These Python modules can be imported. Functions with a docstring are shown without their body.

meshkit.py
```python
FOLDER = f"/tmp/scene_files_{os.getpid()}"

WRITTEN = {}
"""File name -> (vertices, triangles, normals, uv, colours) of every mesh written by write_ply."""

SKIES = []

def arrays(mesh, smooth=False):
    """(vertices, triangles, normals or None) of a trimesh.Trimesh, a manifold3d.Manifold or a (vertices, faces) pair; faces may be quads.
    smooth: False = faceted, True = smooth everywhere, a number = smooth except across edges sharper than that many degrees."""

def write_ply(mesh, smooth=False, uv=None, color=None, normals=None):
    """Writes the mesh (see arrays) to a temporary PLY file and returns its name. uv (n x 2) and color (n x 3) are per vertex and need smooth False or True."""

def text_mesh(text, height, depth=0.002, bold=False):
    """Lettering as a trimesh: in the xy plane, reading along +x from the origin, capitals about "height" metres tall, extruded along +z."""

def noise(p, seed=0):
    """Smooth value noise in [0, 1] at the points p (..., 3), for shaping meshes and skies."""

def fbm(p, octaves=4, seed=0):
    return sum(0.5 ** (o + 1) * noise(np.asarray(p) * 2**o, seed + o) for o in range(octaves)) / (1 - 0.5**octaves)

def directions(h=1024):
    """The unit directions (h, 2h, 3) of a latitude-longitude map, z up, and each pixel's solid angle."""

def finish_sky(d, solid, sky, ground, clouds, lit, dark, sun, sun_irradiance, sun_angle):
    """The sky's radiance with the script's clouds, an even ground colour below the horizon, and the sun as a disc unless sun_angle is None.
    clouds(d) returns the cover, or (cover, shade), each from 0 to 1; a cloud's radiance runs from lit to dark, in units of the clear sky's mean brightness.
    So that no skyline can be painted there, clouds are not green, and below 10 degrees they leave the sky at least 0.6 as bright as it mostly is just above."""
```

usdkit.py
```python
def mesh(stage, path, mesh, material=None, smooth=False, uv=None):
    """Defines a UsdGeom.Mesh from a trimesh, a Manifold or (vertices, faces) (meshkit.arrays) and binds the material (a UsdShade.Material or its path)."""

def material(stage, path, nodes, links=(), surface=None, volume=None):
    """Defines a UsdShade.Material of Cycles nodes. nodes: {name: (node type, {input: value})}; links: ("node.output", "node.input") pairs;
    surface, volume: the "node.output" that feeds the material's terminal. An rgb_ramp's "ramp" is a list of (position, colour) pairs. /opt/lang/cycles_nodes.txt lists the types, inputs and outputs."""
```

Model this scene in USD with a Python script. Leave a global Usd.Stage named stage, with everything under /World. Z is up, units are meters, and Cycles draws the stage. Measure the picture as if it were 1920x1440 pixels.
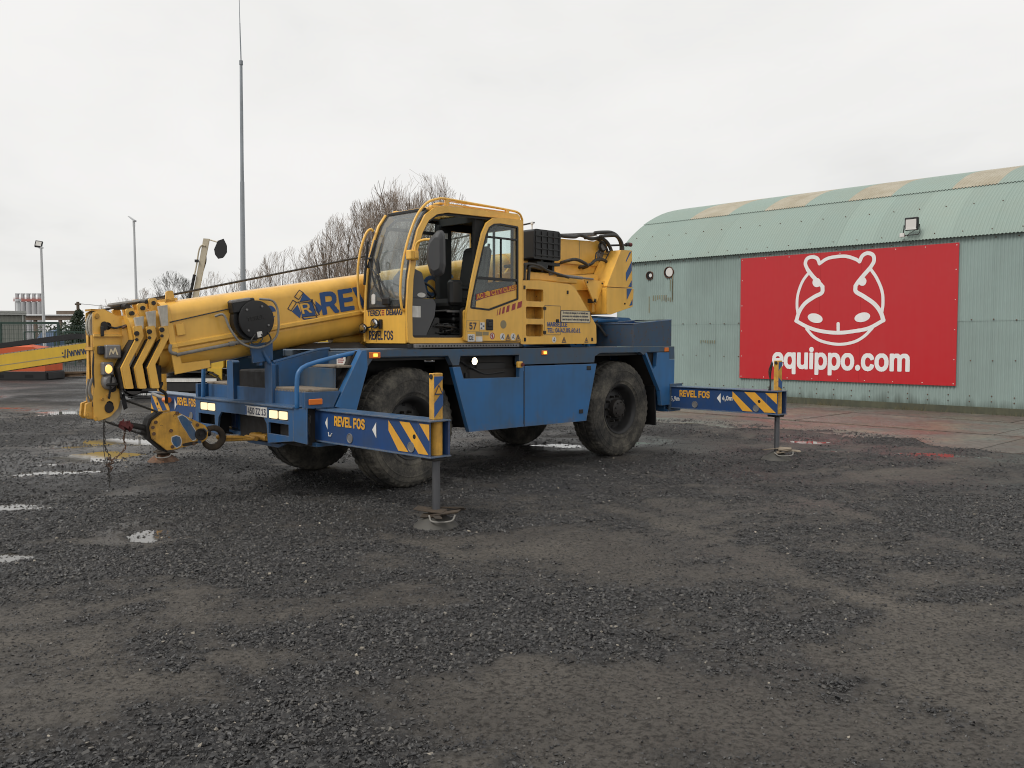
import math, random
import numpy as np, trimesh, usdkit, meshkit
from pxr import Usd, UsdGeom, UsdLux, UsdShade, Sdf, Gf, Vt
from shapely.geometry import Polygon, Point, LineString, box as sbox
from shapely import affinity, union_all
from scipy.spatial.transform import Rotation as R3

stage = Usd.Stage.CreateInMemory()
UsdGeom.SetStageUpAxis(stage, "Z"); UsdGeom.SetStageMetersPerUnit(stage, 1.0)
UsdGeom.Xform.Define(stage, "/World"); UsdGeom.Scope.Define(stage, "/World/Looks")
PI = math.pi

# ------------------------------------------------------------------ camera
CAM_H = 1.723
cam = UsdGeom.Camera.Define(stage, "/World/camera")
cam.AddTranslateOp().Set(Gf.Vec3d(0, 0, CAM_H))
cam.AddRotateXOp().Set(90 - math.degrees(math.atan(86.5 / 1643)))
cam.CreateHorizontalApertureAttr(36.0); cam.CreateVerticalApertureAttr(27.0)
cam.CreateFocalLengthAttr(1643 / 1920 * 36.0)
cam.CreateClippingRangeAttr(Gf.Vec2f(0.05, 5000))
cam.CreateExposureAttr(0.28)

# ------------------------------------------------------------------ sky and (veiled) sun
SUN_DIR = np.array([-0.55, -0.45, 0.85]); SUN_DIR = SUN_DIR / np.linalg.norm(SUN_DIR)
SUN_EL = math.asin(SUN_DIR[2]); SUN_ROT = math.atan2(SUN_DIR[0], SUN_DIR[1])
sky_mat = usdkit.material(stage, "/World/Looks/overcast_sky", {
    "sky": ("sky_texture", {"sky_type": "single_scattering", "sun_disc": False, "sun_elevation": SUN_EL, "sun_rotation": SUN_ROT}),
    "tc": ("texture_coordinate", {}),
    "map": ("mapping", {"scale": (1.3, 1.3, 3.2), "location": (3.1, 0.4, 0.0)}),
    "n1": ("noise_texture", {"scale": 1.35, "detail": 6, "roughness": 0.52, "distortion": 0.25}),
    "r1": ("rgb_ramp", {"ramp": [(0.0, (4.7, 4.7, 4.7)), (0.32, (5.85, 5.83, 5.76)), (0.46, (7.15, 7.1, 6.95)), (0.60, (7.6, 7.5, 7.35)), (1.0, (7.9, 7.8, 7.6))]}),
    "mix": ("mix_color", {"fac": 0.97}),
    "bg": ("background_shader", {"strength": 0.1}),
}, [("tc.generated", "map.vector"), ("map.vector", "n1.vector"), ("n1.fac", "r1.fac"), ("sky.color", "mix.a"), ("r1.color", "mix.b"),
    ("mix.result", "bg.color")], surface="bg.background")
sky = UsdLux.DomeLight.Define(stage, "/World/sky")
UsdShade.MaterialBindingAPI.Apply(sky.GetPrim()).Bind(sky_mat)
sun = UsdLux.DistantLight.Define(stage, "/World/sun")
sun.CreateIntensityAttr(0.4); sun.CreateAngleAttr(22.0); sun.CreateNormalizeAttr(True); sun.CreateColorAttr(Gf.Vec3f(1.0, 0.97, 0.92))
_q = R3.align_vectors([SUN_DIR], [[0, 0, 1]])[0].as_quat()
sun.AddOrientOp().Set(Gf.Quatf(float(_q[3]), float(_q[0]), float(_q[1]), float(_q[2])))

# ------------------------------------------------------------------ prim helpers
USED = set()
def numbered(parent, name):
    p, k = f"{parent}/{name}", 0
    while p in USED:
        k += 1; p = f"{parent}/{name}_{k:03d}"
    USED.add(p); return p
for _n in ("camera", "sky", "sun", "Looks"): USED.add("/World/" + _n)

def meta(prim, label=None, cat=None, group=None, kind=None):
    for k, v in (("label", label), ("category", cat), ("group", group), ("kind", kind)):
        if v: prim.SetCustomDataByKey(k, v)
    return prim
meta(sky.GetPrim(), "pale grey overcast sky", "sky", kind="structure")

def thing(name, label, cat, loc=(0, 0, 0), rotz=0, group=None, kind=None):
    x = UsdGeom.Xform.Define(stage, numbered("/World", name))
    x.AddTranslateOp().Set(Gf.Vec3d(*map(float, loc))); x.AddRotateZOp().Set(math.degrees(rotz))
    return meta(x.GetPrim(), label, cat, group, kind)

def group_part(parent, name, label=None):
    x = UsdGeom.Xform.Define(stage, numbered(str(parent.GetPath()), name))
    return meta(x.GetPrim(), label)

def obj(parent, name, mesh, mat, smooth=False, label=None, cat=None, group=None, kind=None):
    """one Mesh prim under parent (None = /World)"""
    base = "/World" if parent is None else str(parent.GetPath())
    m = usdkit.mesh(stage, numbered(base, name), mesh.tm() if isinstance(mesh, MB) else mesh, MAT[mat], smooth=smooth)
    return meta(m.GetPrim(), label, cat, group, kind)

# ------------------------------------------------------------------ mesh helpers
def tf(mesh, M):
    m = mesh.tm() if isinstance(mesh, MB) else mesh.copy()
    m.apply_transform(M); return m
def tmat(loc=(0, 0, 0), eul=(0, 0, 0)):
    M = np.eye(4); M[:3, :3] = R3.from_euler("xyz", eul).as_matrix(); M[:3, 3] = loc; return M
def rnd(poly, r):
    p = poly if hasattr(poly, "buffer") else Polygon(poly)
    return p.buffer(-r, quad_segs=4).buffer(2 * r, quad_segs=4).buffer(-r, quad_segs=4)
def frame(d):
    d = np.asarray(d, float); d = d / max(np.linalg.norm(d), 1e-9)
    a = np.array([0, 0, 1.0]) if abs(d[2]) < 0.9 else np.array([1.0, 0, 0])
    u = np.cross(a, d); u /= np.linalg.norm(u); return u, np.cross(d, u), d

class MB:
    """collects shapes; becomes ONE mesh"""
    def __init__(s): s.v, s.f, s.n = [], [], 0
    def add(s, v, f):
        s.v.append(np.asarray(v, float)); s.f.append(np.asarray(f, int) + s.n); s.n += len(v); return s
    def mesh(s, m): return s.add(m.vertices, m.faces)
    def tm(s): return trimesh.Trimesh(np.vstack(s.v), np.vstack(s.f), process=False)
    def box(s, x0, x1, y0, y1, z0, z1, c=0.0):
        x0, x1 = sorted((x0, x1)); y0, y1 = sorted((y0, y1)); z0, z1 = sorted((z0, z1))
        if c <= 0:
            m = trimesh.creation.box(bounds=[[x0, y0, z0], [x1, y1, z1]]); return s.mesh(m)
        c = min(c, (x1 - x0) / 2.01, (y1 - y0) / 2.01, (z1 - z0) / 2.01); pts = []
        for X, sx in ((x0, 1), (x1, -1)):
            for Y, sy in ((y0, 1), (y1, -1)):
                for Z, sz in ((z0, 1), (z1, -1)):
                    pts += [(X, Y + sy * c, Z + sz * c), (X + sx * c, Y, Z + sz * c), (X + sx * c, Y + sy * c, Z)]
        return s.hull(pts)
    def hull(s, pts):
        return s.mesh(trimesh.convex.convex_hull(np.asarray(pts, float)))
    def ext(s, poly, ax, a0, a1):
        poly = poly if hasattr(poly, "geom_type") else Polygon(poly)
        if a1 < a0: a0, a1 = a1, a0
        for g in getattr(poly, "geoms", [poly]):
            if g.area < 1e-9: continue
            m = trimesh.creation.extrude_polygon(g, a1 - a0, engine="earcut")
            v, f = np.array(m.vertices), np.array(m.faces); v[:, 2] += a0
            if ax == "y": v = v[:, [0, 2, 1]]; f = f[:, ::-1]
            elif ax == "x": v = v[:, [2, 0, 1]]
            s.add(v, f)
        return s
    def cyl(s, p0, p1, r0, r1=None, n=16, cap=True):
        r1 = r0 if r1 is None else r1; p0, p1 = np.asarray(p0, float), np.asarray(p1, float)
        u, w, d = frame(p1 - p0); a = np.arange(n) / n * 2 * PI
        ring = np.cos(a)[:, None] * u + np.sin(a)[:, None] * w
        v = np.vstack([p0 + r0 * ring, p1 + r1 * ring]); i = np.arange(n); j = (i + 1) % n
        f = np.vstack([np.c_[i, j, j + n], np.c_[i, j + n, i + n]])
        if cap:
            v = np.vstack([v, p0, p1]); f = np.vstack([f, np.c_[j, i, np.full(n, 2 * n)], np.c_[i + n, j + n, np.full(n, 2 * n + 1)]])
        return s.add(v, f)
    def tube(s, pts, r, n=8, closed=False):
        pts = np.asarray(pts, float); k = len(pts); rr = np.broadcast_to(np.asarray(r, float), (k,))
        tan = np.gradient(pts, axis=0) if not closed else np.roll(pts, -1, 0) - np.roll(pts, 1, 0)
        tan /= np.maximum(np.linalg.norm(tan, axis=1, keepdims=True), 1e-9)
        u, _, _ = frame(tan[0]); a = np.arange(n) / n * 2 * PI; rings = []
        for q in range(k):
            u = u - tan[q] * np.dot(u, tan[q]); u /= max(np.linalg.norm(u), 1e-9); w = np.cross(tan[q], u)
            rings.append(pts[q] + rr[q] * (np.cos(a)[:, None] * u + np.sin(a)[:, None] * w))
        v = np.vstack(rings); f = []; i = np.arange(n); j = (i + 1) % n
        for q in range(k if closed else k - 1):
            A, B = q * n, ((q + 1) % k) * n
            f += [np.c_[i + A, j + A, j + B], np.c_[i + A, j + B, i + B]]
        if not closed:
            v = np.vstack([v, pts[0], pts[-1]]); f += [np.c_[j, i, np.full(n, k * n)], np.c_[i + (k - 1) * n, j + (k - 1) * n, np.full(n, k * n + 1)]]
        return s.add(v, np.vstack(f))
    def lathe(s, prof, n=48, c=(0, 0, 0), axis=(0, 0, 1), wob=None):
        """prof: (radius, height along axis)"""
        u, w, d = frame(axis); c = np.asarray(c, float); a = np.arange(n) / n * 2 * PI
        ring = np.cos(a)[:, None] * u + np.sin(a)[:, None] * w; v = []
        for k, (r, h) in enumerate(prof):
            rr = np.full(n, r) if wob is None else wob(k, r, a)
            v.append(c + rr[:, None] * ring + h * d)
        v = np.vstack(v); f = []; i = np.arange(n); j = (i + 1) % n
        for q in range(len(prof) - 1):
            f += [np.c_[i + q * n, j + q * n, j + (q + 1) * n], np.c_[i + q * n, j + (q + 1) * n, i + (q + 1) * n]]
        return s.add(v, np.vstack(f))
def spline(pts, n=8):
    """Catmull-Rom through the points"""
    P = np.asarray(pts, float); P = np.vstack([2 * P[0] - P[1], P, 2 * P[-1] - P[-2]]); out = []
    t = np.linspace(0, 1, n, endpoint=False)[:, None]
    for i in range(1, len(P) - 2):
        a, b, c, d = P[i - 1:i + 3]
        out.append(0.5 * (2 * b + (c - a) * t + (2 * a - 5 * b + 4 * c - d) * t ** 2 + (3 * b - a - 3 * c + d) * t ** 3))
    return np.vstack(out + [P[-2][None]])
def text_poly(txt, bold=True):
    """the lettering as a flat outline, capitals 1 high"""
    m = meshkit.text_mesh(txt, 1.0, 0.01, bold); t = m.triangles[m.face_normals[:, 2] > 0.9][:, :, :2]
    return union_all([Polygon(q).buffer(0.0015) for q in t]).buffer(-0.001)
_TP = {}
def text(txt, h, origin, right, up, xs=1.0, bold=True, depth=0.0015, lift=0.002, weight=0.012):
    """lettering as a thin plate; weight thickens the strokes (in cap heights)"""
    if (txt, bold) not in _TP: _TP[(txt, bold)] = text_poly(txt, bold)
    p = affinity.scale(_TP[(txt, bold)], h * xs, h, origin=(0, 0))
    return decal(p.buffer(weight * h, quad_segs=2).simplify(h * .01), origin, right, up, lift, depth)
def decal(poly, origin, right, up, lift=0.002, depth=0.0015):
    right, up = np.asarray(right, float), np.asarray(up, float); right /= np.linalg.norm(right); up /= np.linalg.norm(up)
    nrm = np.cross(right, up); b = MB().ext(poly, "z", lift, lift + depth).tm(); v = np.array(b.vertices)
    return trimesh.Trimesh(np.asarray(origin, float) + v[:, :1] * right + v[:, 1:2] * up + v[:, 2:3] * nrm, b.faces, process=False)

# ------------------------------------------------------------------ materials
MAT = {}
def paint(name, col, dirt=(0.09, 0.075, 0.055), amt=0.35, rough=0.38, scale=3.0, metal=0.0, bevel=0.005, streak=0.5, bump=0.0, chips=None, chip_at=0.7, coat=0.0, var=0.0, edge=None, splash=None):
    """painted or bare surface: large stains, vertical streaks, optional chips, rounded edges"""
    n = {"g": ("geometry", {}), "m1": ("mapping", {"scale": (scale, scale, scale)}),
         "n1": ("noise_texture", {"scale": 1.0, "detail": 6, "roughness": 0.62}),
         "m2": ("mapping", {"scale": (scale * 5, scale * 5, scale * 0.35)}), "n2": ("noise_texture", {"scale": 1.0, "detail": 4, "roughness": 0.6}),
         "add": ("math", {"math_type": "multiply_add", "value2": streak}),
         "r": ("rgb_ramp", {"ramp": [(0.42 + 0.22 * streak, (0, 0, 0)), (0.85 + 0.35 * streak if streak < .4 else 1.0, (1, 1, 1))]}),
         "f": ("math", {"math_type": "multiply", "value2": amt, "use_clamp": True}),
         "c": ("mix_color", {"a": col, "b": dirt}),
         "rr": ("math", {"math_type": "multiply_add", "value2": 0.45, "value3": rough, "use_clamp": True}),
         "p": ("principled_bsdf", {"metallic": metal, "coat_weight": coat, "coat_roughness": 0.12})}
    l = [("g.position", "m1.vector"), ("m1.vector", "n1.vector"), ("g.position", "m2.vector"), ("m2.vector", "n2.vector"),
         ("n2.fac", "add.value1"), ("n1.fac", "add.value3"), ("add.value", "r.fac"), ("r.color", "f.value1"), ("f.value", "c.fac"),
         ("f.value", "rr.value1"), ("rr.value", "p.roughness")]
    last = "c.result"
    if var:
        n["oi"] = ("object_info", {}); n["vr"] = ("math", {"math_type": "multiply_add", "value2": 2 * var, "value3": 1 - var})
        n["hv"] = ("hsv", {}); l += [("oi.random", "vr.value1"), ("vr.value", "hv.value"), (last, "hv.color")]; last = "hv.color"
    if chips:
        n["n3"] = ("noise_texture", {"scale": 22.0, "detail": 5, "roughness": 0.7}); n["r3"] = ("rgb_ramp", {"ramp": [(chip_at - 0.03, (0, 0, 0)), (chip_at, (1, 1, 1))]})
        n["c3"] = ("mix_color", {"b": chips}); l += [("g.position", "n3.vector"), ("n3.fac", "r3.fac"), ("r3.color", "c3.fac"), (last, "c3.a")]; last = "c3.result"
    if splash:      # dried mud thrown up on the lower parts: (fully clean above z, colour)
        n.update({"sz": ("separate_xyz", {}), "s1": ("math", {"math_type": "multiply_add", "value2": -1.1, "value3": splash[0] * 1.1 - 0.5}), "s2": ("math", {"math_type": "multiply_add", "value2": 1.3}), "n5": ("noise_texture", {"scale": 7.0, "detail": 7, "roughness": 0.72}),
                  "s3": ("rgb_ramp", {"ramp": [(0.55, (0, 0, 0)), (0.95, (0.75, 0.75, 0.75))]}), "s4": ("mix_color", {"b": splash[1]})})
        l += [("g.position", "sz.vector"), ("sz.z", "s1.value1"), ("g.position", "n5.vector"), ("n5.fac", "s2.value1"), ("s1.value", "s2.value3"), ("s2.value", "s3.fac"), ("s3.color", "s4.fac"), (last, "s4.a")]; last = "s4.result"
    if edge and bevel:  # paint rubbed off along the edges
        n.update({"be": ("bevel", {"radius": 0.014, "samples": 4}), "ed": ("vector_math", {"math_type": "dot_product"}), "e1": ("math", {"math_type": "multiply_add", "value2": -5.0, "value3": 4.95}), "n6": ("noise_texture", {"scale": 14.0, "detail": 6, "roughness": 0.7}),
                  "e2": ("math", {"math_type": "multiply", "use_clamp": True}), "e3": ("rgb_ramp", {"ramp": [(0.46, (0, 0, 0)), (0.62, (0.85, 0.85, 0.85))]}), "e4": ("mix_color", {"b": edge})})
        l += [("be.bevel", "ed.vector1"), ("g.true_normal", "ed.vector2"), ("ed.value", "e1.value1"), ("g.position", "n6.vector"), ("n6.fac", "e2.value1"), ("e1.value", "e2.value2"), ("e2.value", "e3.fac"), ("e3.color", "e4.fac"), (last, "e4.a")]; last = "e4.result"
    l.append((last, "p.base_color")); nn = None
    if bevel: n["bv"] = ("bevel", {"radius": bevel, "samples": 4}); nn = "bv.bevel"
    if bump:
        n["n4"] = ("noise_texture", {"scale": 45.0, "detail": 4}); n["bp"] = ("bump", {"strength": bump, "distance": 0.004})
        l += [("g.position", "n4.vector"), ("n4.fac", "bp.height")]
        if nn: l.append((nn, "bp.normal"))
        nn = "bp.normal"
    if nn: l.append((nn, "p.normal"))
    MAT[name] = usdkit.material(stage, "/World/Looks/" + name, n, l, surface="p.BSDF")
def plain(name, col, rough=0.6, metal=0.0, emit=None, strength=0.0, **k):
    MAT[name] = usdkit.material(stage, "/World/Looks/" + name, {"p": ("principled_bsdf", {"base_color": col, "roughness": rough, "metallic": metal,
        **({"emission_color": emit, "emission_strength": strength} if emit else {}), **k})}, [], surface="p.BSDF")
def pane(name, tint=(0.9, 0.95, 0.93), r0=0.045, dirt=0.0):
    """window pane: clear, with a mirror part that grows at glancing angles (the same from both of its faces)"""
    n = {"g": ("geometry", {}), "d": ("vector_math", {"math_type": "dot_product"}), "a": ("math", {"math_type": "absolute"}), "i": ("math", {"math_type": "subtract", "value1": 1.0}),
         "p": ("math", {"math_type": "power", "value2": 5.0}), "s": ("math", {"math_type": "multiply_add", "value2": 0.9, "value3": r0, "use_clamp": True}),
         "t": ("transparent_bsdf", {"color": tint}), "gl": ("glossy_bsdf", {"roughness": 0.015, "color": (1, 1, 1)}), "m": ("mix_closure", {})}
    l = [("g.incoming", "d.vector1"), ("g.normal", "d.vector2"), ("d.value", "a.value1"), ("a.value", "i.value2"), ("i.value", "p.value1"), ("p.value", "s.value1"), ("s.value", "m.fac"), ("t.BSDF", "m.closure1"), ("gl.BSDF", "m.closure2")]; out = "m.closure"
    if dirt:
        n["no"] = ("noise_texture", {"scale": 2.2, "detail": 5}); n["mu"] = ("math", {"math_type": "multiply", "value2": dirt})
        n["df"] = ("diffuse_bsdf", {"color": (0.35, 0.36, 0.35)}); n["m2"] = ("mix_closure", {})
        l += [("g.position", "no.vector"), ("no.fac", "mu.value1"), ("mu.value", "m2.fac"), ("m.closure", "m2.closure1"), ("df.BSDF", "m2.closure2")]; out = "m2.closure"
    MAT[name] = usdkit.material(stage, "/World/Looks/" + name, n, l, surface=out)

paint("crane_yellow", (0.87, 0.492, 0.082), dirt=(0.36, 0.20, 0.05), amt=0.5, rough=0.3, scale=1.6, chips=(0.16, 0.085, 0.04), chip_at=0.745, coat=0.2, edge=(0.22, 0.12, 0.05))
paint("worn_yellow", (0.78, 0.415, 0.055), dirt=(0.13, 0.075, 0.035), amt=0.75, rough=0.42, scale=5, chips=(0.09, 0.05, 0.03), chip_at=0.66, bump=0.15, edge=(0.10, 0.055, 0.03))
paint("crane_blue", (0.020, 0.130, 0.335), dirt=(0.045, 0.085, 0.12), amt=0.6, rough=0.33, scale=2.0, chips=(0.14, 0.12, 0.10), chip_at=0.74, coat=0.15, edge=(0.20, 0.20, 0.20), splash=(1.05, (0.115, 0.10, 0.08)))
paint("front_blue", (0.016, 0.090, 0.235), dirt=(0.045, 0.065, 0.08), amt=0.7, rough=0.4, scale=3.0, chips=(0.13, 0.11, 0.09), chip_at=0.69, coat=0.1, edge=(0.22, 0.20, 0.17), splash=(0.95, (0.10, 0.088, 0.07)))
paint("beam_blue", (0.010, 0.050, 0.170), dirt=(0.03, 0.045, 0.065), amt=0.5, rough=0.36, scale=3, chips=(0.13, 0.10, 0.08), chip_at=0.73, edge=(0.25, 0.22, 0.19), splash=(0.86, (0.10, 0.088, 0.07)))
paint("worn_blue", (0.026, 0.10, 0.22), dirt=(0.15, 0.14, 0.12), amt=0.6, rough=0.22, scale=5, chips=(0.10, 0.07, 0.05), chip_at=0.68, bump=0.08, edge=(0.26, 0.22, 0.17))
paint("deck_blue", (0.022, 0.075, 0.15), dirt=(0.085, 0.085, 0.08), amt=0.8, rough=0.42, scale=3.0, chips=(0.07, 0.045, 0.035), chip_at=0.66, edge=(0.24, 0.20, 0.15))
paint("box_blue", (0.016, 0.058, 0.125), dirt=(0.075, 0.075, 0.07), amt=0.7, rough=0.45, scale=3.0, chips=(0.075, 0.05, 0.035), chip_at=0.615, edge=(0.14, 0.10, 0.07))
paint("black_steel", (0.009, 0.009, 0.010), dirt=(0.03, 0.027, 0.024), amt=0.5, rough=0.42, scale=6, bump=0.1)
paint("black_plastic", (0.006, 0.006, 0.007), dirt=(0.022, 0.021, 0.020), amt=0.35, rough=0.4, scale=5)
paint("grey_plastic", (0.075, 0.078, 0.085), dirt=(0.10, 0.095, 0.09), amt=0.4, rough=0.5, scale=5)
paint("mirror_grey", (0.035, 0.036, 0.039), dirt=(0.06, 0.058, 0.055), amt=0.4, rough=0.45, scale=5)
paint("foot_steel", (0.048, 0.047, 0.044), dirt=(0.085, 0.077, 0.062), amt=0.7, rough=0.5, scale=7, bump=0.2, bevel=0.003)
paint("old_mat", (0.020, 0.017, 0.014), dirt=(0.10, 0.07, 0.045), amt=0.8, rough=0.8, scale=9, bump=0.5)
paint("seat_fabric", (0.008, 0.008, 0.009), dirt=(0.02, 0.019, 0.018), amt=0.5, rough=0.9, scale=6, bump=0.3)
paint("cab_lining", (0.016, 0.017, 0.018), dirt=(0.035, 0.033, 0.03), amt=0.5, rough=0.75, scale=4)
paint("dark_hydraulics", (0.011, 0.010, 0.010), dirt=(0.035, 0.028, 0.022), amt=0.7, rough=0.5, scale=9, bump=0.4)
paint("rusty_steel", (0.15, 0.085, 0.05), dirt=(0.05, 0.035, 0.03), amt=0.8, rough=0.75, scale=8, bump=0.5, chips=(0.22, 0.10, 0.05), chip_at=0.6)
paint("grey_steel", (0.22, 0.22, 0.225), dirt=(0.12, 0.10, 0.085), amt=0.6, rough=0.4, scale=6, metal=0.4, bump=0.1)
paint("rod_steel", (0.15, 0.155, 0.17), dirt=(0.09, 0.085, 0.08), amt=0.5, rough=0.28, scale=6, metal=0.75, bevel=0)
paint("pale_nylon", (0.55, 0.52, 0.45), dirt=(0.2, 0.17, 0.13), amt=0.6, rough=0.55, scale=8)
paint("galvanised", (0.30, 0.33, 0.36), dirt=(0.20, 0.21, 0.22), amt=0.5, rough=0.5, scale=1.5, metal=0.25, bevel=0)
paint("tread_plate", (0.26, 0.21, 0.155), dirt=(0.12, 0.10, 0.08), amt=0.8, rough=0.7, scale=9, bump=0.4)
paint("decal_white", (0.72, 0.71, 0.68), dirt=(0.3, 0.27, 0.22), amt=0.5, rough=0.5, scale=8, bevel=0)
paint("decal_cream", (0.72, 0.62, 0.42), dirt=(0.4, 0.33, 0.22), amt=0.5, rough=0.5, scale=8, bevel=0)
paint("decal_blue", (0.020, 0.085, 0.26), dirt=(0.05, 0.08, 0.14), amt=0.5, rough=0.4, scale=5, bevel=0)
paint("decal_navy", (0.018, 0.03, 0.07), amt=0.3, rough=0.45, scale=6, bevel=0)
paint("decal_yellow", (0.72, 0.36, 0.03), dirt=(0.3, 0.16, 0.05), amt=0.4, rough=0.45, scale=5, bevel=0)
paint("decal_red", (0.33, 0.035, 0.045), dirt=(0.2, 0.06, 0.05), amt=0.4, rough=0.45, scale=6, bevel=0)
paint("decal_grey", (0.30, 0.25, 0.14), amt=0.3, rough=0.6, bevel=0)
paint("red_tape", (0.14, 0.016, 0.015), dirt=(0.05, 0.02, 0.02), amt=0.8, rough=0.5, scale=12, bump=0.5)
paint("wire_rope", (0.035, 0.033, 0.032), amt=0.5, rough=0.5, scale=20, bevel=0, metal=0.3)
paint("hose_rubber", (0.015, 0.015, 0.016), amt=0.4, rough=0.45, scale=10, bevel=0)
paint("hose_grey", (0.24, 0.23, 0.21), dirt=(0.1, 0.09, 0.08), amt=0.6, rough=0.5, scale=10, bevel=0)
plain("lamp_lens", (0.25, 0.2, 0.12), 0.15, emit=(1.0, 0.80, 0.46), strength=1.0)
plain("lamp_glow", (0.9, 0.8, 0.6), 0.2, emit=(1.0, 0.82, 0.55), strength=3.0)
plain("amber_lens", (0.65, 0.16, 0.02), 0.2)
plain("amber_lit", (0.8, 0.3, 0.03), 0.2, emit=(1.0, 0.45, 0.07), strength=1.6)
plain("warm_lit", (0.4, 0.2, 0.06), 0.2, emit=(1.0, 0.55, 0.16), strength=1.15)
plain("chrome", (0.6, 0.6, 0.6), 0.15, 1.0)
plain("dark_void", (0.006, 0.006, 0.007), 0.9)
plain("mirror_glass", (0.7, 0.72, 0.75), 0.03, 1.0)
pane("cab_glass", (0.90, 0.95, 0.94), 0.04, dirt=0.02)
pane("screen_glass", (0.93, 0.955, 0.955), 0.05, dirt=0.16)

# tyre: black rubber under dried mud
MAT["tyre_rubber"] = usdkit.material(stage, "/World/Looks/tyre_rubber", {
    "g": ("geometry", {}), "n": ("noise_texture", {"scale": 4.0, "detail": 7, "roughness": 0.65}), "n2": ("noise_texture", {"scale": 38.0, "detail": 4, "roughness": 0.7}),
    "a": ("math", {"math_type": "multiply_add", "value2": 0.35}),
    "r": ("rgb_ramp", {"ramp": [(0.51, (0.014, 0.0138, 0.0135)), (0.66, (0.048, 0.044, 0.038)), (0.85, (0.135, 0.122, 0.098))]}),
    "b": ("bump", {"strength": 0.5, "distance": 0.006}), "p": ("principled_bsdf", {"roughness": 0.85})},
    [("g.position", "n.vector"), ("g.position", "n2.vector"), ("n2.fac", "a.value1"), ("n.fac", "a.value3"), ("a.value", "r.fac"), ("r.color", "p.base_color"), ("n2.fac", "b.height"), ("b.normal", "p.normal")], surface="p.BSDF")
# ================================================================== GROUND
def sstep(a, b, x):
    t = np.clip((x - a) / (b - a), 0, 1); return t * t * (3 - 2 * t)
CX, CY, CYAW = -0.56, 12.217, math.radians(224.7)       # crane's place on the yard
# puddles: centre x, y, half length, half width, turn
PUDDLES = [(-6.0, 12.7, 0.9, 0.8, 0.1), (-3.2, 7.7, 0.28, 0.36, 0.3), (-4.1, 6.85, 0.5, 0.2, 0.2), (-3.75, 6.25, 0.45, 0.14, 0.1), (-5.0, 9.0, 0.6, 0.3, 0.1), (-5.9, 11.2, 0.6, 0.35, 0.15),
           (-10.2, 20.4, 1.1, 0.9, 0.0), (-11.2, 27.5, 1.0, 2.0, 0.1), (-16.5, 25.0, 1.3, 1.2, 0.0), (-13.0, 21.2, 1.2, 0.9, 0.1), (-19.0, 29.0, 1.2, 1.2, 0.0),
           (0.75, 14.2, 0.5, 0.5, 0.0), (-2.6, 15.3, 0.9, 1.0, 0.3), (1.9, 14.6, 0.45, 0.45, 0.0), (-2.25, 9.6, 0.14, 0.16, 0), (-6.6, 14.6, 0.8, 0.8, 0.0),
           (6.4, 12.9, 0.7, 0.4, -0.4), (5.0, 13.4, 0.4, 0.18, -0.2), (5.0, 14.6, 0.5, 0.35, -0.6), (8.0, 12.0, 0.7, 0.3, -0.3)]
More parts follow.
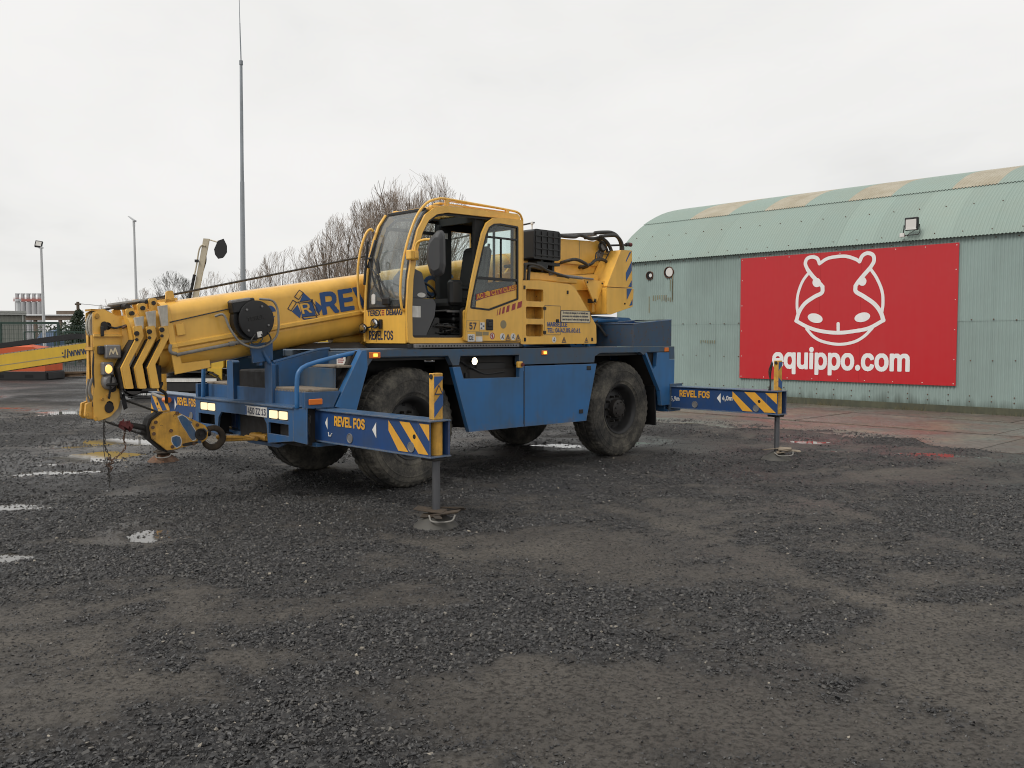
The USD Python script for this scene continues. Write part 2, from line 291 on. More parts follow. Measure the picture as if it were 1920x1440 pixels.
MUD = [(-2.9, 5.6, 1.1, 0.5, 1), (-2.9, 4.75, 1.0, 0.45, 1), (-1.15, 5.5, 0.55, 0.55, 1), (0.2, 4.3, 0.9, 0.4, 1), (1.0, 3.8, 1.0, 0.45, 1.2), (-0.3, 6.9, 0.7, 0.5, .8), (0.9, 7.0, 0.8, 0.7, .9), (-1.5, 4.1, 0.9, 0.25, 1),
       (2.3, 4.6, 0.9, 0.8, 1), (2.0, 6.2, 1.6, 0.8, .9), (3.0, 5.2, 0.8, 1.0, .9), (1.2, 8.6, 1.4, 0.9, .7), (3.4, 8.0, 1.4, 1.2, .6), (-0.4, 8.7, 1.2, 0.9, .8), (4.6, 10.5, 1.8, 1.2, .5), (-3.4, 7.4, 0.8, 0.35, .9), (-2.0, 3.6, .7, .35, .8), (1.7, 3.55, 1.0, .3, 1)]
GRAV = [(-2.15, 6.6, .9, .5, 1.2), (-1.5, 5.9, .8, .45, 1.1), (-0.75, 4.9, .75, .28, 1.5), (-0.2, 5.1, .9, .3, 1.4), (-1.05, 4.05, .55, .22, 1.3), (-1.25, 3.72, .5, .2, 1.2), (0.35, 5.6, .6, .6, 1.0), (-0.2, 6.4, .6, .35, .8), (1.35, 5.0, .55, .3, .9), (1.1, 5.6, .5, .3, .9),
        (1.6, 4.25, .35, .2, .8), (-3.1, 6.2, .8, .25, 1.3), (-2.7, 5.15, .6, .2, .9), (.6, 8.0, .6, .35, .7), (2.5, 9.8, 1.5, .5, .8), (1.9, 7.3, .5, .25, .7), (2.4, 4.9, .5, .25, .7), (-5, 10.2, 2.4, 1.6, .8), (-2.6, 10.4, 1.6, 1.2, .7), (5.2, 9.2, 1.2, .5, .8), (.55, 3.7, .35, .15, .6)]
def blobs(x, y, L):
    s = 0
    for bx, by, rx, ry, w in L: s = s + w * np.exp(-((x - bx) / rx) ** 2 - ((y - by) / ry) ** 2)
    return s
def pnoise(x, y, sx, sy, seed, oct=4):
    return meshkit.fbm(np.stack([x * sx, y * sy, np.zeros_like(x) + 3.7], -1), oct, seed)
def gravel_mask(x, y):
    """0 = rolled mud, 1 = loose dark gravel"""
    wx = x + 0.7 * (pnoise(x, y, 1.3, 1.3, 5) - 0.5) * 2; wy = y + 0.55 * (pnoise(x, y, 1.3, 1.3, 9) - 0.5) * 2
    u = wx * 0.86 + wy * 0.5; v = -wx * 0.5 + wy * 0.86                       # tracks run on a slant
    b = (pnoise(u, v, 0.28, 0.85, 21, 5) - 0.5) * 2.6 + (pnoise(u, v, 1.3, 3.2, 33, 5) - 0.5) * 3.0 + (pnoise(x, y, 9.0, 11.0, 37, 3) - 0.5) * 1.5
    near = np.exp(-((y - 5.5) / 9.0) ** 2)
    for ax, ay, R in ((-8.0, 3.0, 10.6), (-8.0, 3.0, 12.5), (9.0, 14.0, 11.9), (9.0, 14.0, 13.9)):          # wheel tracks pressed into the stones
        b = b - 0.5 * np.exp(-((np.hypot(wx - ax, wy - ay) - R) / 0.17) ** 2) + 0.35 * np.exp(-((np.hypot(wx - ax, wy - ay) - R - 0.38) / 0.13) ** 2)
    return sstep(-0.85, 0.95, b + near * (0.6 * blobs(wx, wy, GRAV) - 0.72 * blobs(wx, wy, MUD)) + 0.20 * np.clip(-x / 6, -1, 1) + 0.46)
def bowl(x, y, grow_=0.0):
    d = np.zeros_like(x); k = (pnoise(x, y, 1.7, 2.6, 51, 5) - 0.5) * 2.0 - grow_
    for px, py, a, b, t in PUDDLES:
        c, s = math.cos(t), math.sin(t); X = (x - px) * c + (y - py) * s; Y = -(x - px) * s + (y - py) * c
        d = np.maximum(d, sstep(1.25, 0.35, np.sqrt((X / a) ** 2 + (Y / b) ** 2) + k))
    return d
def gh(x, y, mask=None):
    """height of the yard; it dips under the concrete along the hangar"""
    r = np.hypot(x, y); fade = np.exp(-(r / 60) ** 2); cl = np.exp(-(((x - CX) ** 2 + (y - CY) ** 2) / 16.0))
    h = (pnoise(x, y, 0.5, 0.5, 71, 3) - 0.5) * 0.05 * fade * (1 - 0.8 * cl) + (pnoise(x, y, 3.0, 3.0, 77, 5) - 0.5) * 0.034 * fade
    off = (x - 7.26) * 0.72319 + (y - 22.9) * 0.69065; wl = sstep(-6.0, -4.5, off) * sstep(30, 20, off)
    return (h - 0.040 * bowl(x, y)) * (1 - 0.9 * wl) + 0.004 - 0.02 * wl
rad = np.concatenate([[0.6, 1.2, 1.8, 2.3], np.geomspace(2.8, 16, 330), np.geomspace(16.4, 60, 120), np.geomspace(64, 2500, 40)])
ang = np.concatenate([np.radians(np.linspace(-37, 37, 440)), np.radians(np.linspace(43, 317, 50))])   # clockwise from +y
Rg, Ag = np.meshgrid(rad, ang, indexing="ij"); gx, gy = Rg * np.sin(Ag), Rg * np.cos(Ag)
gm = gravel_mask(gx, gy)
gz = np.where(Rg < 60, gh(gx, gy), 0.004) + np.where(Rg < 30, (meshkit.fbm(np.stack([gx * 26, gy * 26, gx * 0], -1), 2, 91) - 0.5) * 0.018 * (0.35 + gm), 0)
gw = np.clip(bowl(gx, gy, 0.85) * 0.75 + 0.5 * sstep(0.55, 0.75, pnoise(gx, gy, 0.35, 0.8, 63, 4)) * sstep(3, -4, gx), 0, 1)
na = len(ang); V = [np.stack([gx, gy, gz], -1).reshape(-1, 3)]; F = []
i = np.arange(na); j = (i + 1) % na
base = np.arange(len(rad) - 1)[:, None] * na
a_, b_, c_, d_ = (base + i).ravel(), (base + j).ravel(), (base + na + j).ravel(), (base + na + i).ravel()
F = np.vstack([np.c_[a_, b_, c_], np.c_[a_, c_, d_]])[:, ::-1]
V = np.vstack(V + [[[0, 0, 0.0]]]); F = np.vstack([F, np.c_[j, i, np.full(na, len(V) - 1)][:, ::-1]])
MAT["yard"] = usdkit.material(stage, "/World/Looks/yard", {
    "g": ("geometry", {}), "at": ("attribute", {"attribute": "gravel"}), "ch": ("separate_color", {}), "dk": ("math", {"math_type": "multiply", "value2": 0.45}), "wetc": ("mix_color", {"blend_type": "multiply", "b": (0.42, 0.41, 0.40)}), "wr": ("math", {"math_type": "multiply_add", "value2": -0.42, "use_clamp": True}), "wm": ("math", {"math_type": "maximum", "value2": 0.10}),
    "n1": ("noise_texture", {"scale": 0.55, "detail": 7, "roughness": 0.6}),
    "n2": ("noise_texture", {"scale": 34.0, "detail": 7, "roughness": 0.78}),
    "vo": ("voronoi_texture", {"scale": 42.0, "randomness": 1.0}), "sep": ("separate_color", {}),
    "mud": ("rgb_ramp", {"ramp": [(0.28, (0.050, 0.046, 0.041)), (0.45, (0.084, 0.076, 0.067)), (0.58, (0.110, 0.100, 0.088)), (0.72, (0.155, 0.138, 0.118))]}),
    "mud2": ("mix_color", {"blend_type": "multiply", "fac": 0.85}), "mr": ("rgb_ramp", {"ramp": [(0.38, (0.16, 0.155, 0.155)), (0.455, (0.55, 0.54, 0.53)), (0.51, (1.0, 1.0, 1.0)), (0.60, (1.45, 1.42, 1.38))]}),
    "grv": ("rgb_ramp", {"ramp": [(0.0, (0.012, 0.012, 0.013)), (0.6, (0.038, 0.037, 0.038)), (1.0, (0.085, 0.083, 0.081))]}),
    "e1": ("math", {"math_type": "multiply_add", "value2": 2.6, "value3": -1.3}), "e2": ("math", {"math_type": "add", "use_clamp": True}),
    "col": ("mix_color", {}),
    "wet": ("rgb_ramp", {"ramp": [(0.36, (0.36, 0.36, 0.36)), (0.58, (0.75, 0.75, 0.75))]}),
    "hb": ("math", {"math_type": "multiply_add", "value2": 0.8}), "vh": ("math", {"math_type": "multiply"}),
    "b": ("bump", {"strength": 1.0, "distance": 0.022}), "sp": ("math", {"math_type": "multiply_add", "value2": 0.35, "value3": 0.22}), "p": ("principled_bsdf", {})},
    [("ch.g", "sp.value1"), ("sp.value", "p.specular_ior_level"), ("g.position", "n1.vector"), ("g.position", "n2.vector"), ("g.position", "vo.vector"), ("vo.color", "sep.color"),
     ("n1.fac", "mud.fac"), ("mud.color", "mud2.a"), ("n2.fac", "mr.fac"), ("mr.color", "mud2.b"),
     ("sep.r", "grv.fac"), ("n2.fac", "e1.value1"), ("e1.value", "e2.value1"), ("at.color", "ch.color"), ("ch.r", "e2.value2"), ("e2.value", "col.fac"), ("mud2.result", "col.a"), ("grv.color", "col.b"),
     ("col.result", "wetc.a"), ("ch.g", "wetc.fac"), ("wetc.result", "p.base_color"), ("n1.fac", "wet.fac"), ("ch.g", "wr.value1"), ("wet.color", "wr.value3"), ("wr.value", "wm.value1"), ("wm.value", "p.roughness"),
     ("vo.distance", "vh.value1"), ("ch.r", "vh.value2"), ("n2.fac", "hb.value1"), ("vh.value", "hb.value3"), ("hb.value", "b.height"), ("b.normal", "p.normal")], surface="p.BSDF")
def with_mask(prim, m, w):
    UsdGeom.PrimvarsAPI(prim).CreatePrimvar("gravel", Sdf.ValueTypeNames.Color3fArray, "vertex").Set(Vt.Vec3fArray.FromNumpy(np.stack([m, w, w * 0], 1).astype(np.float32)))
g_ = obj(None, "yard", (V, F), "yard", smooth=True, label="wide yard of dark gravel and rolled mud", cat="ground", kind="structure")
with_mask(g_, np.append(gm.ravel(), 0.5), np.append(gw.ravel(), 0.0))

# standing water: one flat sheet with a wavy rim per hollow; the hollow's own bottom cuts its shore
MAT["water"] = usdkit.material(stage, "/World/Looks/water", {"p": ("principled_bsdf", {"base_color": (0.05, 0.045, 0.038), "roughness": 0.04, "specular_ior_level": 0.6}),
    "g": ("geometry", {}), "n": ("noise_texture", {"scale": 9.0, "detail": 3}), "b": ("bump", {"strength": 0.03, "distance": 0.01})},
    [("g.position", "n.vector"), ("n.fac", "b.height"), ("b.normal", "p.normal")], surface="p.BSDF")
rs = np.random.RandomState(4)
for px, py, a, b, t in PUDDLES:
    th_ = np.arange(40) / 40 * 2 * PI; k = 1.45 + 0.1 * np.sin(3 * th_ + rs.rand() * 6) + 0.08 * np.sin(5 * th_ + rs.rand() * 6)
    X, Y = a * k * np.cos(th_), b * k * np.sin(th_); c, s = math.cos(t), math.sin(t)
    lv = float(np.percentile(gh(px + 0.5 * (X * c - Y * s), py + 0.5 * (X * s + Y * c)), 40))
    v = np.vstack([np.c_[px + X * c - Y * s, py + X * s + Y * c, np.full(40, lv)], [[px, py, lv]]]); q = np.arange(40)
    obj(None, "puddle", (v, np.c_[q, (q + 1) % 40, np.full(40, 40)]), "water", label="shallow rain puddle lying on the gravel yard", cat="puddle", group="rain puddles on the yard", kind="structure")

# ================================================================== HANGAR
HA = np.array([7.26, 22.9]); HD = np.array([0.69065, -0.72319]); HN = np.array([0.72319, 0.69065])   # wall foot, along, away
HROT = math.atan2(HD[1], HD[0])
# local axes of the hangar: X along the wall, Y away from the yard, Z up
def corr(x0, x1, prof, pitch=0.0762, amp=0.0135, per=6):
    """corrugated sheet; prof = [(y, z)] from bottom to top; ribs run up the profile"""
    n = max(2, int(round((x1 - x0) / pitch * per))); xs = np.linspace(x0, x1, n + 1); P = np.asarray(prof, float)
    t = np.gradient(P, axis=0); t /= np.linalg.norm(t, axis=1, keepdims=True); nn = np.c_[-t[:, 1], t[:, 0]]
    w = amp * np.cos(xs / pitch * 2 * PI)
    v = np.stack([np.broadcast_to(xs, (len(P), n + 1)), P[:, :1] + nn[:, :1] * w, P[:, 1:] + nn[:, 1:] * w], -1).reshape(-1, 3)
    i = (np.arange(len(P) - 1)[:, None] * (n + 1) + np.arange(n)).ravel()
    return v, np.vstack([np.c_[i, i + 1, i + n + 2], np.c_[i, i + n + 2, i + n + 1]])
paint("hangar_wall_paint", (0.275, 0.355, 0.332), dirt=(0.19, 0.24, 0.222), amt=0.6, rough=0.5, scale=0.8, streak=0.5, bevel=0, chips=(0.17, 0.17, 0.13), chip_at=0.77, var=0.04)
paint("hangar_roof_paint", (0.265, 0.34, 0.302), dirt=(0.295, 0.325, 0.275), amt=0.5, rough=0.55, scale=0.9, streak=0.2, bevel=0, var=0.06)
paint("skylight_sheet", (0.45, 0.41, 0.325), dirt=(0.29, 0.25, 0.17), amt=0.8, rough=0.6, scale=1.5, streak=0.3, bevel=0, var=0.06)
paint("plinth_concrete", (0.055, 0.058, 0.042), dirt=(0.10, 0.10, 0.065), amt=0.9, rough=0.85, scale=4, bevel=0, bump=0.5)
paint("sign_red", (0.47, 0.014, 0.020), dirt=(0.42, 0.04, 0.04), amt=0.25, rough=0.26, scale=1.0, bevel=0)
paint("sign_white", (0.78, 0.77, 0.76), amt=0.1, rough=0.35, bevel=0)
paint("rust_ring", (0.13, 0.055, 0.03), dirt=(0.06, 0.03, 0.02), amt=0.8, rough=0.8, scale=9, bevel=0)
_m = MAT["hangar_wall_paint"]; _p = "/World/Looks/hangar_wall_paint"
def _sh(name, kind, **k):
    s_ = UsdShade.Shader.Define(stage, f"{_p}/{name}"); s_.CreateIdAttr("cycles_" + kind)
    for a_, b_ in k.items():
        if isinstance(b_, str): s_.CreateInput(a_, Sdf.ValueTypeNames.Token).Set(b_)
        elif np.ndim(b_): s_.CreateInput(a_, Sdf.ValueTypeNames.Float3).Set(Gf.Vec3f(*b_))
        else: s_.CreateInput(a_, Sdf.ValueTypeNames.Float).Set(float(b_))
    return s_
def _ln(a_, ao, b_, bi): b_.CreateInput(bi, Sdf.ValueTypeNames.Token).ConnectToSource(a_.CreateOutput(ao, Sdf.ValueTypeNames.Token))
_g = UsdShade.Shader.Get(stage, _p + "/g"); _n2 = UsdShade.Shader.Get(stage, _p + "/n2"); _hv = UsdShade.Shader.Get(stage, _p + "/hv" if False else _p + "/c3"); _pb = UsdShade.Shader.Get(stage, _p + "/p")
_sx = _sh("splash_z", "separate_xyz"); _ln(_g, "position", _sx, "vector")
_mz = _sh("splash_h", "math", math_type="multiply_add", value2=-2.4, value3=0.42); _ln(_sx, "z", _mz, "value1")
_ms = _sh("splash_n", "math", math_type="multiply_add", value2=1.5); _ln(_n2, "fac", _ms, "value1"); _ln(_mz, "value", _ms, "value3")
_mr = _sh("splash_r", "map_range", from_min=0.35, from_max=1.05, to_min=0.0, to_max=0.85, clamp=1.0); _mr.GetInput("clamp").GetAttr().Clear(); _ln(_ms, "value", _mr, "value")
_mc = _sh("splash_c", "mix_color", b=(0.055, 0.065, 0.05)); _ln(_mr, "result", _mc, "fac"); _ln(_hv, "result", _mc, "a")
_pb.GetInput("base_color").ConnectToSource(_mc.CreateOutput("result", Sdf.ValueTypeNames.Token))
hg = thing("hangar", "long green corrugated iron hangar with a curved roof", "hangar", (HA[0], HA[1], 0), HROT)
S0, S1, EAVE = -5.83, 12.0, 4.03
edges = np.linspace(S0, S1, 21)
for tier, (z0, z1, y) in enumerate(((0.17, 2.16, 0.0), (2.10, 4.09, -0.007))):
    for k in range(20):
        obj(hg, "wall_sheet", corr(edges[k], edges[k + 1], [(y - (k % 2) * 0.003, z0), (y - (k % 2) * 0.003, z1)]), "hangar_wall_paint", smooth=True)
from scipy.interpolate import PchipInterpolator
_arc = PchipInterpolator([-0.12, 0, 0.3, 0.6, 1.0, 1.41, 1.96, 2.54, 3.27, 4.57, 6.0], [3.97, 4.13, 4.47, 4.76, 5.05, 5.30, 5.56, 5.77, 5.94, 6.15, 6.22])
def arc(o): return float(_arc(min(o, 12.0 - o)))
o1 = np.array([-0.11, -0.05, 0.0, 0.12, 0.3, 0.5, 0.75, 1.0, 1.2, 1.47]); o2 = np.linspace(1.38, 6.0, 16); o3 = np.linspace(5.95, 12.1, 18)
sky_s = [(-4.13, -2.8), (-1.64, -0.38), (0.84, 1.95), (3.4, 4.44), (6.1, 7.1), (8.7, 9.7)]
r_edges = np.linspace(S0 - 0.08, S1, 21)
for k in range(20):
    obj(hg, "roof_sheet", corr(r_edges[k], r_edges[k + 1], [(o, arc(o) + 0.01) for o in o1]), "hangar_roof_paint", smooth=True)
cuts = sorted([S0 - 0.08] + [v for p in sky_s for v in p] + [S1])
for k in range(len(cuts) - 1):
    lit = any(abs(cuts[k] - a) < 1e-6 for a, b in sky_s); m = 1 if lit else max(1, round((cuts[k + 1] - cuts[k]) / 1.25))
    e = np.linspace(cuts[k], cuts[k + 1], m + 1)
    for q in range(m):
        obj(hg, "skylight" if lit else "roof_sheet", corr(e[q], e[q + 1], [(o, arc(o) + 0.03) for o in (o2[:9] if lit else o2)]), "skylight_sheet" if lit else "hangar_roof_paint", smooth=True)
    if lit: obj(hg, "roof_sheet", corr(cuts[k], cuts[k + 1], [(o, arc(o) + 0.022) for o in o2[8:]]), "hangar_roof_paint", smooth=True)
for k in range(4):
    e = np.linspace(S0 - 0.08, S1, 5); obj(hg, "roof_sheet", corr(e[k], e[k + 1], [(o, arc(o) + 0.015) for o in o3], per=4), "hangar_roof_paint", smooth=True)
gp = [(0.03, 0.17)] + [(o, arc(o) - 0.05) for o in np.linspace(0.03, 11.97, 30)] + [(11.97, 0.17)]
obj(hg, "gable_wall", MB().ext(Polygon(gp), "x", S0 + 0.01, S0 + 0.05), "hangar_wall_paint")
obj(hg, "gable_wall", MB().ext(Polygon(gp), "x", S1 - 0.06, S1 - 0.02), "hangar_wall_paint")
obj(hg, "rear_wall", MB().box(S0, S1, 11.94, 12.0, 0.17, 4.05), "hangar_wall_paint")
obj(hg, "plinth", MB().box(S0 - 0.02, S1, -0.05, 12.02, -0.3, 0.18), "plinth_concrete")
# sheet bolts: rows of dark heads with a washer
rs = np.random.RandomState(8); mb = MB()
for z, y in ((3.93, -0.022), (2.12, -0.024), (1.22, -0.012), (0.42, -0.012), (0.30, -0.012)):
    for s in np.arange(S0 + 0.2, S1, 0.457):
        if z in (1.22, 2.12) and -1.5 < s < 4.15: continue
        s = round((s + rs.uniform(-.02, .02)) / 0.0762 + 0.0) * 0.0762 + 0.0; zz = z + rs.uniform(-.015, .015)
        mb.cyl((s, y + 0.01, zz), (s, y - 0.020, zz), 0.017, 0.010, 6)
obj(hg, "wall_bolts", mb, "rust_ring", kind="stuff")
mb = MB()
for o in (-0.03, 0.62):
    for s in np.arange(S0 + 0.25, S1, 0.61):
        s = round(s / 0.0762) * 0.0762; z = arc(o) + 0.02; mb.cyl((s, o + .01, z - .01), (s, o - 0.016, z + 0.014), 0.017, 0.01, 6)
obj(hg, "roof_bolts", mb, "rust_ring", kind="stuff")
plain("vent_pale", (0.6, 0.58, 0.55), 0.8)
for s, z, r, dx, rr in ((-4.56, 3.57, 0.125, 0.035, 0.055), (-3.87, 3.63, 0.16, 0.03, 0.128)):
    h = group_part(hg, "vent_hole")
    th_ = np.arange(28) / 28 * 2 * PI
    obj(h, "rusty_rim", MB().lathe([(r * 0.92, 0.0), (r * 0.94, 0.042), (r * 1.03, 0.043), (r * 1.06, 0.0)], 28, (s, -0.002, z), (0, -1, 0)), "rust_ring", smooth=40)
    obj(h, "dark_opening", MB().cyl((s, 0.0, z), (s, -0.031, z), r * 0.95, n=28), "dark_void")
    obj(h, "pale_disc", MB().cyl((s + dx, -0.030, z + 0.005), (s + dx, -0.036, z + 0.005), rr, n=24), "vent_pale")  # pale colour painted in place of daylight seen through the hole
mb = MB()
for s0, z0, n_, L in ((-4.55, 2.95, 1, 0.55), (-4.45, 2.98, 7, 0.22), (-3.82, 3.42, 2, 0.65), (-3.7, 3.55, 1, 0.8), (-4.0, 2.9, 4, 0.14), (-2.75, 1.66, 7, 0.10)):
    for k in range(n_):
        s = round((s0 + k * 0.0762) / 0.0762) * 0.0762; l = L * rs.uniform(0.5, 1)
        mb.box(s - 0.014, s + 0.014, -0.0285, -0.0145, z0 - l, z0)
paint("rust_streak", (0.24, 0.17, 0.10), dirt=(0.20, 0.28, 0.22), amt=0.95, rough=0.8, scale=5, bevel=0)
obj(hg, "rust_streaks", mb, "rust_streak", kind="stuff")

# floodlight on the eave
fl = thing("floodlight", "small square black floodlight standing on the hangar's eave above the sign", "floodlight", (*(HA + HD * 3.12 + HN * -0.2), 4.12), HROT)
for _pp in (fl,): UsdGeom.Xformable(_pp).AddScaleOp().Set(Gf.Vec3f(0.76))
obj(fl, "housing", MB().box(-0.20, 0.20, -0.03, 0.09, 0.13, 0.52, 0.02), "black_plastic")
obj(fl, "lens", MB().box(-0.155, 0.155, -0.036, -0.028, 0.20, 0.46), "vent_pale")
obj(fl, "reflector_lip", MB().ext(Polygon([(-.17, .145), (.17, .145), (.145, .20), (-.145, .20)]), "y", -0.045, -0.031), "decal_white")
obj(fl, "bracket", MB().tube([(-.23, 0.03, .3), (-.25, .03, .08), (-.2, .03, -0.01), (.2, .03, -0.01), (.25, .03, .08), (.23, .03, .3)], 0.014, 6), "black_steel")
obj(fl, "junction_box", MB().box(-.34, -.2, -.04, .04, -.06, .06, .01), "decal_white")
obj(fl, "cable", MB().tube(spline([(-.27, .0, 0), (-.15, -.04, -.03), (0, -.03, .05), (.12, -.03, 0.12)], 5), 0.009, 6), "hose_rubber")

# ================================================================== SIGN
sg = thing("sign_board", "big red sign with white hippo head outline and web address, on the hangar wall", "sign", (*(HA + HN * -0.045), 0), HROT)
SA, SB, SZ0, SZ1 = -1.46, 4.13, 0.63, 3.87
for a, b in zip((SA, 0.83, 1.88), (0.827, 1.877, SB)):
    obj(sg, "sign_panel", MB().box(a, b, -0.006, 0.006, SZ0, SZ1), "sign_red")
mb = MB()
for s in np.linspace(SA + .05, SB - .05, 9):
    for z in (SZ0 + .05, SZ1 - .05): mb.cyl((s, -0.005, z), (s, -0.012, z), 0.012, n=8)
for z in np.linspace(SZ0 + .6, SZ1 - .6, 4):
    for s in (SA + .05, SB - .05): mb.cyl((s, -0.005, z), (s, -0.012, z), 0.012, n=8)
obj(sg, "screws", mb, "decal_white")
# logo drawn in the enlarged view's pixels; (pixel -> metres on the board by its four corners)
def hom(src, dst):
    A = []
    for (x, y), (u, v) in zip(src, dst): A += [[x, y, 1, 0, 0, 0, -u * x, -u * y, -u], [0, 0, 0, x, y, 1, -v * x, -v * y, -v]]
    return np.linalg.svd(np.array(A, float))[2][-1].reshape(3, 3)
HM = hom([(584, 468), (1619, 388), (572, 1034), (1600, 1070)], [(SA, SZ1), (SB, SZ1), (SA, SZ0), (SB, SZ0)])
def bp(pts):
    q = np.c_[np.asarray(pts, float), np.ones(len(pts))] @ HM.T; return q[:, :2] / q[:, 2:]
def stroke(pts, w, n=8, closed=False):
    p = bp(pts); p = spline(np.vstack([p, p[:1]]) if closed else p, n); return LineString(p).buffer(w / 2, cap_style="round", join_style="round")
W_ = 0.092
shape = [stroke([(900, 520), (889, 492), (897, 468), (920, 459), (945, 466), (956, 490)], W_), stroke([(900, 520), (925, 552), (952, 580), (970, 600)], W_ * 1.1),
         stroke([(956, 490), (1000, 464), (1075, 455), (1125, 468), (1146, 480)], W_ * .9),
         stroke([(1146, 480), (1160, 452), (1185, 440), (1210, 450), (1214, 478), (1196, 510)], W_), stroke([(1196, 510), (1165, 545), (1140, 575), (1126, 596)], W_ * 1.1),
         stroke([(970, 600), (966, 628), (930, 648), (885, 680), (858, 720), (845, 760)], W_ * 1.1), stroke([(1126, 596), (1128, 622), (1165, 645), (1215, 680), (1245, 720), (1258, 758)], W_ * 1.1),
         stroke([(908, 530), (875, 575), (853, 635), (848, 690), (853, 735)], W_ * .8), stroke([(1196, 512), (1228, 560), (1252, 620), (1256, 680), (1248, 735)], W_ * .8),
         stroke([(843, 762), (900, 792), (960, 810), (1040, 818), (1120, 810), (1190, 795), (1258, 758)], W_),
         stroke([(893, 800), (925, 836), (970, 860), (1045, 873), (1115, 862), (1165, 835), (1205, 795)], W_ * .8), stroke([(1043, 775), (1043, 818)], W_ * .9)]
def ell(c, rx, ry, rot):
    t = np.arange(24) / 24 * 2 * PI; x, y = rx * np.cos(t), ry * np.sin(t); r = math.radians(rot)
    return Polygon(bp(np.c_[c[0] + x * math.cos(r) - y * math.sin(r), c[1] + x * math.sin(r) + y * math.cos(r)]))
shape += [ell((934, 749), 36, 22, 14), ell((1158, 744), 38, 22, -14), ell((942, 580), 20, 22, 0), ell((1158, 573), 20, 22, 0)]
obj(sg, "hippo_outline", decal(union_all(shape), (0, -0.0065, 0), (1, 0, 0), (0, 0, 1), lift=0.0015, depth=0.002), "sign_white")
tp = text_poly("equippo.com"); bx = tp.bounds
tp = affinity.scale(affinity.translate(tp, -bx[0], 0), 3.56 / (bx[2] - bx[0]), 0.50, origin=(0, 0))
obj(sg, "lettering", decal(tp.buffer(0.012, quad_segs=2), (-0.47, -0.0065, 0.95), (1, 0, 0), (0, 0, 1), lift=0.0015, depth=0.002), "sign_white")

# ================================================================== CONCRETE APRON along the hangar
MAT["apron"] = usdkit.material(stage, "/World/Looks/apron", {
    "g": ("geometry", {}), "n1": ("noise_texture", {"scale": 0.5, "detail": 6, "roughness": 0.6, "distortion": 0.4}), "n2": ("noise_texture", {"scale": 9.0, "detail": 6, "roughness": 0.7}), "n3": ("noise_texture", {"scale": 0.9, "detail": 5, "roughness": 0.6}),
    "r1": ("rgb_ramp", {"ramp": [(0.34, (0.165, 0.135, 0.10)), (0.46, (0.130, 0.094, 0.078)), (0.56, (0.125, 0.112, 0.098)), (0.70, (0.20, 0.17, 0.125))]}),
    "r2": ("rgb_ramp", {"ramp": [(0.35, (0.45, 0.45, 0.45)), (0.55, (1, 1, 1))]}), "m": ("mix_color", {"blend_type": "multiply", "fac": 0.8}),
    "w": ("rgb_ramp", {"ramp": [(0.42, (0.22, 0.22, 0.22)), (0.60, (0.68, 0.68, 0.68))]}), "oi": ("object_info", {}), "vr": ("math", {"math_type": "multiply_add", "value2": 0.35, "value3": 0.83}), "hv": ("hsv", {}),
    "b": ("bump", {"strength": 0.4, "distance": 0.006}), "p": ("principled_bsdf", {})},
    [("g.position", "n1.vector"), ("g.position", "n2.vector"), ("g.position", "n3.vector"), ("n1.fac", "r1.fac"), ("n2.fac", "r2.fac"), ("r1.color", "m.a"), ("r2.color", "m.b"), ("oi.random", "vr.value1"), ("vr.value", "hv.value"), ("m.result", "hv.color"),
     ("hv.color", "p.base_color"), ("n3.fac", "w.fac"), ("w.color", "p.roughness"), ("n2.fac", "b.height"), ("b.normal", "p.normal")], surface="p.BSDF")
ap = thing("concrete_apron", "stained concrete apron along the foot of the hangar", "pavement", (HA[0], HA[1], 0), HROT, kind="structure")
rs = np.random.RandomState(12); rows = [(-0.06, -1.7), (-1.72, -4.3), (-4.32, -6.3)]; xs = [-9.5, -5.6, -1.75, 2.0, 5.8, 9.6, 13]
for r_, (ya, yb_) in enumerate(rows):
    for k in range(len(xs) - 1):
        xa, xb = xs[k] + 0.012 + 0.5 * r_, xs[k + 1] - 0.012 + 0.5 * r_
        if r_ < 2: pl = [(xa, yb_), (xb, yb_), (xb, ya), (xa, ya)]
        else:
            xx = np.linspace(xb, xa, 60); yy = yb_ + 1.6 * (meshkit.fbm(np.c_[xx * 1.1, xx * 0, xx * 0], 5, 3) - 0.5)
            pl = [(xa, ya), (xb, ya)][::-1] + list(zip(xx[::-1], yy[::-1])); pl = [(xb, ya), (xa, ya)] + list(zip(xx[::-1], yy[::-1]))
        pl = Polygon(pl).buffer(0)
        obj(ap, "slab", MB().ext(pl, "z", -0.1, (0.026, 0.022, 0.008)[r_] + rs.uniform(-.003, .003)), "apron")
# ================================================================== THE CRANE (local axes: X to its front, Y to its left = our side, Z up)
cr = thing("mobile_crane", "blue and yellow two axle mobile crane on outriggers with its boom lowered over the front", "crane", (CX, CY, 0), CYAW)
RT, UP, NY = (-1, 0, 0), (0, 0, 1), (0, 1, 0)            # reading directions on our side of the crane
def P_(name, mesh, mat, smooth=False, parent=None, label=None, kind=None): return obj(parent or cr, name, mesh, mat, smooth, label, kind=kind)

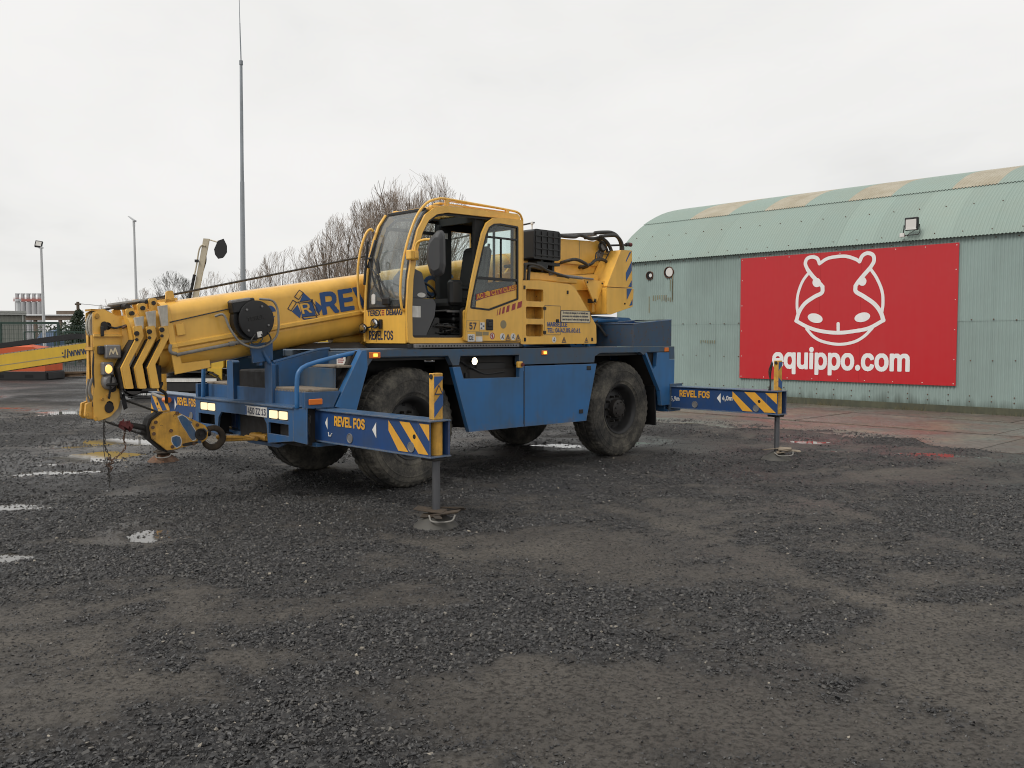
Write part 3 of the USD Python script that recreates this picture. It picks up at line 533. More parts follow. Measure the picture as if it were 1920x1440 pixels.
# ---- carrier: deck, spine, side panels
fr = group_part(cr, "carrier")
P_("spine", MB().box(-3.0, 3.28, -0.42, 0.42, 0.55, 1.36, .02), "dark_hydraulics", parent=fr)
P_("deck", MB().box(-3.06, 2.60, -1.2, 1.2, 1.50, 1.575, .005), "deck_blue", parent=fr)
for s in (1, -1):
    e = Polygon([(2.66, 1.592), (-3.06, 1.592), (-3.07, 1.40), (-2.93, 1.40), (-2.93, 1.515), (-2.36, 1.515), (-2.28, 1.47), (-2.2, 1.515), (-1.28, 1.515), (-1.17, 1.47), (-1.15, 1.385), (0.32, 1.385), (0.32, 1.51), (1.31, 1.51), (1.335, 1.40), (1.43, 1.40), (1.50, 1.515), (2.56, 1.515), (2.64, 1.42), (2.72, 1.42), (2.72, 1.55)])
    P_("deck_edge", MB().ext(e, "y", s * 1.17, s * 1.25), "deck_blue", parent=fr)
P_("rear_beam", MB().box(-3.065, -2.95, -1.16, 1.16, 0.6, 1.49, .01), "crane_blue", parent=fr)
for s in (1, -1):
    sk = Polygon([(1.435, 1.38), (1.17, .59), (.235, .59), (.235, 1.365), (.315, 1.365), (.315, 1.225), (1.26, 1.235), (1.315, 1.38)])
    P_("side_panel", MB().ext(sk, "y", s * 1.185, s * 1.25), "crane_blue", parent=cr)
    dr = Polygon([(.225, .59), (-.985, .583), (-1.2, 1.365), (.225, 1.365)])
    d = P_("side_door", MB().ext(dr, "y", s * 1.19, s * 1.254), "crane_blue")
    if s > 0:
        for x, z in ((-1.03, 1.31), (-.87, .72)):
            P_("latch", MB().box(x - .045, x + .04, 1.25, 1.262, z - .028, z + .028, .004), "black_plastic", parent=d)
        P_("hinge", MB().cyl((.235, 1.25, 1.30), (.235, 1.25, 0.62), .007, n=8), "black_steel", parent=d)
    P_("tank", MB().box(-.9, 1.1, s * .5, s * 1.15, .62, 1.36, .03), "dark_hydraulics", parent=fr)
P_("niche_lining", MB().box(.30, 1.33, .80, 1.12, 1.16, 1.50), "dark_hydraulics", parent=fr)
nc = MB()
for x in (.55, .68, .8, 1.12, 1.2): nc.cyl((x, 1.13, 1.24), (x, 1.13, 1.30), .02, n=8)
nc.box(.45, .95, 1.12, 1.14, 1.3, 1.42, .01); nc.tube(spline([(1.25, 1.14, 1.46), (1.0, 1.16, 1.34), (.8, 1.15, 1.28), (.5, 1.16, 1.3)], 5), .01, 6)
P_("control_valves", nc, "black_steel", parent=fr)
wl = P_("work_lamp", MB().lathe([(.0, -.05), (.03, -.05), (.05, .0), (.05, .012)], 20, (1.045, 1.2, 1.44), NY), "black_plastic", smooth=40, label="lit work lamp in the dark recess of the side panel")
P_("lens", MB().lathe([(.0, .016), (.03, .015), (.045, .008)], 20, (1.045, 1.2, 1.44), NY), "lamp_glow", parent=wl)
es = P_("emergency_stop", MB().box(.30, .385, 1.255, 1.30, 1.345, 1.425, .008), "crane_yellow")
P_("button", MB().lathe([(.0, .03), (.022, .028), (.024, .01), (.012, 0)], 16, (.325, 1.30, 1.385), NY), "red_tape", smooth=40, parent=es)
# arches
for s in (1, -1):
    for x0, x1 in ((1.3, 2.62), (-2.35, -1.1)):
        P_("wheel_arch", MB().box(x0, x1, s * .5, s * .56, .75, 1.5).box(x0, x1, s * .5, s * 1.17, 1.47, 1.497), "dark_void" if False else "black_steel", parent=fr)
    rp = Polygon([(-2.31, 1.505), (-2.70, .92), (-2.74, .70), (-2.97, .70), (-3.06, .98), (-3.07, 1.395), (-2.94, 1.395), (-2.94, 1.505), (-2.62, 1.505), (-2.6, 1.30), (-2.52, 1.25), (-2.42, 1.25), (-2.36, 1.34), (-2.36, 1.505)])
    P_("rear_wing", MB().ext(rp, "y", s * 1.18, s * 1.25), "crane_blue")
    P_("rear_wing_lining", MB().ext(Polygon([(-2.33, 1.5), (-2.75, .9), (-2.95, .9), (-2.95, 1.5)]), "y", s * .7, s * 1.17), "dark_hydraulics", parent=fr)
    P_("mud_flap", MB().hull([(x, s * y, z) for x, z in ((-2.62, 1.0), (-2.66, .40), (-2.645, 1.0), (-2.685, .40)) for y in (.74, 1.2)]), "black_plastic")
    fw = Polygon([(2.655, 1.592), (3.05, 1.02), (2.80, .93), (2.63, 1.40), (2.65, 1.50), (2.6, 1.592)])
    w = P_("front_wing", MB().ext(Polygon([(2.66, 1.59), (2.72, 1.585), (3.06, 1.0), (2.80, .93), (2.645, 1.40)]), "y", s * 1.17, s * 1.253), "crane_blue")
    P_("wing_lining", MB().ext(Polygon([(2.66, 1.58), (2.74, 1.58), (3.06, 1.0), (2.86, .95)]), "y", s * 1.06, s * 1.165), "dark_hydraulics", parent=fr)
# long dents / dirty water marks are in the paint; marker lamps
for x, z, lit in ((2.555, 1.535, 1), (-.14, 1.53, 1), (-2.85, 1.545, 0)):
    m = P_("marker_lamp", MB().box(x - .075, x + .075, 1.25, 1.262, z - .034, z + .034, .005) if x > 2 else MB().box(x - .055, x + .055, 1.25, 1.262, z - .03, z + .03, .005), "amber_lens")
    if lit: P_("glow", MB().box(x - .035, x + .025, 1.261, 1.272, z - .018, z + .018, .006), "amber_lit", parent=m)
# front steps, wall plates, cradle
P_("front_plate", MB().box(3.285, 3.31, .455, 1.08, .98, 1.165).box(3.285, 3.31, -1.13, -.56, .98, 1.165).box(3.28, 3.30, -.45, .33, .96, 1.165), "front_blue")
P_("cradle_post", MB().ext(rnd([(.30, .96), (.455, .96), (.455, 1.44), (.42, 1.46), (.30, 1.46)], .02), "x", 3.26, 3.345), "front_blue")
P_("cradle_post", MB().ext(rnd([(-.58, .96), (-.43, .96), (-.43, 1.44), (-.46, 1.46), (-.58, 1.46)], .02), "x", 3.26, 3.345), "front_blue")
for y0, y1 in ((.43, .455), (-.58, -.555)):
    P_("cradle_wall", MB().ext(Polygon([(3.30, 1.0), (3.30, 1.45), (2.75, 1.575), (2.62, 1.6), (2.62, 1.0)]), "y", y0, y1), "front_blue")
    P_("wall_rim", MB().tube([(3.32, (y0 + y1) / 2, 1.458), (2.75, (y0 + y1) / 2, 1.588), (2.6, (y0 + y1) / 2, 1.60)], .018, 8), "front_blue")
P_("cradle_floor", MB().box(2.6, 3.28, -.55, .43, 1.02, 1.06), "dark_hydraulics", parent=fr)
P_("cradle_back", MB().box(2.58, 2.60, -.55, .43, 1.06, 1.49), "deck_blue", parent=fr)
br = MB().ext(Polygon([(-.35, 1.12), (.1, 1.12), (.14, 1.2), (.02, 1.42), (-.1, 1.44), (-.22, 1.28), (-.38, 1.2)]), "x", 3.05, 3.09)
for y, z in ((-.06, 1.36), (-.24, 1.2), (.02, 1.2)): br.cyl((3.07, y, z), (3.105, y, z), .03, n=12)
P_("lock_bracket", br.box(2.85, 3.22, -.42, .16, 1.06, 1.09), "grey_steel", label="grey brown bracket plate inside the front cradle")
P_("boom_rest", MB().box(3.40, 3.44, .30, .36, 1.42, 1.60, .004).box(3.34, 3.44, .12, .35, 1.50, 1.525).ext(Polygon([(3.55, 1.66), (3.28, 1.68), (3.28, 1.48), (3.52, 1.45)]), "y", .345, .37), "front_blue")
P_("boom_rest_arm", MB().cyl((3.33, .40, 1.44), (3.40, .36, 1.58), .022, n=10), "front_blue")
st = MB().box(3.0, 3.30, .46, 1.22, 1.166, 1.19, .004)
P_("step", st, "tread_plate"); P_("step", MB().box(2.98, 3.30, -1.2, -.585, 1.166, 1.19, .004), "tread_plate"); P_("step", MB().box(2.68, 2.98, .60, 1.2, 1.405, 1.43, .004), "tread_plate")
for y0, y1 in ((.46, 1.20),): 
    t = MB()
    for k in range(24): t.box(3.301, 3.312, y0 + k * .031, y0 + k * .031 + .018, 1.150, 1.168)
    P_("tread_teeth", t, "tread_plate", kind="stuff")
P_("riser", MB().box(2.99, 3.005, .48, 1.16, 1.19, 1.40).box(2.70, 2.715, .60, 1.16, 1.43, 1.57), "deck_blue", parent=fr)
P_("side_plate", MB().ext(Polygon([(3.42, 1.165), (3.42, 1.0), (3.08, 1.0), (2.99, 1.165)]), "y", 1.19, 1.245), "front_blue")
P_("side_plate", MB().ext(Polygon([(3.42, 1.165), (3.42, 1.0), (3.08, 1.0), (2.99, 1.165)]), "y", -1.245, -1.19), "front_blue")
m = P_("marker_lamp", MB().box(3.22, 3.38, 1.245, 1.262, 1.035, 1.095, .006), "amber_lens")
sk = P_("notice", MB().box(2.735, 2.74, .80, .97, 1.43, 1.545), "decal_white", label="white notice with red lettering")
t = MB()
for k in range(4): t.box(2.7405, 2.742, .825, .945 - .02 * (k % 2), 1.52 - k * .023, 1.53 - k * .023)
P_("print", t, "decal_red", parent=sk)
rl = spline([(2.66, 1.13, 1.575), (2.95, 1.14, 1.525), (3.2, 1.15, 1.475)], 6); el = [(3.33, 1.15, 1.44), (3.41, 1.15, 1.395), (3.45, 1.15, 1.30), (3.455, 1.15, 1.0)]
P_("handrail", MB().tube(np.vstack([rl, spline(el, 5)]), .024, 10), "crane_blue", smooth=True)
P_("handrail", MB().tube(np.vstack([spline([(2.66, -1.13, 1.575), (3.2, -1.1, 1.52), (3.34, -1.06, 1.49), (3.41, -1.03, 1.42), (3.43, -1.03, 1.0)], 5)]), .024, 10), "crane_blue", smooth=True)

# ---- bumper
bm = group_part(cr, "bumper")
face = Polygon([(-1.12, .995), (1.12, .995), (1.12, .66), (.60, .60), (.58, .80), (.52, .87), (-.46, .87), (-.53, .80), (-.56, .60), (-1.12, .66)])
face = face.difference(union_all([sbox(.62, .705, 1.03, .825), sbox(-1.04, .705, -.62, .825), sbox(.625, .862, 1.025, .965), sbox(-1.0, .862, -.60, .965)]))
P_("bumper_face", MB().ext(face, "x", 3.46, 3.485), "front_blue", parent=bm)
P_("bumper_top", MB().box(3.22, 3.50, -1.13, 1.13, .996, 1.012), "worn_blue", parent=bm)
for s in (1, -1):
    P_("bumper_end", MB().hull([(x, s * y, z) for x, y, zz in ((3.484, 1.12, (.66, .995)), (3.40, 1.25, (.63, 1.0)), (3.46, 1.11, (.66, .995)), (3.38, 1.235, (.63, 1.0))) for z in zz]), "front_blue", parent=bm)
    P_("lamp_bay", MB().box(3.30, 3.33, s * .58, s * 1.08, .68, .99).box(3.33, 3.46, s * .575, s * .59, .62, .99).box(3.33, 3.46, s * 1.06, s * 1.08, .66, .99), "dark_void", parent=bm)
    P_("bumper_bottom", MB().hull([(3.46, s * .60, .61), (3.46, s * 1.12, .66), (3.10, s * .6, .56), (3.10, s * 1.12, .60), (3.46, s * .60, .63), (3.46, s * 1.12, .68), (3.10, s * .6, .58), (3.10, s * 1.12, .62)]), "black_steel", parent=bm)
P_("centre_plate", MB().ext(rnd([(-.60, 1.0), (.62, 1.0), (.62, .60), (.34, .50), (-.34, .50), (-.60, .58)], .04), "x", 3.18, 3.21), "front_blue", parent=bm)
for y in (.72, .92, -.705, -.895):
    b = P_("headlight", MB().ext(rnd([(y - .098, .862), (y + .098, .862), (y + .098, .965), (y - .098, .965)], .015), "x", 3.42, 3.478), "black_plastic")
    P_("lens", MB().ext(rnd([(y - .082, .872), (y + .082, .872), (y + .082, .955), (y - .082, .955)], .014), "x", 3.476, 3.487), "lamp_lens", parent=b)
pl = P_("licence_plate", MB().box(3.487, 3.493, .13, .60, .872, .978), "decal_white")
P_("lettering", text("450 ZZ 13", .068, (3.493, .18, .892), (0, 1, 0), UP, xs=.86, lift=.001, weight=0.0), "decal_navy", parent=pl)
P_("country_band", MB().box(3.493, 3.495, .132, .165, .875, .975), "decal_blue", parent=pl)
P_("towing_eye", MB().box(3.2, 3.36, .02, .10, .58, .66, .015).box(3.2, 3.36, .22, .30, .58, .66, .015).cyl((3.34, -.02, .62), (3.34, .34, .62), .035, n=14), "worn_yellow")
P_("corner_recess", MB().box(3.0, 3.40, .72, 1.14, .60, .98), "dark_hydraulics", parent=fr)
cz = MB()
rs = np.random.RandomState(3)
for k in range(7): cz.tube(spline([(3.34 + rs.uniform(-.03, .04), 1.15 + rs.uniform(0, .05), .68 + rs.uniform(0, .25)) for _ in range(4)], 4), .009, 6)
P_("hoses", cz, "hose_rubber", parent=fr)

# ---- wheels
def tyre_mesh(side, R=.695, W=.40):
    """outer face towards +y*side at y=+.20"""
    prof = [(.355, -.17), (.40, -.185), (.50, -.20), (.60, -.195), (.645, -.178), (.672, -.168), (.688, -.14), (.692, -.08), (.678, -.074), (.678, -.05), (.693, -.044), (.694, 0), (.693, .044), (.678, .05), (.678, .074), (.692, .08), (.688, .14), (.672, .168), (.645, .178),
            (.628, .186), (.624, .192), (.60, .197), (.57, .2), (.565, .204), (.555, .204), (.55, .2), (.50, .2), (.43, .194), (.425, .198), (.41, .198), (.405, .190), (.375, .175), (.355, .17)]
    def wob(k, r, a):
        h = abs(prof[k][1])
        if r > .66 and h > .10: return r - .013 * ((a * 46 / (2 * PI) + (0.5 if prof[k][1] < 0 else 0)) % 1 < .34)
        if r > .686 and h < .10: return r - .010 * ((a * 46 / (2 * PI) + h * 3) % 1 < .16)
        return np.full(len(a), r)
    return MB().lathe(prof, 276, (0, 0, 0), (0, side, 0), wob)
def wheel(x, y, side, steer=0):
    w = group_part(cr, "wheel"); M = tmat((x, y, .69), (0, 0, steer)); d = side
    P_("tyre", tf(tyre_mesh(side), M), "tyre_rubber", smooth=32, parent=w)
    rim = MB().lathe([(.0, .085), (.12, .085), (.125, .06), (.24, .035), (.285, .02), (.30, .05), (.315, .13), (.335, .165), (.358, .178), (.366, .182), (.37, .172), (.362, .15)], 48, (0, 0, 0), (0, d, 0)).lathe([(.358, -.16), (.30, -.1), (.1, -.05), (0, -.05)], 32, (0, 0, 0), (0, d, 0))
    P_("rim", tf(rim, M), "black_steel", smooth=35, parent=w)
    hb = MB().lathe([(0, .185), (.08, .182), (.115, .165), (.135, .15), (.14, .08)], 36, (0, 0, 0), (0, d, 0))
    for k in range(10):
        a = k * 2 * PI / 10; hb.cyl((.185 * math.cos(a), d * .05, .185 * math.sin(a)), (.185 * math.cos(a), d * .115, .185 * math.sin(a)), .019, .015, 6)
    for k in range(8):
        a = k * 2 * PI / 8 + .2; hb.cyl((.10 * math.cos(a), d * .15, .10 * math.sin(a)), (.10 * math.cos(a), d * .19, .10 * math.sin(a)), .011, n=6)
    P_("hub", tf(hb, M), "dark_hydraulics", smooth=30, parent=w)
    ho = MB()
    for k in range(10):
        a = (k + .5) * 2 * PI / 10; c = np.array([.262 * math.cos(a), d * .029, .262 * math.sin(a)]); ho.cyl(c, c + [0, d * .004, 0], .026, n=14)
    P_("rim_holes", tf(ho, M), "dark_void", parent=w)
for x in (1.97, -1.87):
    for s in (1, -1): wheel(x, s * .97, s, math.radians(5.5) if x > 0 else 0)
P_("axle", MB().cyl((1.97, -.8, .69), (1.97, .8, .69), .11, n=14).lathe([(.0, -.2), (.2, -.15), (.24, 0), (.2, .15), (0, .2)], 20, (1.97, 0, .69), (1, 0, 0)), "dark_hydraulics", smooth=40, parent=fr)
P_("axle", MB().cyl((-1.87, -.8, .69), (-1.87, .8, .69), .11, n=14).lathe([(.0, -.2), (.2, -.15), (.24, 0), (.2, .15), (0, .2)], 20, (-1.87, 0, .69), (1, 0, 0)), "dark_hydraulics", smooth=40, parent=fr)

# ---- outriggers
def outrigger(xs, s, front, marks=True):
    """xs: fore-aft place of the beam, s: +1 our side; the lettered face looks forward"""
    o = group_part(cr, "outrigger", label={(1, 1): "front outrigger on our side, jack far out", (1, -1): "rear outrigger on our side with length marks", (-1, 1): "front outrigger on the far side"}.get((s, 1 if front else -1)))
    xf, xb = xs + .125, xs - .085; z0, z1 = .66, .972; R_ = (0, 1, 0); JY = 2.96
    Y = lambda y: s * y
    P_("beam", MB().box(xb, xf, Y(.6), Y(2.86), z0, z1), "beam_blue", parent=o)
    P_("face_plate", MB().box(xf - .012, xf + .001, Y(2.86), Y(3.028), z0, z1), "beam_blue", parent=o)
    P_("flange", MB().box(xb - .012, xf + .022, Y(1.2), Y(3.06), z1, z1 + .012), "worn_blue", parent=o)
    P_("flange", MB().box(xb - .012, xf + .022, Y(1.2), Y(3.06), z0 - .012, z0), "worn_blue", parent=o)
    P_("end_plate", MB().box(xb - .005, xb + .012, Y(2.86), Y(3.05), z0 + .001, z1 - .001), "beam_blue", parent=o)
    P_("jack_housing", MB().cyl((xs, Y(JY), z0 + .001), (xs, Y(JY), z1 - .001), .060, n=24), "worn_yellow", smooth=40, parent=o)
    P_("jack_bracket", MB().box(xs - .05, xs + .10, Y(JY) - .10, Y(JY) + .085, z0 - .045, z0 - .012, .008), "dark_hydraulics", parent=o)
    tx0, tx1, ty = xs - .055, xs + .05, .036
    P_("jack_top", MB().box(tx0, tx1, Y(JY) - ty, Y(JY) + ty, z1 + .012, 1.405, .004), "worn_yellow", parent=o)
    if s > 0:
        yy = JY + ty + .0002; bz = z1 + .012; c_ = (tx0 + tx1) / 2
        for q in ([(-.052, .02), (.052, .13), (.052, .26), (-.052, .15)], [(-.052, .28), (.052, .37), (.052, .392), (-.052, .392)]) if front else ([(-.052, .06), (.052, .02), (.052, .12), (-.052, .19)], [(-.052, .28), (.052, .36), (.052, .40), (-.052, .40)]):
            P_("stripe", decal(Polygon(q), (c_, yy, bz), RT, UP), "decal_blue", parent=o)
        if front:
            P_("warning_triangle", decal(Polygon([(-.045, 0), (.045, 0), (0, .085)]), (c_, yy, 1.215), RT, UP, lift=.0045), "decal_yellow", parent=o)
            P_("triangle_edge", decal(Polygon([(-.05, -.005), (.05, -.005), (0, .09)]).difference(Polygon([(-.036, .006), (.036, .006), (0, .072)])), (c_, yy, 1.215), RT, UP, lift=.0065), "decal_navy", parent=o)
        P_("top_bolt", MB().cyl((tx1, JY, 1.375), (tx1 + .01, JY, 1.375), .022, n=14), "dark_hydraulics", parent=o)
    P_("jack_rod", MB().cyl((xs, Y(JY), .09), (xs, Y(JY), z0 - .04), .037, n=28), "rod_steel", smooth=40, parent=o)
    P_("foot", MB().lathe([(0, .0), (.205, .0), (.212, .012), (.208, .024), (.17, .062), (.115, .100), (.075, .125), (.055, .135), (.0, .135)], 40, (xs, Y(JY), -.008)), "foot_steel" if s > 0 else "rusty_steel", smooth=30, parent=o)
    # broken boards and wire caught on the foot
    k = MB(); rr = np.random.RandomState(int(abs(xs) * 10 + s * 5 + 20 * front) % 97)
    for q in range(6):
        c = np.array([xs + rr.uniform(-.10, .07), Y(JY) + rr.uniform(-.04, .17), .115 + q * .011]); a = rr.uniform(0, PI); L, w_ = rr.uniform(.09, .19), rr.uniform(.02, .05)
        m = MB().hull([(x * L * rr.uniform(.8, 1), y * w_ * (1 + .3 * rr.rand()), z + rr.uniform(-.004, .004)) for x in (-1, 1) for y in (-1, 1) for z in (-.005, .007)])
        k.mesh(tf(m, tmat(c, (rr.uniform(-.25, .25), rr.uniform(-.25, .12), a))))
    P_("foot_debris", k, "old_mat" if front else "tread_plate", parent=o, kind="stuff")
    P_("foot_handle", MB().tube(spline([(xs + .10, Y(JY) + .02, .12), (xs + .14, Y(JY) + .12, .085), (xs + .04, Y(JY) + .25, .095), (xs - .02, Y(JY) + .24, .14)], 5), .008, 6), "hose_grey", parent=o)
    # stripes, holes, lettering on the forward face
    fx = xf + .0015; dy = 0.0 if front else -.10
    def yz(ylist): return Polygon([(y * (1 if s > 0 else -1), z) for y, z in ylist])
    for q in ([(2.42 + dy, .950), (2.42 + dy, .855), (2.57 + dy * .8, .675), (2.72 + dy * .7, .675)], [(2.59 + dy * .8, .950), (2.74 + dy * .6, .950), (3.01, .675), (2.87 + dy * .4, .675)], [(2.88 + dy * .4, .950), (3.022, .950), (3.022, .80)]):
        P_("stripe", decal(yz(q) if s > 0 else yz([(y, .972 + .66 - z) for y, z in q]), (fx, 0, 0), R_, UP), "decal_yellow", parent=o)
    for y in (1.78 + dy, 2.76 + dy * .6):
        P_("round_hole", MB().lathe([(.050, 0), (.050, .006), (.043, .007), (.040, .003), (0, .0028)], 24, (fx, Y(y), .725), (1, 0, 0)), "grey_steel", parent=o)
    P_("round_hole", MB().cyl((fx, Y(2.81 + dy * .6), .825), (fx + .0045, Y(2.81 + dy * .6), .825), .022, n=16), "dark_void", parent=o)
    if s > 0:
        P_("lettering", text("REVEL FOS", .092, (fx, 1.50 + dy, .835), R_, UP, xs=.80, weight=.03), "decal_yellow", parent=o)
        P_("arrow", decal(Polygon([(1.34 + dy * 1.6, .85), (1.385 + dy * 1.6, .915), (1.385 + dy * 1.6, .785)]), (fx, 0, 0), R_, UP), "decal_white", parent=o)
        P_("arrow", decal(Polygon([(2.16 + dy, .84), (2.225 + dy, .915), (2.225 + dy, .765)]), (fx, 0, 0), R_, UP), "decal_white", parent=o)
        if not front:
            P_("lettering", text("4,0m", .062, (fx, 2.145, .815), R_, UP, xs=.85), "decal_white", parent=o)
            P_("lettering", text("5,9m", .062, (fx, 1.24, .765), R_, UP, xs=.8), "decal_white", parent=o)
        else: P_("hook_mark", MB().tube([(fx + .003, 1.40, .76), (fx + .003, 1.405, .72), (fx + .003, 1.44, .72), (fx + .003, 1.46, .75)], .006, 6), "decal_white", parent=o)
    else:
        P_("lettering", text("REVEL FOS", .092, (fx, -2.18, .85), R_, UP, xs=.80, weight=.03), "decal_yellow", parent=o)
        P_("arrow", decal(Polygon([(-2.20, .85), (-2.26, .925), (-2.26, .775)]), (fx, 0, 0), R_, UP), "decal_white", parent=o)
    return o
o = outrigger(3.114, 1, True); outrigger(3.114, -1, True); o2_ = outrigger(-3.114, 1, False); outrigger(-3.114, -1, False)
lp = P_("flash_lamp", MB().cyl((3.30, -2.45, .90), (3.30, -2.30, .905), .035, n=12), "amber_lens")
P_("lamp_bar", MB().cyl((3.29, -2.85, .96), (3.30, -2.40, .915), .022, n=10), "hose_grey")
for xs in (3.114, -3.114):
    for s in (1, -1):
        P_("outrigger_box", MB().box(xs - .17, xs - .14, s * .4, s * 1.22, .61, 1.0).box(xs - .17, xs + .16, s * .4, s * 1.22, .985, 1.01).box(xs - .17, xs + .16, s * .4, s * 1.22, .59, .63), "crane_blue")
P_("outrigger_collar", MB().box(-3.27, -2.95, 1.22, 1.26, .62, 1.02), "deck_blue")
P_("jack_hose", MB().tube(spline([(-3.06, 2.90, 1.39), (-3.05, 2.86, 1.25), (-3.06, 2.88, 1.1), (-3.05, 2.86, .98)], 6), .012, 6).tube(spline([(-3.05, 2.91, 1.37), (-3.07, 2.87, 1.2), (-3.06, 2.88, .98)], 6), .012, 6), "hose_rubber", smooth=True)
P_("jack_hose", MB().tube(spline([(3.10, 2.90, 1.38), (3.07, 2.86, 1.25), (3.09, 2.9, .98)], 6), .012, 6), "hose_rubber", smooth=True)

# ---- on the deck: rear box, engine hump
rb = P_("rear_box", MB().ext(Polygon([(-2.04, 1.595), (-2.98, 1.595), (-2.98, 1.995), (-2.04, 1.925)]), "y", 1.235, 1.25), "box_blue", label="open blue box on the rear deck, its paint worn and rust spotted")
P_("box_front", MB().box(-2.055, -2.04, .55, 1.234, 1.595, 1.92), "box_blue", parent=rb)
P_("box_back", MB().box(-2.98, -2.965, .55, 1.234, 1.595, 1.98).ext(Polygon([(-2.06, 1.595), (-2.96, 1.595), (-2.96, 1.99), (-2.06, 1.92)]), "y", .55, .565), "beam_blue", parent=rb)
P_("box_rim", MB().tube([(-2.04, 1.243, 1.928), (-2.98, 1.243, 1.998), (-2.98, .56, 1.998), (-2.04, .56, 1.928), (-2.04, 1.243, 1.928)], .011, 6), "worn_blue", parent=rb)
P_("box_load", MB().box(-2.95, -2.07, .57, 1.23, 1.6, 1.80, .02), "dark_hydraulics", parent=rb)
hump = [(-1.5, 1.59), (-1.52, 1.93), (-1.62, 2.02), (-1.8, 2.06), (-2.9, 2.04), (-3.0, 1.98), (-3.02, 1.59)]
P_("engine_hood", MB().ext(rnd(hump, .03), "y", -1.1, .50), "crane_blue")
P_("hood_pipe", MB().tube(spline([(-1.42, .9, 1.6), (-1.45, .9, 1.85), (-1.52, .85, 1.95), (-1.8, .7, 1.98), (-2.4, .65, 2.0)], 6), .035, 10), "crane_blue", smooth=True)
P_("hood_grille", MB().box(-1.6, -1.98, .5, .62, 1.7, 1.98, .01), "dark_hydraulics")
P_("deck_hose", MB().tube(spline([(-1.55, .7, 1.62), (-1.58, .8, 1.86), (-1.7, .75, 1.93), (-1.9, .7, 1.9), (-2.02, .75, 1.75)], 6), .02, 8).tube(spline([(-1.5, .6, 1.62), (-1.6, .7, 1.92), (-1.85, .72, 1.97)], 6), .018, 8), "hose_rubber", smooth=True)
# ================================================================== SUPERSTRUCTURE
up_ = group_part(cr, "turntable")
P_("slew_ring", MB().cyl((0, 0, 1.575), (0, 0, 1.63), .72, n=48).cyl((0, 0, 1.60), (0, 0, 1.66), .60, n=48), "dark_hydraulics", smooth=40, parent=up_)
P_("base_plate", MB().box(-2.3, 1.2, -.42, .42, 1.645, 1.70, .01).box(.2, 2.05, .36, 1.2, 1.60, 1.655, .008), "black_steel", parent=up_)
P_("guard", MB().hull([(2.95, -.3, 1.60), (2.95, .30, 1.60), (2.1, .5, 1.60), (2.1, -.5, 1.60), (2.75, .25, 1.655), (2.15, .38, 1.67), (2.15, -.4, 1.67), (2.75, -.2, 1.655)]), "black_plastic", parent=up_)
grid = MB().box(.28, 1.22, 1.14, 1.235, 1.615, 1.665, .006)
P_("sill_step", MB().box(.30, 1.98, 1.15, 1.235, 1.607, 1.655, .006), "grey_steel")
hl = MB()
for k in range(34): hl.cyl((.36 + k * .047, 1.235, 1.63), (.36 + k * .047, 1.2375, 1.63), .010, n=8)
P_("sill_holes", hl, "dark_void", kind="stuff")
# side plates carrying the boom pivot
sp = [(.15, 1.66), (.15, 2.2), (-.4, 2.75), (-1.2, 2.93), (-2.1, 3.16), (-2.35, 3.18), (-2.5, 3.05), (-2.45, 2.55), (-1.9, 2.25), (-1.45, 1.66)]
for s in (1, -1): P_("pivot_plate", MB().ext(rnd(sp, .08), "y", s * .36, s * .40), "crane_yellow")
P_("pivot_pin", MB().cyl((-2.25, .33, 2.98), (-2.25, .47, 2.98), .10, n=24).cyl((-2.25, .46, 2.98), (-2.25, .485, 2.98), .065, n=24), "grey_steel", smooth=40)
P_("pivot_plate", MB().ext(rnd([(-1.25, 2.98), (-1.25, 2.62), (-2.1, 2.7), (-2.42, 2.9), (-2.38, 3.1), (-2.22, 3.17), (-2.0, 3.12)], .05), "y", .402, .43), "crane_yellow", label="outer cheek plate at the boom pivot")
# yellow beams and boxes between cab and counterweight
P_("cross_beam", MB().box(-.05, -.72, .43, .95, 2.49, 2.60, .012), "crane_yellow")
P_("cross_beam", MB().box(-.86, -1.40, .43, .72, 2.50, 2.62, .012).box(-1.05, -1.12, .44, .66, 2.1, 2.5, .01), "crane_yellow")
P_("cross_beam", MB().ext(Polygon([(-1.3, 2.62), (-2.0, 2.68), (-2.05, 2.45), (-1.3, 2.40)]), "y", .43, .60), "crane_yellow")
P_("frame_box", MB().ext(Polygon([(-.9, 1.7), (-.9, 2.35), (-1.3, 2.45), (-1.95, 2.50), (-1.95, 1.98), (-1.6, 1.7)]), "y", .41, .52), "crane_yellow")
P_("frame_opening", MB().ext(rnd([(-1.30, 1.80), (-1.30, 2.14), (-1.38, 2.2), (-1.50, 2.2), (-1.50, 1.80)], .03), "y", .515, .524).ext(rnd([(-1.08, 1.9), (-1.08, 2.18), (-1.18, 2.2), (-1.18, 1.9)], .03), "y", .515, .524), "dark_void")
P_("winch_guard", MB().ext(Polygon([(-1.56, 2.57), (-2.02, 2.565), (-1.86, 2.28), (-1.80, 2.22), (-1.75, 2.28)]), "y", .70, .72), "crane_yellow", label="yellow triangular bracket plate hung with hoses")
P_("guard_bolts", MB().cyl((-1.62, .715, 2.535), (-1.62, .73, 2.535), .014, n=8).cyl((-1.96, .715, 2.53), (-1.96, .73, 2.53), .014, n=8).cyl((-1.80, .715, 2.27), (-1.80, .73, 2.27), .018, n=8).box(-1.77, -1.83, .60, .72, 2.24, 2.30), "black_steel")
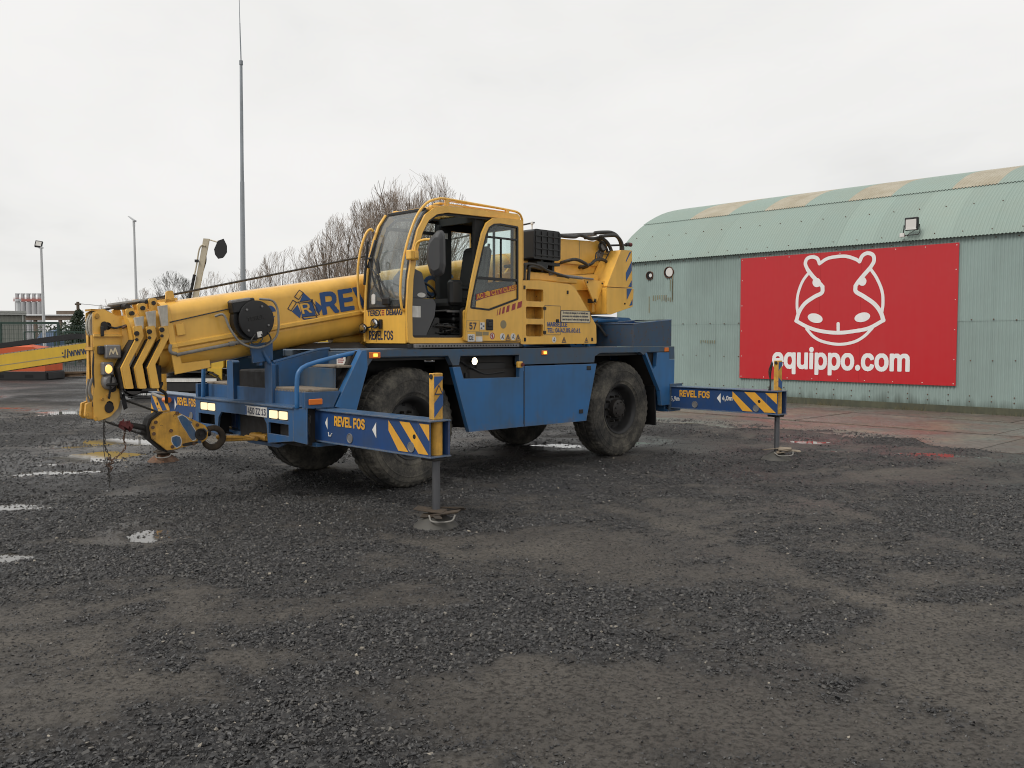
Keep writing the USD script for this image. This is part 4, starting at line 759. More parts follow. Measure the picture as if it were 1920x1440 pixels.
# counterweight
cw = P_("counterweight", MB().ext(rnd([(-1.97, 2.48), (-2.31, 3.045), (-2.57, 3.055), (-2.585, 2.485)], .012), "y", .44, .80).ext(rnd([(-1.97, 2.48), (-2.31, 3.045), (-2.57, 3.055), (-2.585, 2.485)], .012), "y", -.80, -.44), "crane_yellow")
P_("lower_block", MB().ext(rnd([(-1.955, 2.47), (-1.955, 2.075), (-2.05, 2.07), (-2.58, 2.20), (-2.60, 2.475)], .012), "y", -.85, .815).box(-1.90, -1.96, -.6, .60, 2.09, 2.46, .02), "crane_yellow", parent=cw)
def cwx(px, py): return (-1.97 - (px - 825) / (1155 - 825) * .605, 3.045 - (py - 362) / (975 - 362) * .975)
for pts in ([(1120, 375), (1147, 362), (1072, 475), (1072, 455)], [(1150, 455), (1150, 550), (1075, 655), (1072, 575)], [(1152, 640), (1152, 705), (1105, 705)], ):
    P_("stripe", decal(Polygon([cwx(*p) for p in pts]), (0, .80, 0), NY and RT, UP) if False else MB().ext(Polygon([cwx(*p) for p in pts]), "y", .8015, .8035), "decal_blue", parent=cw)
for pts in ([(1075, 725), (1145, 722), (1080, 828), (1076, 820)], [(1152, 820), (1152, 878), (1110, 888)]):
    P_("stripe", MB().ext(Polygon([cwx(*p) for p in pts]), "y", .8165, .8185), "decal_blue", parent=cw)
P_("lifting_eye", MB().cyl((-2.38, .81, 2.24), (-2.38, .825, 2.24), .014, n=8), "dark_void", parent=cw)

# ---- engine housing beside the cab
hx = lambda px: .25 - (px - 85) / 730 * 1.51
hz = lambda py: 1.64 + (1265 - py) / 620 * .82
outl = Polygon([(.245, 1.64), (.245, 2.455), (-.10, 2.47), (-.70, 2.445), (-.80, 2.40), (-.90, 2.30), (-1.25, 1.90), (-1.262, 1.64)])
outl = rnd(outl, .02)
holes = [rnd(sbox(hx(290), hz(b), hx(135), hz(a)), .02) for a, b in ((728, 845), (900, 1015), (1070, 1187))]
eh = P_("engine_housing", MB().ext(outl.difference(union_all(holes)), "y", 1.165, 1.2).box(-1.24, .24, .5, 1.16, 1.645, 1.66).ext(Polygon([(.23, 2.45), (-.10, 2.465), (-.69, 2.44), (-.80, 2.39), (-1.25, 1.895), (-1.25, 1.88), (-.80, 2.375), (-.69, 2.425), (-.10, 2.45), (.23, 2.435)]), "y", .5, 1.166).box(.225, .24, .5, 1.166, 1.645, 2.44).box(-1.255, -1.24, .5, 1.166, 1.66, 1.89), "crane_yellow")
for a, b in ((728, 845), (900, 1015), (1070, 1187)):
    x0, x1, z0, z1 = hx(290), hx(135), hz(b), hz(a)
    P_("foot_hole", MB().box(x0 - .01, x1 + .01, 1.03, 1.045, z0 - .01, z1 + .01).box(x0 - .012, x0, 1.04, 1.17, z0, z1).box(x1, x1 + .012, 1.04, 1.17, z0, z1).box(x0, x1, 1.04, 1.17, z0 - .012, z0).box(x0, x1, 1.04, 1.17, z1, z1 + .012), "worn_yellow", parent=eh)
fr_ = sbox(hx(450), hz(1172), hx(303), hz(882)); P_("hatch_gap", MB().ext(fr_.boundary.buffer(.003), "y", 1.1995, 1.2012), "decal_navy", parent=eh)
for px, py in ((120, 715), (520, 740), (125, 1218), (768, 1218)):
    P_("catch", MB().box(hx(px) - .016, hx(px) + .016, 1.195, 1.21, hz(py) - .024, hz(py) + .024, .004), "black_plastic", parent=eh)
for px, py in ((300, 910), (420, 1030), (300, 1147)):
    P_("catch", MB().box(hx(px) - .03, hx(px) + .02, 1.195, 1.212, hz(py) - .02, hz(py) + .02, .004), "black_plastic", parent=eh)
nt = P_("notice", MB().ext(rnd(sbox(hx(745), hz(1045), hx(455), hz(925)), .012), "y", 1.2005, 1.203), "decal_cream", parent=eh, label="cream notice with three lines of French warning text")
P_("notice_edge", MB().ext(rnd(sbox(hx(745), hz(1045), hx(455), hz(925)), .012).boundary.buffer(.004), "y", 1.2022, 1.2045), "decal_navy", parent=nt)
for k, (tx, w) in enumerate((("En raison du danger, il est interdit aux", .52), ("personnes non autorisées de stationner", .53), ("dans le rayon d'action de l'engin de levage", .55))):
    L = text_poly(tx, False).bounds[2] * .026
    P_("print", text(tx, .026, (hx(468 + 6 * (k == 0)), 1.203, hz(957 + 33 * k)), RT, UP, xs=w / L, bold=False, lift=.0008, weight=.02), "decal_navy", parent=nt)
P_("lettering", text("MARSEILLE", .056, (hx(325), 1.2, hz(1088)), RT, UP, xs=.92), "decal_blue", parent=eh)
P_("lettering", text("TEL: 04.42.05.60.61", .056, (hx(325), 1.2, hz(1147)), RT, UP, xs=.88), "decal_blue", parent=eh)
def triangle(x, y, z, w, parent):
    t = P_("warning_triangle", MB().ext(Polygon([(x - w, z - w * .85), (x + w, z - w * .85), (x, z + w * .9)]), "y", y, y + .0018), "decal_yellow", parent=parent)
    P_("triangle_edge", MB().ext(Polygon([(x - w, z - w * .85), (x + w, z - w * .85), (x, z + w * .9)]).boundary.buffer(w * .11), "y", y + .0005, y + .0026).ext(Polygon([(x - w * .1, z + w * .35), (x + w * .15, z + w * .3), (x + w * .32, z - w * .5), (x - w * .35, z - w * .5)]), "y", y + .0005, y + .0026), "decal_navy", parent=parent)
def roundel(x, y, z, r, parent, red):
    P_("round_sticker", MB().cyl((x, y, z), (x, y + .0018, z), r, n=24), "decal_white", parent=parent)
    q = Point(x, z).buffer(r * .85).boundary.buffer(r * .12)
    if red: q = q.union(Polygon([(x - r * .45, z - r * .5), (x + r * .1, z - r * .6), (x + r * .5, z + r * .3), (x - r * .1, z + r * .6)]).intersection(Point(x, z).buffer(r)))
    else: q = union_all([LineString([(x - r * .3, z + r * .6), (x + r * .1, z), (x - r * .4, z - r * .5)]).buffer(r * .12), LineString([(x + r * .1, z), (x + r * .4, z - r * .45)]).buffer(r * .1)])
    P_("sticker_print", MB().ext(q, "y", y + .001, y + .0028), "decal_red" if red else "decal_navy", parent=parent)
roundel(hx(392), 1.2, hz(1220), .04, eh, False); triangle(hx(487), 1.2, hz(1222), .04, eh); triangle(hx(710), 1.2, hz(1225), .036, eh); triangle(hx(165), 1.046, hz(1130), .05, eh)

# ---- black air box on top, pipes
ab = P_("air_box", MB().ext(rnd([(-.20, 2.77), (-.20, 3.14), (-.24, 3.165), (-.70, 3.165), (-.735, 3.12), (-.73, 2.79), (-.68, 2.765)], .02), "y", .60, 1.0), "black_plastic", label="black louvred box on the superstructure behind the cab")
lg = MB()
for k in range(4): lg.box(-.225, -.705, 1.0, 1.012, 2.815 + k * .085, 2.83 + k * .085)
for k in range(5): lg.box(-.235 - k * .115, -.25 - k * .115, 1.0, 1.012, 2.80, 3.14)
P_("box_ribs", lg, "black_steel", parent=ab)
P_("box_mount", MB().box(-.40, -.44, .7, .95, 2.60, 2.77).box(-.62, -.66, .7, .95, 2.60, 2.77).box(-.3, -.75, .65, .97, 2.70, 2.74).box(-.04, -.50, .6, .98, 2.66, 2.70), "black_steel", parent=ab)
pp = MB()
for k in range(5): pp.tube(spline([(.18 - k * .055, .98, 2.45), (.17 - k * .055, .98, 2.60), (.10 - k * .05, .96, 2.69 - .008 * k), (-.06 - k * .03, .92, 2.70 - .012 * k), (-.30, .85, 2.69 - .012 * k)], 6), .016, 8)
P_("pipes", pp, "grey_steel", smooth=True); 
P_("pipes", MB().tube(spline([(-.02, 1.0, 2.45), (-.03, 1.0, 2.62), (-.08, 1.0, 2.69), (-.3, 1.0, 2.68), (-.5, 1.0, 2.62), (-.95, .95, 2.56)], 6), .02, 8).tube(spline([(-.10, 1.0, 2.45), (-.11, 1.0, 2.58), (-.14, 1.0, 2.66), (-.4, .98, 2.645)], 6), .022, 8), "hose_rubber", smooth=True)
P_("pipes", MB().cyl((-.55, .94, 2.585), (-1.35, .85, 2.575), .022, n=10).cyl((-1.35, .85, 2.575), (-1.75, .72, 2.585), .014, n=8), "grey_steel", smooth=True)
# hoses looping over the boom foot
def zc6(px, py, y=.6): return (-1.16 - (960 + px / 5.1424 - 1050) * .0122 + (.6 - y) * -1.1 * 0, y, 3.07 - (400 + py / 5.1424 - 470) * .0083)
hs = MB()
for dy, pts in ((0, [(470, 290), (600, 285), (660, 262), (760, 285), (850, 265), (920, 300), (965, 380), (970, 450), (940, 540)]), (.05, [(770, 232), (850, 215), (940, 208), (1000, 240), (1035, 310), (1030, 400), (995, 480), (960, 560)]), (.1, [(800, 262), (900, 240), (960, 240), (1010, 290), (1025, 370), (990, 470), (950, 580)]), (-.04, [(720, 280), (820, 270), (900, 310), (945, 380), (955, 470), (920, 580)])):
    hs.tube(spline([zc6(px, py, .58 + dy) for px, py in pts], 7), .027 if dy >= 0 else .02, 8)
for pts in ([(540, 520), (548, 500), (600, 488), (660, 500), (720, 535), (760, 545)], [(720, 545), (745, 520), (790, 480), (850, 465), (900, 480), (945, 540), (960, 600)]):
    q = [zc6(px, py, .60) for px, py in pts]; q[0] = (q[0][0], .42, q[0][2]); q[-1] = (q[-1][0], .42, q[-1][2]); hs.tube(spline(q, 7), .024, 8)
P_("boom_foot_cheek", MB().ext(rnd([tuple(np.array(zc6(px, py))[[0, 2]]) for px, py in [(470, 305), (860, 290), (925, 252), (965, 262), (985, 320), (950, 430), (880, 520), (470, 520)]], .02), "y", .432, .452), "crane_yellow")
P_("cheek_seam", MB().ext(Polygon([tuple(np.array(zc6(px, py))[[0, 2]]) for px, py in [(712, 296), (716, 296), (716, 500), (712, 500)]]), "y", .452, .4535), "decal_grey")
P_("hydraulic_hoses", hs, "hose_rubber", smooth=True)
P_("fine_lines", MB().tube(spline([zc6(790, 480), zc6(805, 405), zc6(860, 412), zc6(925, 410)], 5), .009, 6).tube(spline([zc6(890, 470), zc6(925, 400), zc6(950, 350)], 5), .009, 6), "hose_rubber")
P_("slide_rail", MB().hull([zc6(470, 268, y) for y in (.3, .46)] + [zc6(870, 205, y) for y in (.3, .46)] + [zc6(470, 285, y) for y in (.3, .46)] + [zc6(880, 235, y) for y in (.3, .46)]), "grey_steel")
P_("sensor", MB().lathe([(.0, 0.02), (.07, .02), (.085, 0), (.07, -.03), (.0, -.03)], 20, zc6(905, 335, .52), NY), "black_plastic", smooth=40); P_("sensor_disc", MB().cyl(zc6(905, 335, .535), zc6(905, 335, .545), .06, n=20), "grey_steel")
rod = P_("latch_rod", MB().cyl(zc6(955, 318, .42), zc6(1215, 282, .42), .016, n=10).cyl(zc6(1200, 284, .42), zc6(1225, 275, .42), .03, n=10), "black_steel", label="thin black rod sticking out behind the boom foot")
P_("rod_end", MB().cyl(zc6(1225, 276, .42), zc6(1255, 278, .42), .032, n=12), "red_tape", parent=rod)
P_("beacon", MB().box(-1.03, -1.10, .1, .17, 3.14, 3.26).lathe([(.05, 0), (.05, .015), (.015, .02), (.012, .10), (.022, .12), (.018, .15), (0, .16)], 12, (-1.065, .135, 3.26)), "decal_white", label="small pale weather sensor on the boom top")

# ================================================================== BOOM (own axes, then tipped 9.5 degrees nose down)
TB = tmat((4.4, 0, 1.72), (0, math.radians(9.5), 0))
def B_(name, mesh, mat, smooth=False, parent=None, label=None, kind=None): return P_(name, tf(mesh, TB), mat, smooth, parent or bo, label, kind)
bo = group_part(cr, "boom", "long yellow telescopic boom sloping down over the front of the crane")
def bprof(w, ht, hb, fl=True):
    c = .13 * w / .31; s = [(0, ht)]
    s += [(w - c + c * math.sin(t), ht - c + c * math.cos(t)) for t in np.linspace(0, PI / 2, 7)]
    s += [(w, -.05)]
    if fl: s += [(w + .022, -.065), (w + .022, -.10), (w - .012, -.115)]
    s += [(w * .98, -.13)] + [((w * .97) * math.cos(t) ** .8 if math.cos(t) > 1e-6 else 0, -.14 - (hb - .14) * math.sin(t)) for t in np.linspace(.05, PI / 2, 9)]
    return Polygon(s + [(-y, z) for y, z in s[::-1]]).buffer(0)
B_("main_section", MB().ext(bprof(.31, .355, .36), "x", -6.85, 0.0), "crane_yellow", smooth=32)
B_("inner_section", MB().ext(bprof(.27, .315, .31), "x", -.2, .12), "crane_yellow", smooth=32); B_("inner_section", MB().ext(bprof(.235, .28, .27, False), "x", -.1, .34), "crane_yellow", smooth=32)
B_("front_collar", MB().ext(bprof(.325, .37, .375), "x", -.05, .02), "crane_yellow", smooth=32)
B_("rear_plate", MB().ext(bprof(.33, .37, .375), "x", -5.0, -4.94), "crane_yellow", smooth=32)
# bent collar straps of the telescope sections
for k in range(3):
    dx = .035 + k * .115; w = .345 - .03 * k
    pts = [(-.02, .13), (-.02, .02), (.175, -.23), (.175, -.475), (.255, -.46), (.255, -.25), (.065, .0), (.065, .13)]
    pts = [(x + dx, z + .0 + .02 * k) for x, z in pts]
    for s in (1, -1):
        B_("collar_strap", MB().ext(rnd(pts, .012), "y", s * (w - .035), s * w), "crane_yellow")
    B_("strap_web", MB().ext(Polygon([(p[0] + .012, p[1]) for p in pts[1:7]]), "y", -(w - .037), w - .037), "dark_hydraulics")
    ear = rnd([(dx - .01, .12), (dx - .01, .42 - .035 * k), (dx + .07, .42 - .035 * k), (dx + .07, .12)], .02)
    for s in (1, -1): B_("collar_ear", MB().ext(ear, "y", s * (.19 - .015 * k), s * (.225 - .015 * k)), "crane_yellow")
    B_("slide_pad", MB().hull([(x, y, z) for x, z in ((dx - .03, .13), (dx + .03, .13), (dx - .06, .335 - .04 * k), (dx + .03, .335 - .04 * k)) for y in (w - .05, w - .008)]), "pale_nylon")
    B_("strap_bolts", MB().cyl((dx + .03, .19, .37 - .035 * k), (dx + .03, .235, .37 - .035 * k), .022, n=10).cyl((dx + .05, w, .1), (dx + .05, w + .02, .1), .024, n=10).cyl((dx + .06, w, .04), (dx + .06, w + .015, .04), .016, n=8), "dark_hydraulics")
B_("pad_plate", MB().ext(Polygon([(.24, .02), (.36, -.02), (.44, -.20), (.36, -.26), (.28, -.18)]), "y", .20, .215), "pale_nylon")
B_("wear_box", MB().box(-.16, -.07, .325, .335, .01, .13, .004), "crane_yellow")
B_("foot_plate", MB().ext(Polygon([(-.05, -.10), (.03, -.06), (.03, -.37), (-.36, -.37), (-.36, -.29), (-.06, -.27)]), "y", .325, .34), "crane_yellow")
B_("rope_guide", MB().box(-.15, .42, -.06, .06, .385, .42, .015), "hose_grey"); B_("rope_roller", MB().cyl((.30, -.16, .37), (.30, .16, .37), .03, n=12).cyl((.12, -.2, .39), (.12, .2, .39), .02, n=10), "dark_hydraulics", smooth=40)
B_("rope_bracket", MB().ext(rnd([(-.17, .30), (-.17, .47), (-.10, .47), (-.06, .30)], .02), "y", .17, .20).box(-.2, -.02, .10, .2, .36, .39), "crane_yellow")
B_("pilot_cylinder", MB().cyl((-.02, .345, -.175), (-.70, .345, -.165), .018, n=12).cyl((-.68, .345, -.166), (-.92, .345, -.164), .022, n=12).cyl((-.60, .345, -.166), (-.66, .345, -.166), .026, n=12), "hose_grey", smooth=40)
B_("cylinder_eye", MB().tube(spline([(-.02, .345, -.165), (.03, .345, -.14), (.035, .345, -.10), (.02, .345, -.06)], 5), .018, 8), "hose_grey", smooth=True)
# lettering and logo on the boom side
yb_ = .3105
B_("lettering", text("REVEL FOS", .238, (-1.79, yb_, -.025), RT, UP, xs=1.20, weight=.025), "decal_blue")
def lz(px, py):   # enlarged-view pixels -> boom axes
    x = 4.4 - 0; X = 2.83 + (198 - px) * .00145; Z = 2.073 + (1035 - py) * .00124
    d = np.array([X - 4.4, Z - 1.72]); c, s = math.cos(math.radians(9.5)), math.sin(math.radians(9.5)); return (d[0] * c - d[1] * s, d[0] * s + d[1] * c)
ro = lambda pts: Polygon([lz(*p) for p in pts]).buffer(0)
lg = group_part(bo, "logo")
def L_(name, poly, mat, a=0, b=.0018): P_(name, tf(MB().ext(poly, "y", yb_ + .001 + a, yb_ + .001 + b + a), TB), mat, parent=lg)
L_("diamond_piece", ro([(185, 905), (248, 962), (215, 975), (150, 985)]), "decal_blue"); L_("diamond_piece", ro([(290, 975), (358, 1032), (318, 1098), (290, 1060)]), "decal_blue")
L_("diamond_piece", ro([(78, 1078), (128, 1015), (160, 1090), (150, 1140)]), "decal_blue"); L_("diamond_piece", ro([(168, 1140), (300, 1128), (292, 1160), (243, 1192), (190, 1160)]), "decal_blue")
L_("centre_square", ro([(148, 1005), (262, 985), (290, 1110), (168, 1128)]), "decal_blue")
for q in ([(145, 882), (182, 905), (140, 968), (103, 945)], [(88, 975), (120, 995), (72, 1072), (43, 1055)], [(128, 992), (265, 965), (262, 980), (145, 1002)], [(250, 965), (300, 1040), (325, 1100), (300, 1110)], [(165, 1128), (290, 1110), (305, 1130), (195, 1150)]):
    L_("outline", ro(q).boundary.buffer(.0045), "decal_navy", a=.002)
L_("letter", affinity.affine_transform(text_poly("R"), [-.165, .02, 0, .115, lz(160, 1110)[0], lz(160, 1110)[1] + .012]), "crane_yellow", a=.002)
# cable reel
re_ = group_part(bo, "cable_reel", "round black cable reel on the boom side")
rc = np.array(tf(trimesh.Trimesh([[0, 0, 0]], [[0, 0, 0]], process=False), np.linalg.inv(TB)).vertices[0]) * 0
RCX, RCZ = -.91, .05
def K_(name, mesh, mat, smooth=False): P_(name, tf(mesh, TB), mat, smooth, parent=re_)
K_("drum", MB().lathe([(0, 0), (.205, 0), (.205, .02), (.17, .03), (.17, .09), (.205, .10), (.205, .115), (.19, .12), (.10, .125), (0, .125)], 40, (RCX, .335, RCZ), NY), "black_plastic", smooth=35)
K_("reel_box", MB().box(RCX + .24, RCX - .03, .32, .43, RCZ + .10, RCZ + .235, .012).cyl((RCX + .03, .312, RCZ), (RCX + .03, .40, RCZ), .215, n=36), "black_plastic")
K_("reel_lid_rim", MB().box(RCX + .245, RCX + .02, .36, .435, RCZ + .205, RCZ + .242, .01), "grey_steel")
K_("reel_name", text("TEREX", .04, (RCX + .12, .4602, RCZ + .0), RT, UP, xs=1.2), "black_steel")
K_("reel_bolts", MB().cyl((RCX + .10, .455, RCZ + .12), (RCX + .10, .468, RCZ + .12), .012, n=8).cyl((RCX - .12, .455, RCZ - .08), (RCX - .12, .468, RCZ - .08), .012, n=8).cyl((RCX - .08, .455, RCZ + .13), (RCX - .08, .468, RCZ + .13), .012, n=8).cyl((RCX + .12, .455, RCZ - .1), (RCX + .12, .468, RCZ - .1), .012, n=8), "grey_steel")
K_("reel_sticker", MB().box(RCX - .03, RCX + .03, .460, .4625, RCZ - .19, RCZ - .13), "decal_white")
K_("hose_loop", MB().tube(spline([(RCX + .42, .36, RCZ + .10), (RCX + .34, .40, RCZ + .10), (RCX + .31, .43, RCZ - .05), (RCX + .22, .45, RCZ - .22), (RCX + .02, .45, RCZ - .30), (RCX - .20, .44, RCZ - .22), (RCX - .28, .42, RCZ + .0), (RCX - .26, .40, RCZ + .16), (RCX - .12, .36, RCZ + .21)], 7), .0125, 8), "hose_grey", smooth=True)
K_("reel_cables", MB().tube(spline([(RCX + .05, .46, RCZ - .15), (RCX + .12, .47, RCZ - .22), (RCX + .06, .46, RCZ - .26), (RCX - .02, .46, RCZ - .22), (RCX - .02, .46, RCZ - .16)], 5), .008, 6).tube(spline([(RCX - .1, .46, RCZ - .15), (RCX - .12, .46, RCZ - .24), (RCX - .04, .46, RCZ - .28)], 5), .008, 6), "hose_rubber", smooth=True)
K_("reel_plate", MB().ext(Point(RCX - .245, RCZ + .045).buffer(.075).difference(sbox(RCX - .4, RCZ - .005, RCX - .1, RCZ + .045)), "y", .3105, .3125), "decal_blue")
B_("side_cable", MB().tube([(RCX + .1, .325, RCZ + .16), (-.02, .33, .16)], .007, 6), "wire_rope")

# ---- boom head (in the crane's own axes)
hd = group_part(cr, "boom_head", "yellow boom head with two sheaves, lamp and cables")
def hd_fit(v):
    """the head is a slim one: narrow in y, its front pulled back"""
    v = np.array(v, float); y = np.abs(v[..., 1]); v[..., 1] = np.sign(v[..., 1]) * np.where(y <= .236, y * .43, y - .236 + .1015)
    x = v[..., 0]; v[..., 0] = np.where(x < 5.0, x - .055, 4.945 + (x - 5.0) * .74); return v
def H_(name, mesh, mat, smooth=False, label=None):
    m = (mesh.tm() if isinstance(mesh, MB) else mesh).copy(); return P_(name, trimesh.Trimesh(hd_fit(m.vertices), m.faces, process=False), mat, smooth, parent=hd, label=label)
hp = rnd([(5.17, 1.97), (5.04, 2.01), (4.90, 1.945), (4.66, 1.94), (4.62, 1.40), (4.80, 1.34), (4.86, 1.30), (4.87, 1.14), (4.905, 1.02), (4.98, .94), (5.12, .905), (5.19, .92), (5.19, 1.12), (5.17, 1.5)], .015)
for s in (1, -1): H_("head_plate", MB().ext(hp, "y", s * .20, s * .235), "crane_yellow")
H_("head_web", MB().box(4.66, 4.86, -.2, .2, 1.38, 1.90, .01).box(5.02, 5.12, -.2, .2, 1.33, 1.36).box(5.0, 5.18, -.2, .2, 1.985, 2.005), "worn_yellow")
H_("front_web", MB().box(5.16, 5.175, .06, .205, 1.0, 1.75).box(5.16, 5.175, -.205, -.06, 1.0, 1.75).box(5.155, 5.185, -.235, .235, 1.60, 1.635), "worn_yellow")
for n_, x, z, r in (("top_sheave", 5.03, 1.84, .165), ("bottom_sheave", 5.00, 1.03, .15)):
    H_(n_, MB().lathe([(.03, -.03), (r - .03, -.03), (r, -.045), (r, -.03), (r - .03, 0), (r, .03), (r, .045), (r - .03, .03), (.03, .03)], 40, (x, .08, z), NY).lathe([(.03, -.03), (r - .03, -.03), (r, -.045), (r, -.03), (r - .03, 0), (r, .03), (r, .045), (r - .03, .03), (.03, .03)], 40, (x, -.08, z), NY), "pale_nylon", smooth=35)
for q0_, q1_, r_ in (((5.03, -.25, 1.84), (5.03, .25, 1.84), .045), ((5.0, -.25, 1.03), (5.0, .25, 1.03), .05), ((4.96, .2, 1.225), (4.96, .25, 1.225), .04)): H_("sheave_pin", MB().cyl(q0_, q1_, r_, n=20), "dark_hydraulics", smooth=40)
H_("head_ribs", MB().box(4.70, 4.735, .235, .25, 1.45, 1.9).box(4.86, 5.17, .235, .262, 1.735, 1.76).box(4.70, 4.86, .235, .255, 1.44, 1.465).hull([(4.70, .236, 1.9), (4.74, .236, 1.9), (4.86, .236, 1.5), (4.82, .236, 1.5), (4.70, .25, 1.9), (4.74, .25, 1.9), (4.86, .25, 1.5), (4.82, .25, 1.5)]), "crane_yellow")
H_("front_jaw", MB().ext(rnd([(5.18, 1.10), (5.27, 1.08), (5.29, .96), (5.26, .93), (5.18, .93)], .015), "y", .09, .2).ext(rnd([(5.18, 1.10), (5.27, 1.08), (5.29, .96), (5.26, .93), (5.18, .93)], .015), "y", -.2, -.09), "worn_yellow")
H_("rope_keeper", MB().tube(spline([(5.19, .19, 1.12), (5.23, .2, 1.2), (5.20, .2, 1.30), (5.16, .19, 1.33)], 5), .02, 8).tube(spline([(5.19, .14, 1.02), (5.25, .14, 1.18), (5.22, .14, 1.32)], 5), .016, 8), "hose_grey", smooth=True)
H_("grey_box", MB().box(4.90, 5.06, .262, .34, 1.52, 1.655, .012), "grey_steel", label="small grey junction box"); H_("box_print", MB().ext(LineString([(4.94, 1.56), (4.96, 1.62), (4.98, 1.57), (5.0, 1.61), (5.02, 1.56)]).buffer(.007), "y", .3405, .343), "decal_cream")
H_("box_mount", MB().box(5.06, 5.13, .236, .30, 1.56, 1.645, .01).box(5.05, 5.09, .25, .28, 1.74, 1.84, .006), "black_steel")
lm = H_("head_lamp", MB().box(4.965, 5.095, .236, .315, 1.355, 1.485, .012), "grey_steel", label="small square lamp, lit amber"); H_("lamp_lens", MB().lathe([(0, .012), (.035, .01), (.044, 0)], 20, (5.025, .315, 1.418), NY), "warm_lit")
H_("cable_drum", MB().lathe([(0, .08), (.05, .08), (.075, .06), (.08, 0)], 20, (5.01, .236, 1.29), NY), "grey_steel", smooth=35); H_("drum_handle", MB().hull([(4.96, .30, 1.36), (5.0, .33, 1.36), (5.02, .32, 1.12), (5.05, .33, 1.13), (4.98, .29, 1.3)]).box(4.93, 5.06, .30, .33, 1.25, 1.28, .008), "black_steel")
H_("round_hole", MB().cyl((4.99, .2355, 1.84), (4.99, .2385, 1.84), .038, n=20).cyl((4.99, .2355, 1.06), (4.99, .2385, 1.06), .038, n=20), "dark_void")
for k in range(2): H_("head_chain", MB().tube(spline([(4.99, .245, 1.84), (4.93, .26, 1.82), (4.86, .265, 1.835), (4.78, .265, 1.84 + .02 * k), (4.70, .27, 1.85), (4.60, .29, 1.86)], 6), .011, 6), "wire_rope", smooth=True)
H_("chain_links", MB().tube([(4.86, .27, 1.82), (4.82, .275, 1.845), (4.78, .27, 1.82), (4.74, .275, 1.85), (4.70, .27, 1.825), (4.67, .275, 1.85)], .014, 6), "rusty_steel")
H_("cable", MB().tube(spline([(4.94, .31, 1.62), (4.88, .27, 1.60), (4.885, .26, 1.50), (4.92, .25, 1.44), (4.90, .25, 1.36), (4.885, .25, 1.2), (4.88, .25, 1.12)], 6), .012, 6).tube(spline([(5.16, .22, 1.62), (5.185, .23, 1.4), (5.17, .22, 1.2), (5.19, .2, 1.05)], 6), .013, 6), "hose_rubber", smooth=True)
H_("limit_weight_arm", MB().hull([(4.88, .24, 1.16), (4.84, .24, 1.16), (4.86, .26, 1.0), (4.82, .26, 1.02), (4.89, .28, 1.1)]), "black_plastic")
H_("bolt_heads", MB().cyl((5.12, .235, 1.935), (5.12, .25, 1.935), .028, n=10).cyl((5.0, .235, 1.15), (5.0, .25, 1.15), .02, n=10).cyl((5.08, .235, 1.12), (5.08, .262, 1.12), .016, n=8).cyl((5.17, .235, .93), (5.17, .25, .93), .022, n=10).cyl((5.26, .2, .97), (5.26, .212, .97), .018, n=10), "worn_yellow")
P_("neck", MB().hull([(4.58, y, z) for y in (-.21, .21) for z in (1.44, 1.93)] + [(4.80, y, z) for y in (-.099, .099) for z in (1.36, 1.90)]), "crane_yellow", parent=hd)
P_("neck_grease", MB().box(4.44, 4.74, -.21, .20, 1.24, 1.46, .02), "dark_hydraulics", parent=hd)
H_("pipe_loops", MB().tube(spline([(4.6, .3, 1.32), (4.62, .33, 1.24), (4.55, .34, 1.22), (4.5, .33, 1.26), (4.52, .33, 1.20), (4.46, .32, 1.15), (4.44, .30, 1.05)], 6), .016, 8), "dark_hydraulics", smooth=True)
# hoist rope over the boom, through the head, to the hook block
P_("hoist_rope", MB().tube([(-1.2, .05, 3.42), (4.42, .05, 2.135), (4.90, .035, 2.01), (5.0, .035, 1.99)], .012, 8), "wire_rope", smooth=True)
P_("hoist_rope", MB().tube([(4.99, .035, .905), (4.92, .05, .875), (4.52, .06, .70)], .011, 8), "wire_rope", smooth=True)
P_("hoist_rope", MB().tube([(4.82, .05, 1.12), (4.40, .06, .94)], .011, 8), "wire_rope", smooth=True)
P_("luffing_cylinder", MB().cyl((.6, 0, 1.75), (1.9, 0, 1.72), .11, n=20).cyl((1.9, 0, 1.72), (2.3, 0, 1.73), .07, n=16), "crane_yellow", smooth=40)

# ---- hook block: hangs on the rope, a thing of its own (built in the crane's axes)
hk = thing("hook_block", "yellow hook block with worn blue patches, pulled back to the front bumper by its hook", "hook block", (CX, CY, 0), CYAW)
chk = [(4.56, .81), (4.53, .88), (4.42, .95), (4.30, .965), (4.25, .94), (3.97, .79), (3.94, .73), (3.95, .65), (4.01, .61), (4.30, .565), (4.39, .56), (4.54, .69)]
for s in (1, -1): P_("cheek_plate", MB().ext(rnd(chk, .02), "y", .06 + s * .075, .06 + s * .10), "worn_yellow", parent=hk)
P_("sheave", MB().lathe([(.03, -.05), (.16, -.05), (.178, -.06), (.178, -.03), (.16, 0), (.178, .03), (.178, .06), (.16, .05), (.03, .05)], 36, (4.375, .06, .765), NY), "dark_hydraulics", smooth=35, parent=hk)
P_("rope_guard", MB().ext(Polygon([(4.585, .80), (4.555, .895), (4.44, .965), (4.40, .95), (4.52, .88), (4.545, .80), (4.52, .69), (4.40, .565), (4.41, .55), (4.56, .69)]), "y", .0, .12), "dark_hydraulics", parent=hk)
def hz_(px, py):   # enlarged-view pixels -> crane axes
    H = hom_hook; q = H @ np.array([px, py, 1.0]); return (q[0] / q[2], q[1] / q[2])
hom_hook = hom([(75, 790), (410, 590), (865, 850), (310, 1110)], [(4.56, .82), (4.30, .96), (3.94, .73), (4.39, .56)])
yk = .1605
def patch(pts, mat, a, r=.006): P_("patch", MB().ext(rnd(Polygon([hz_(*p) for p in pts]), r), "y", yk + a, yk + a + .0012), mat, parent=hk)
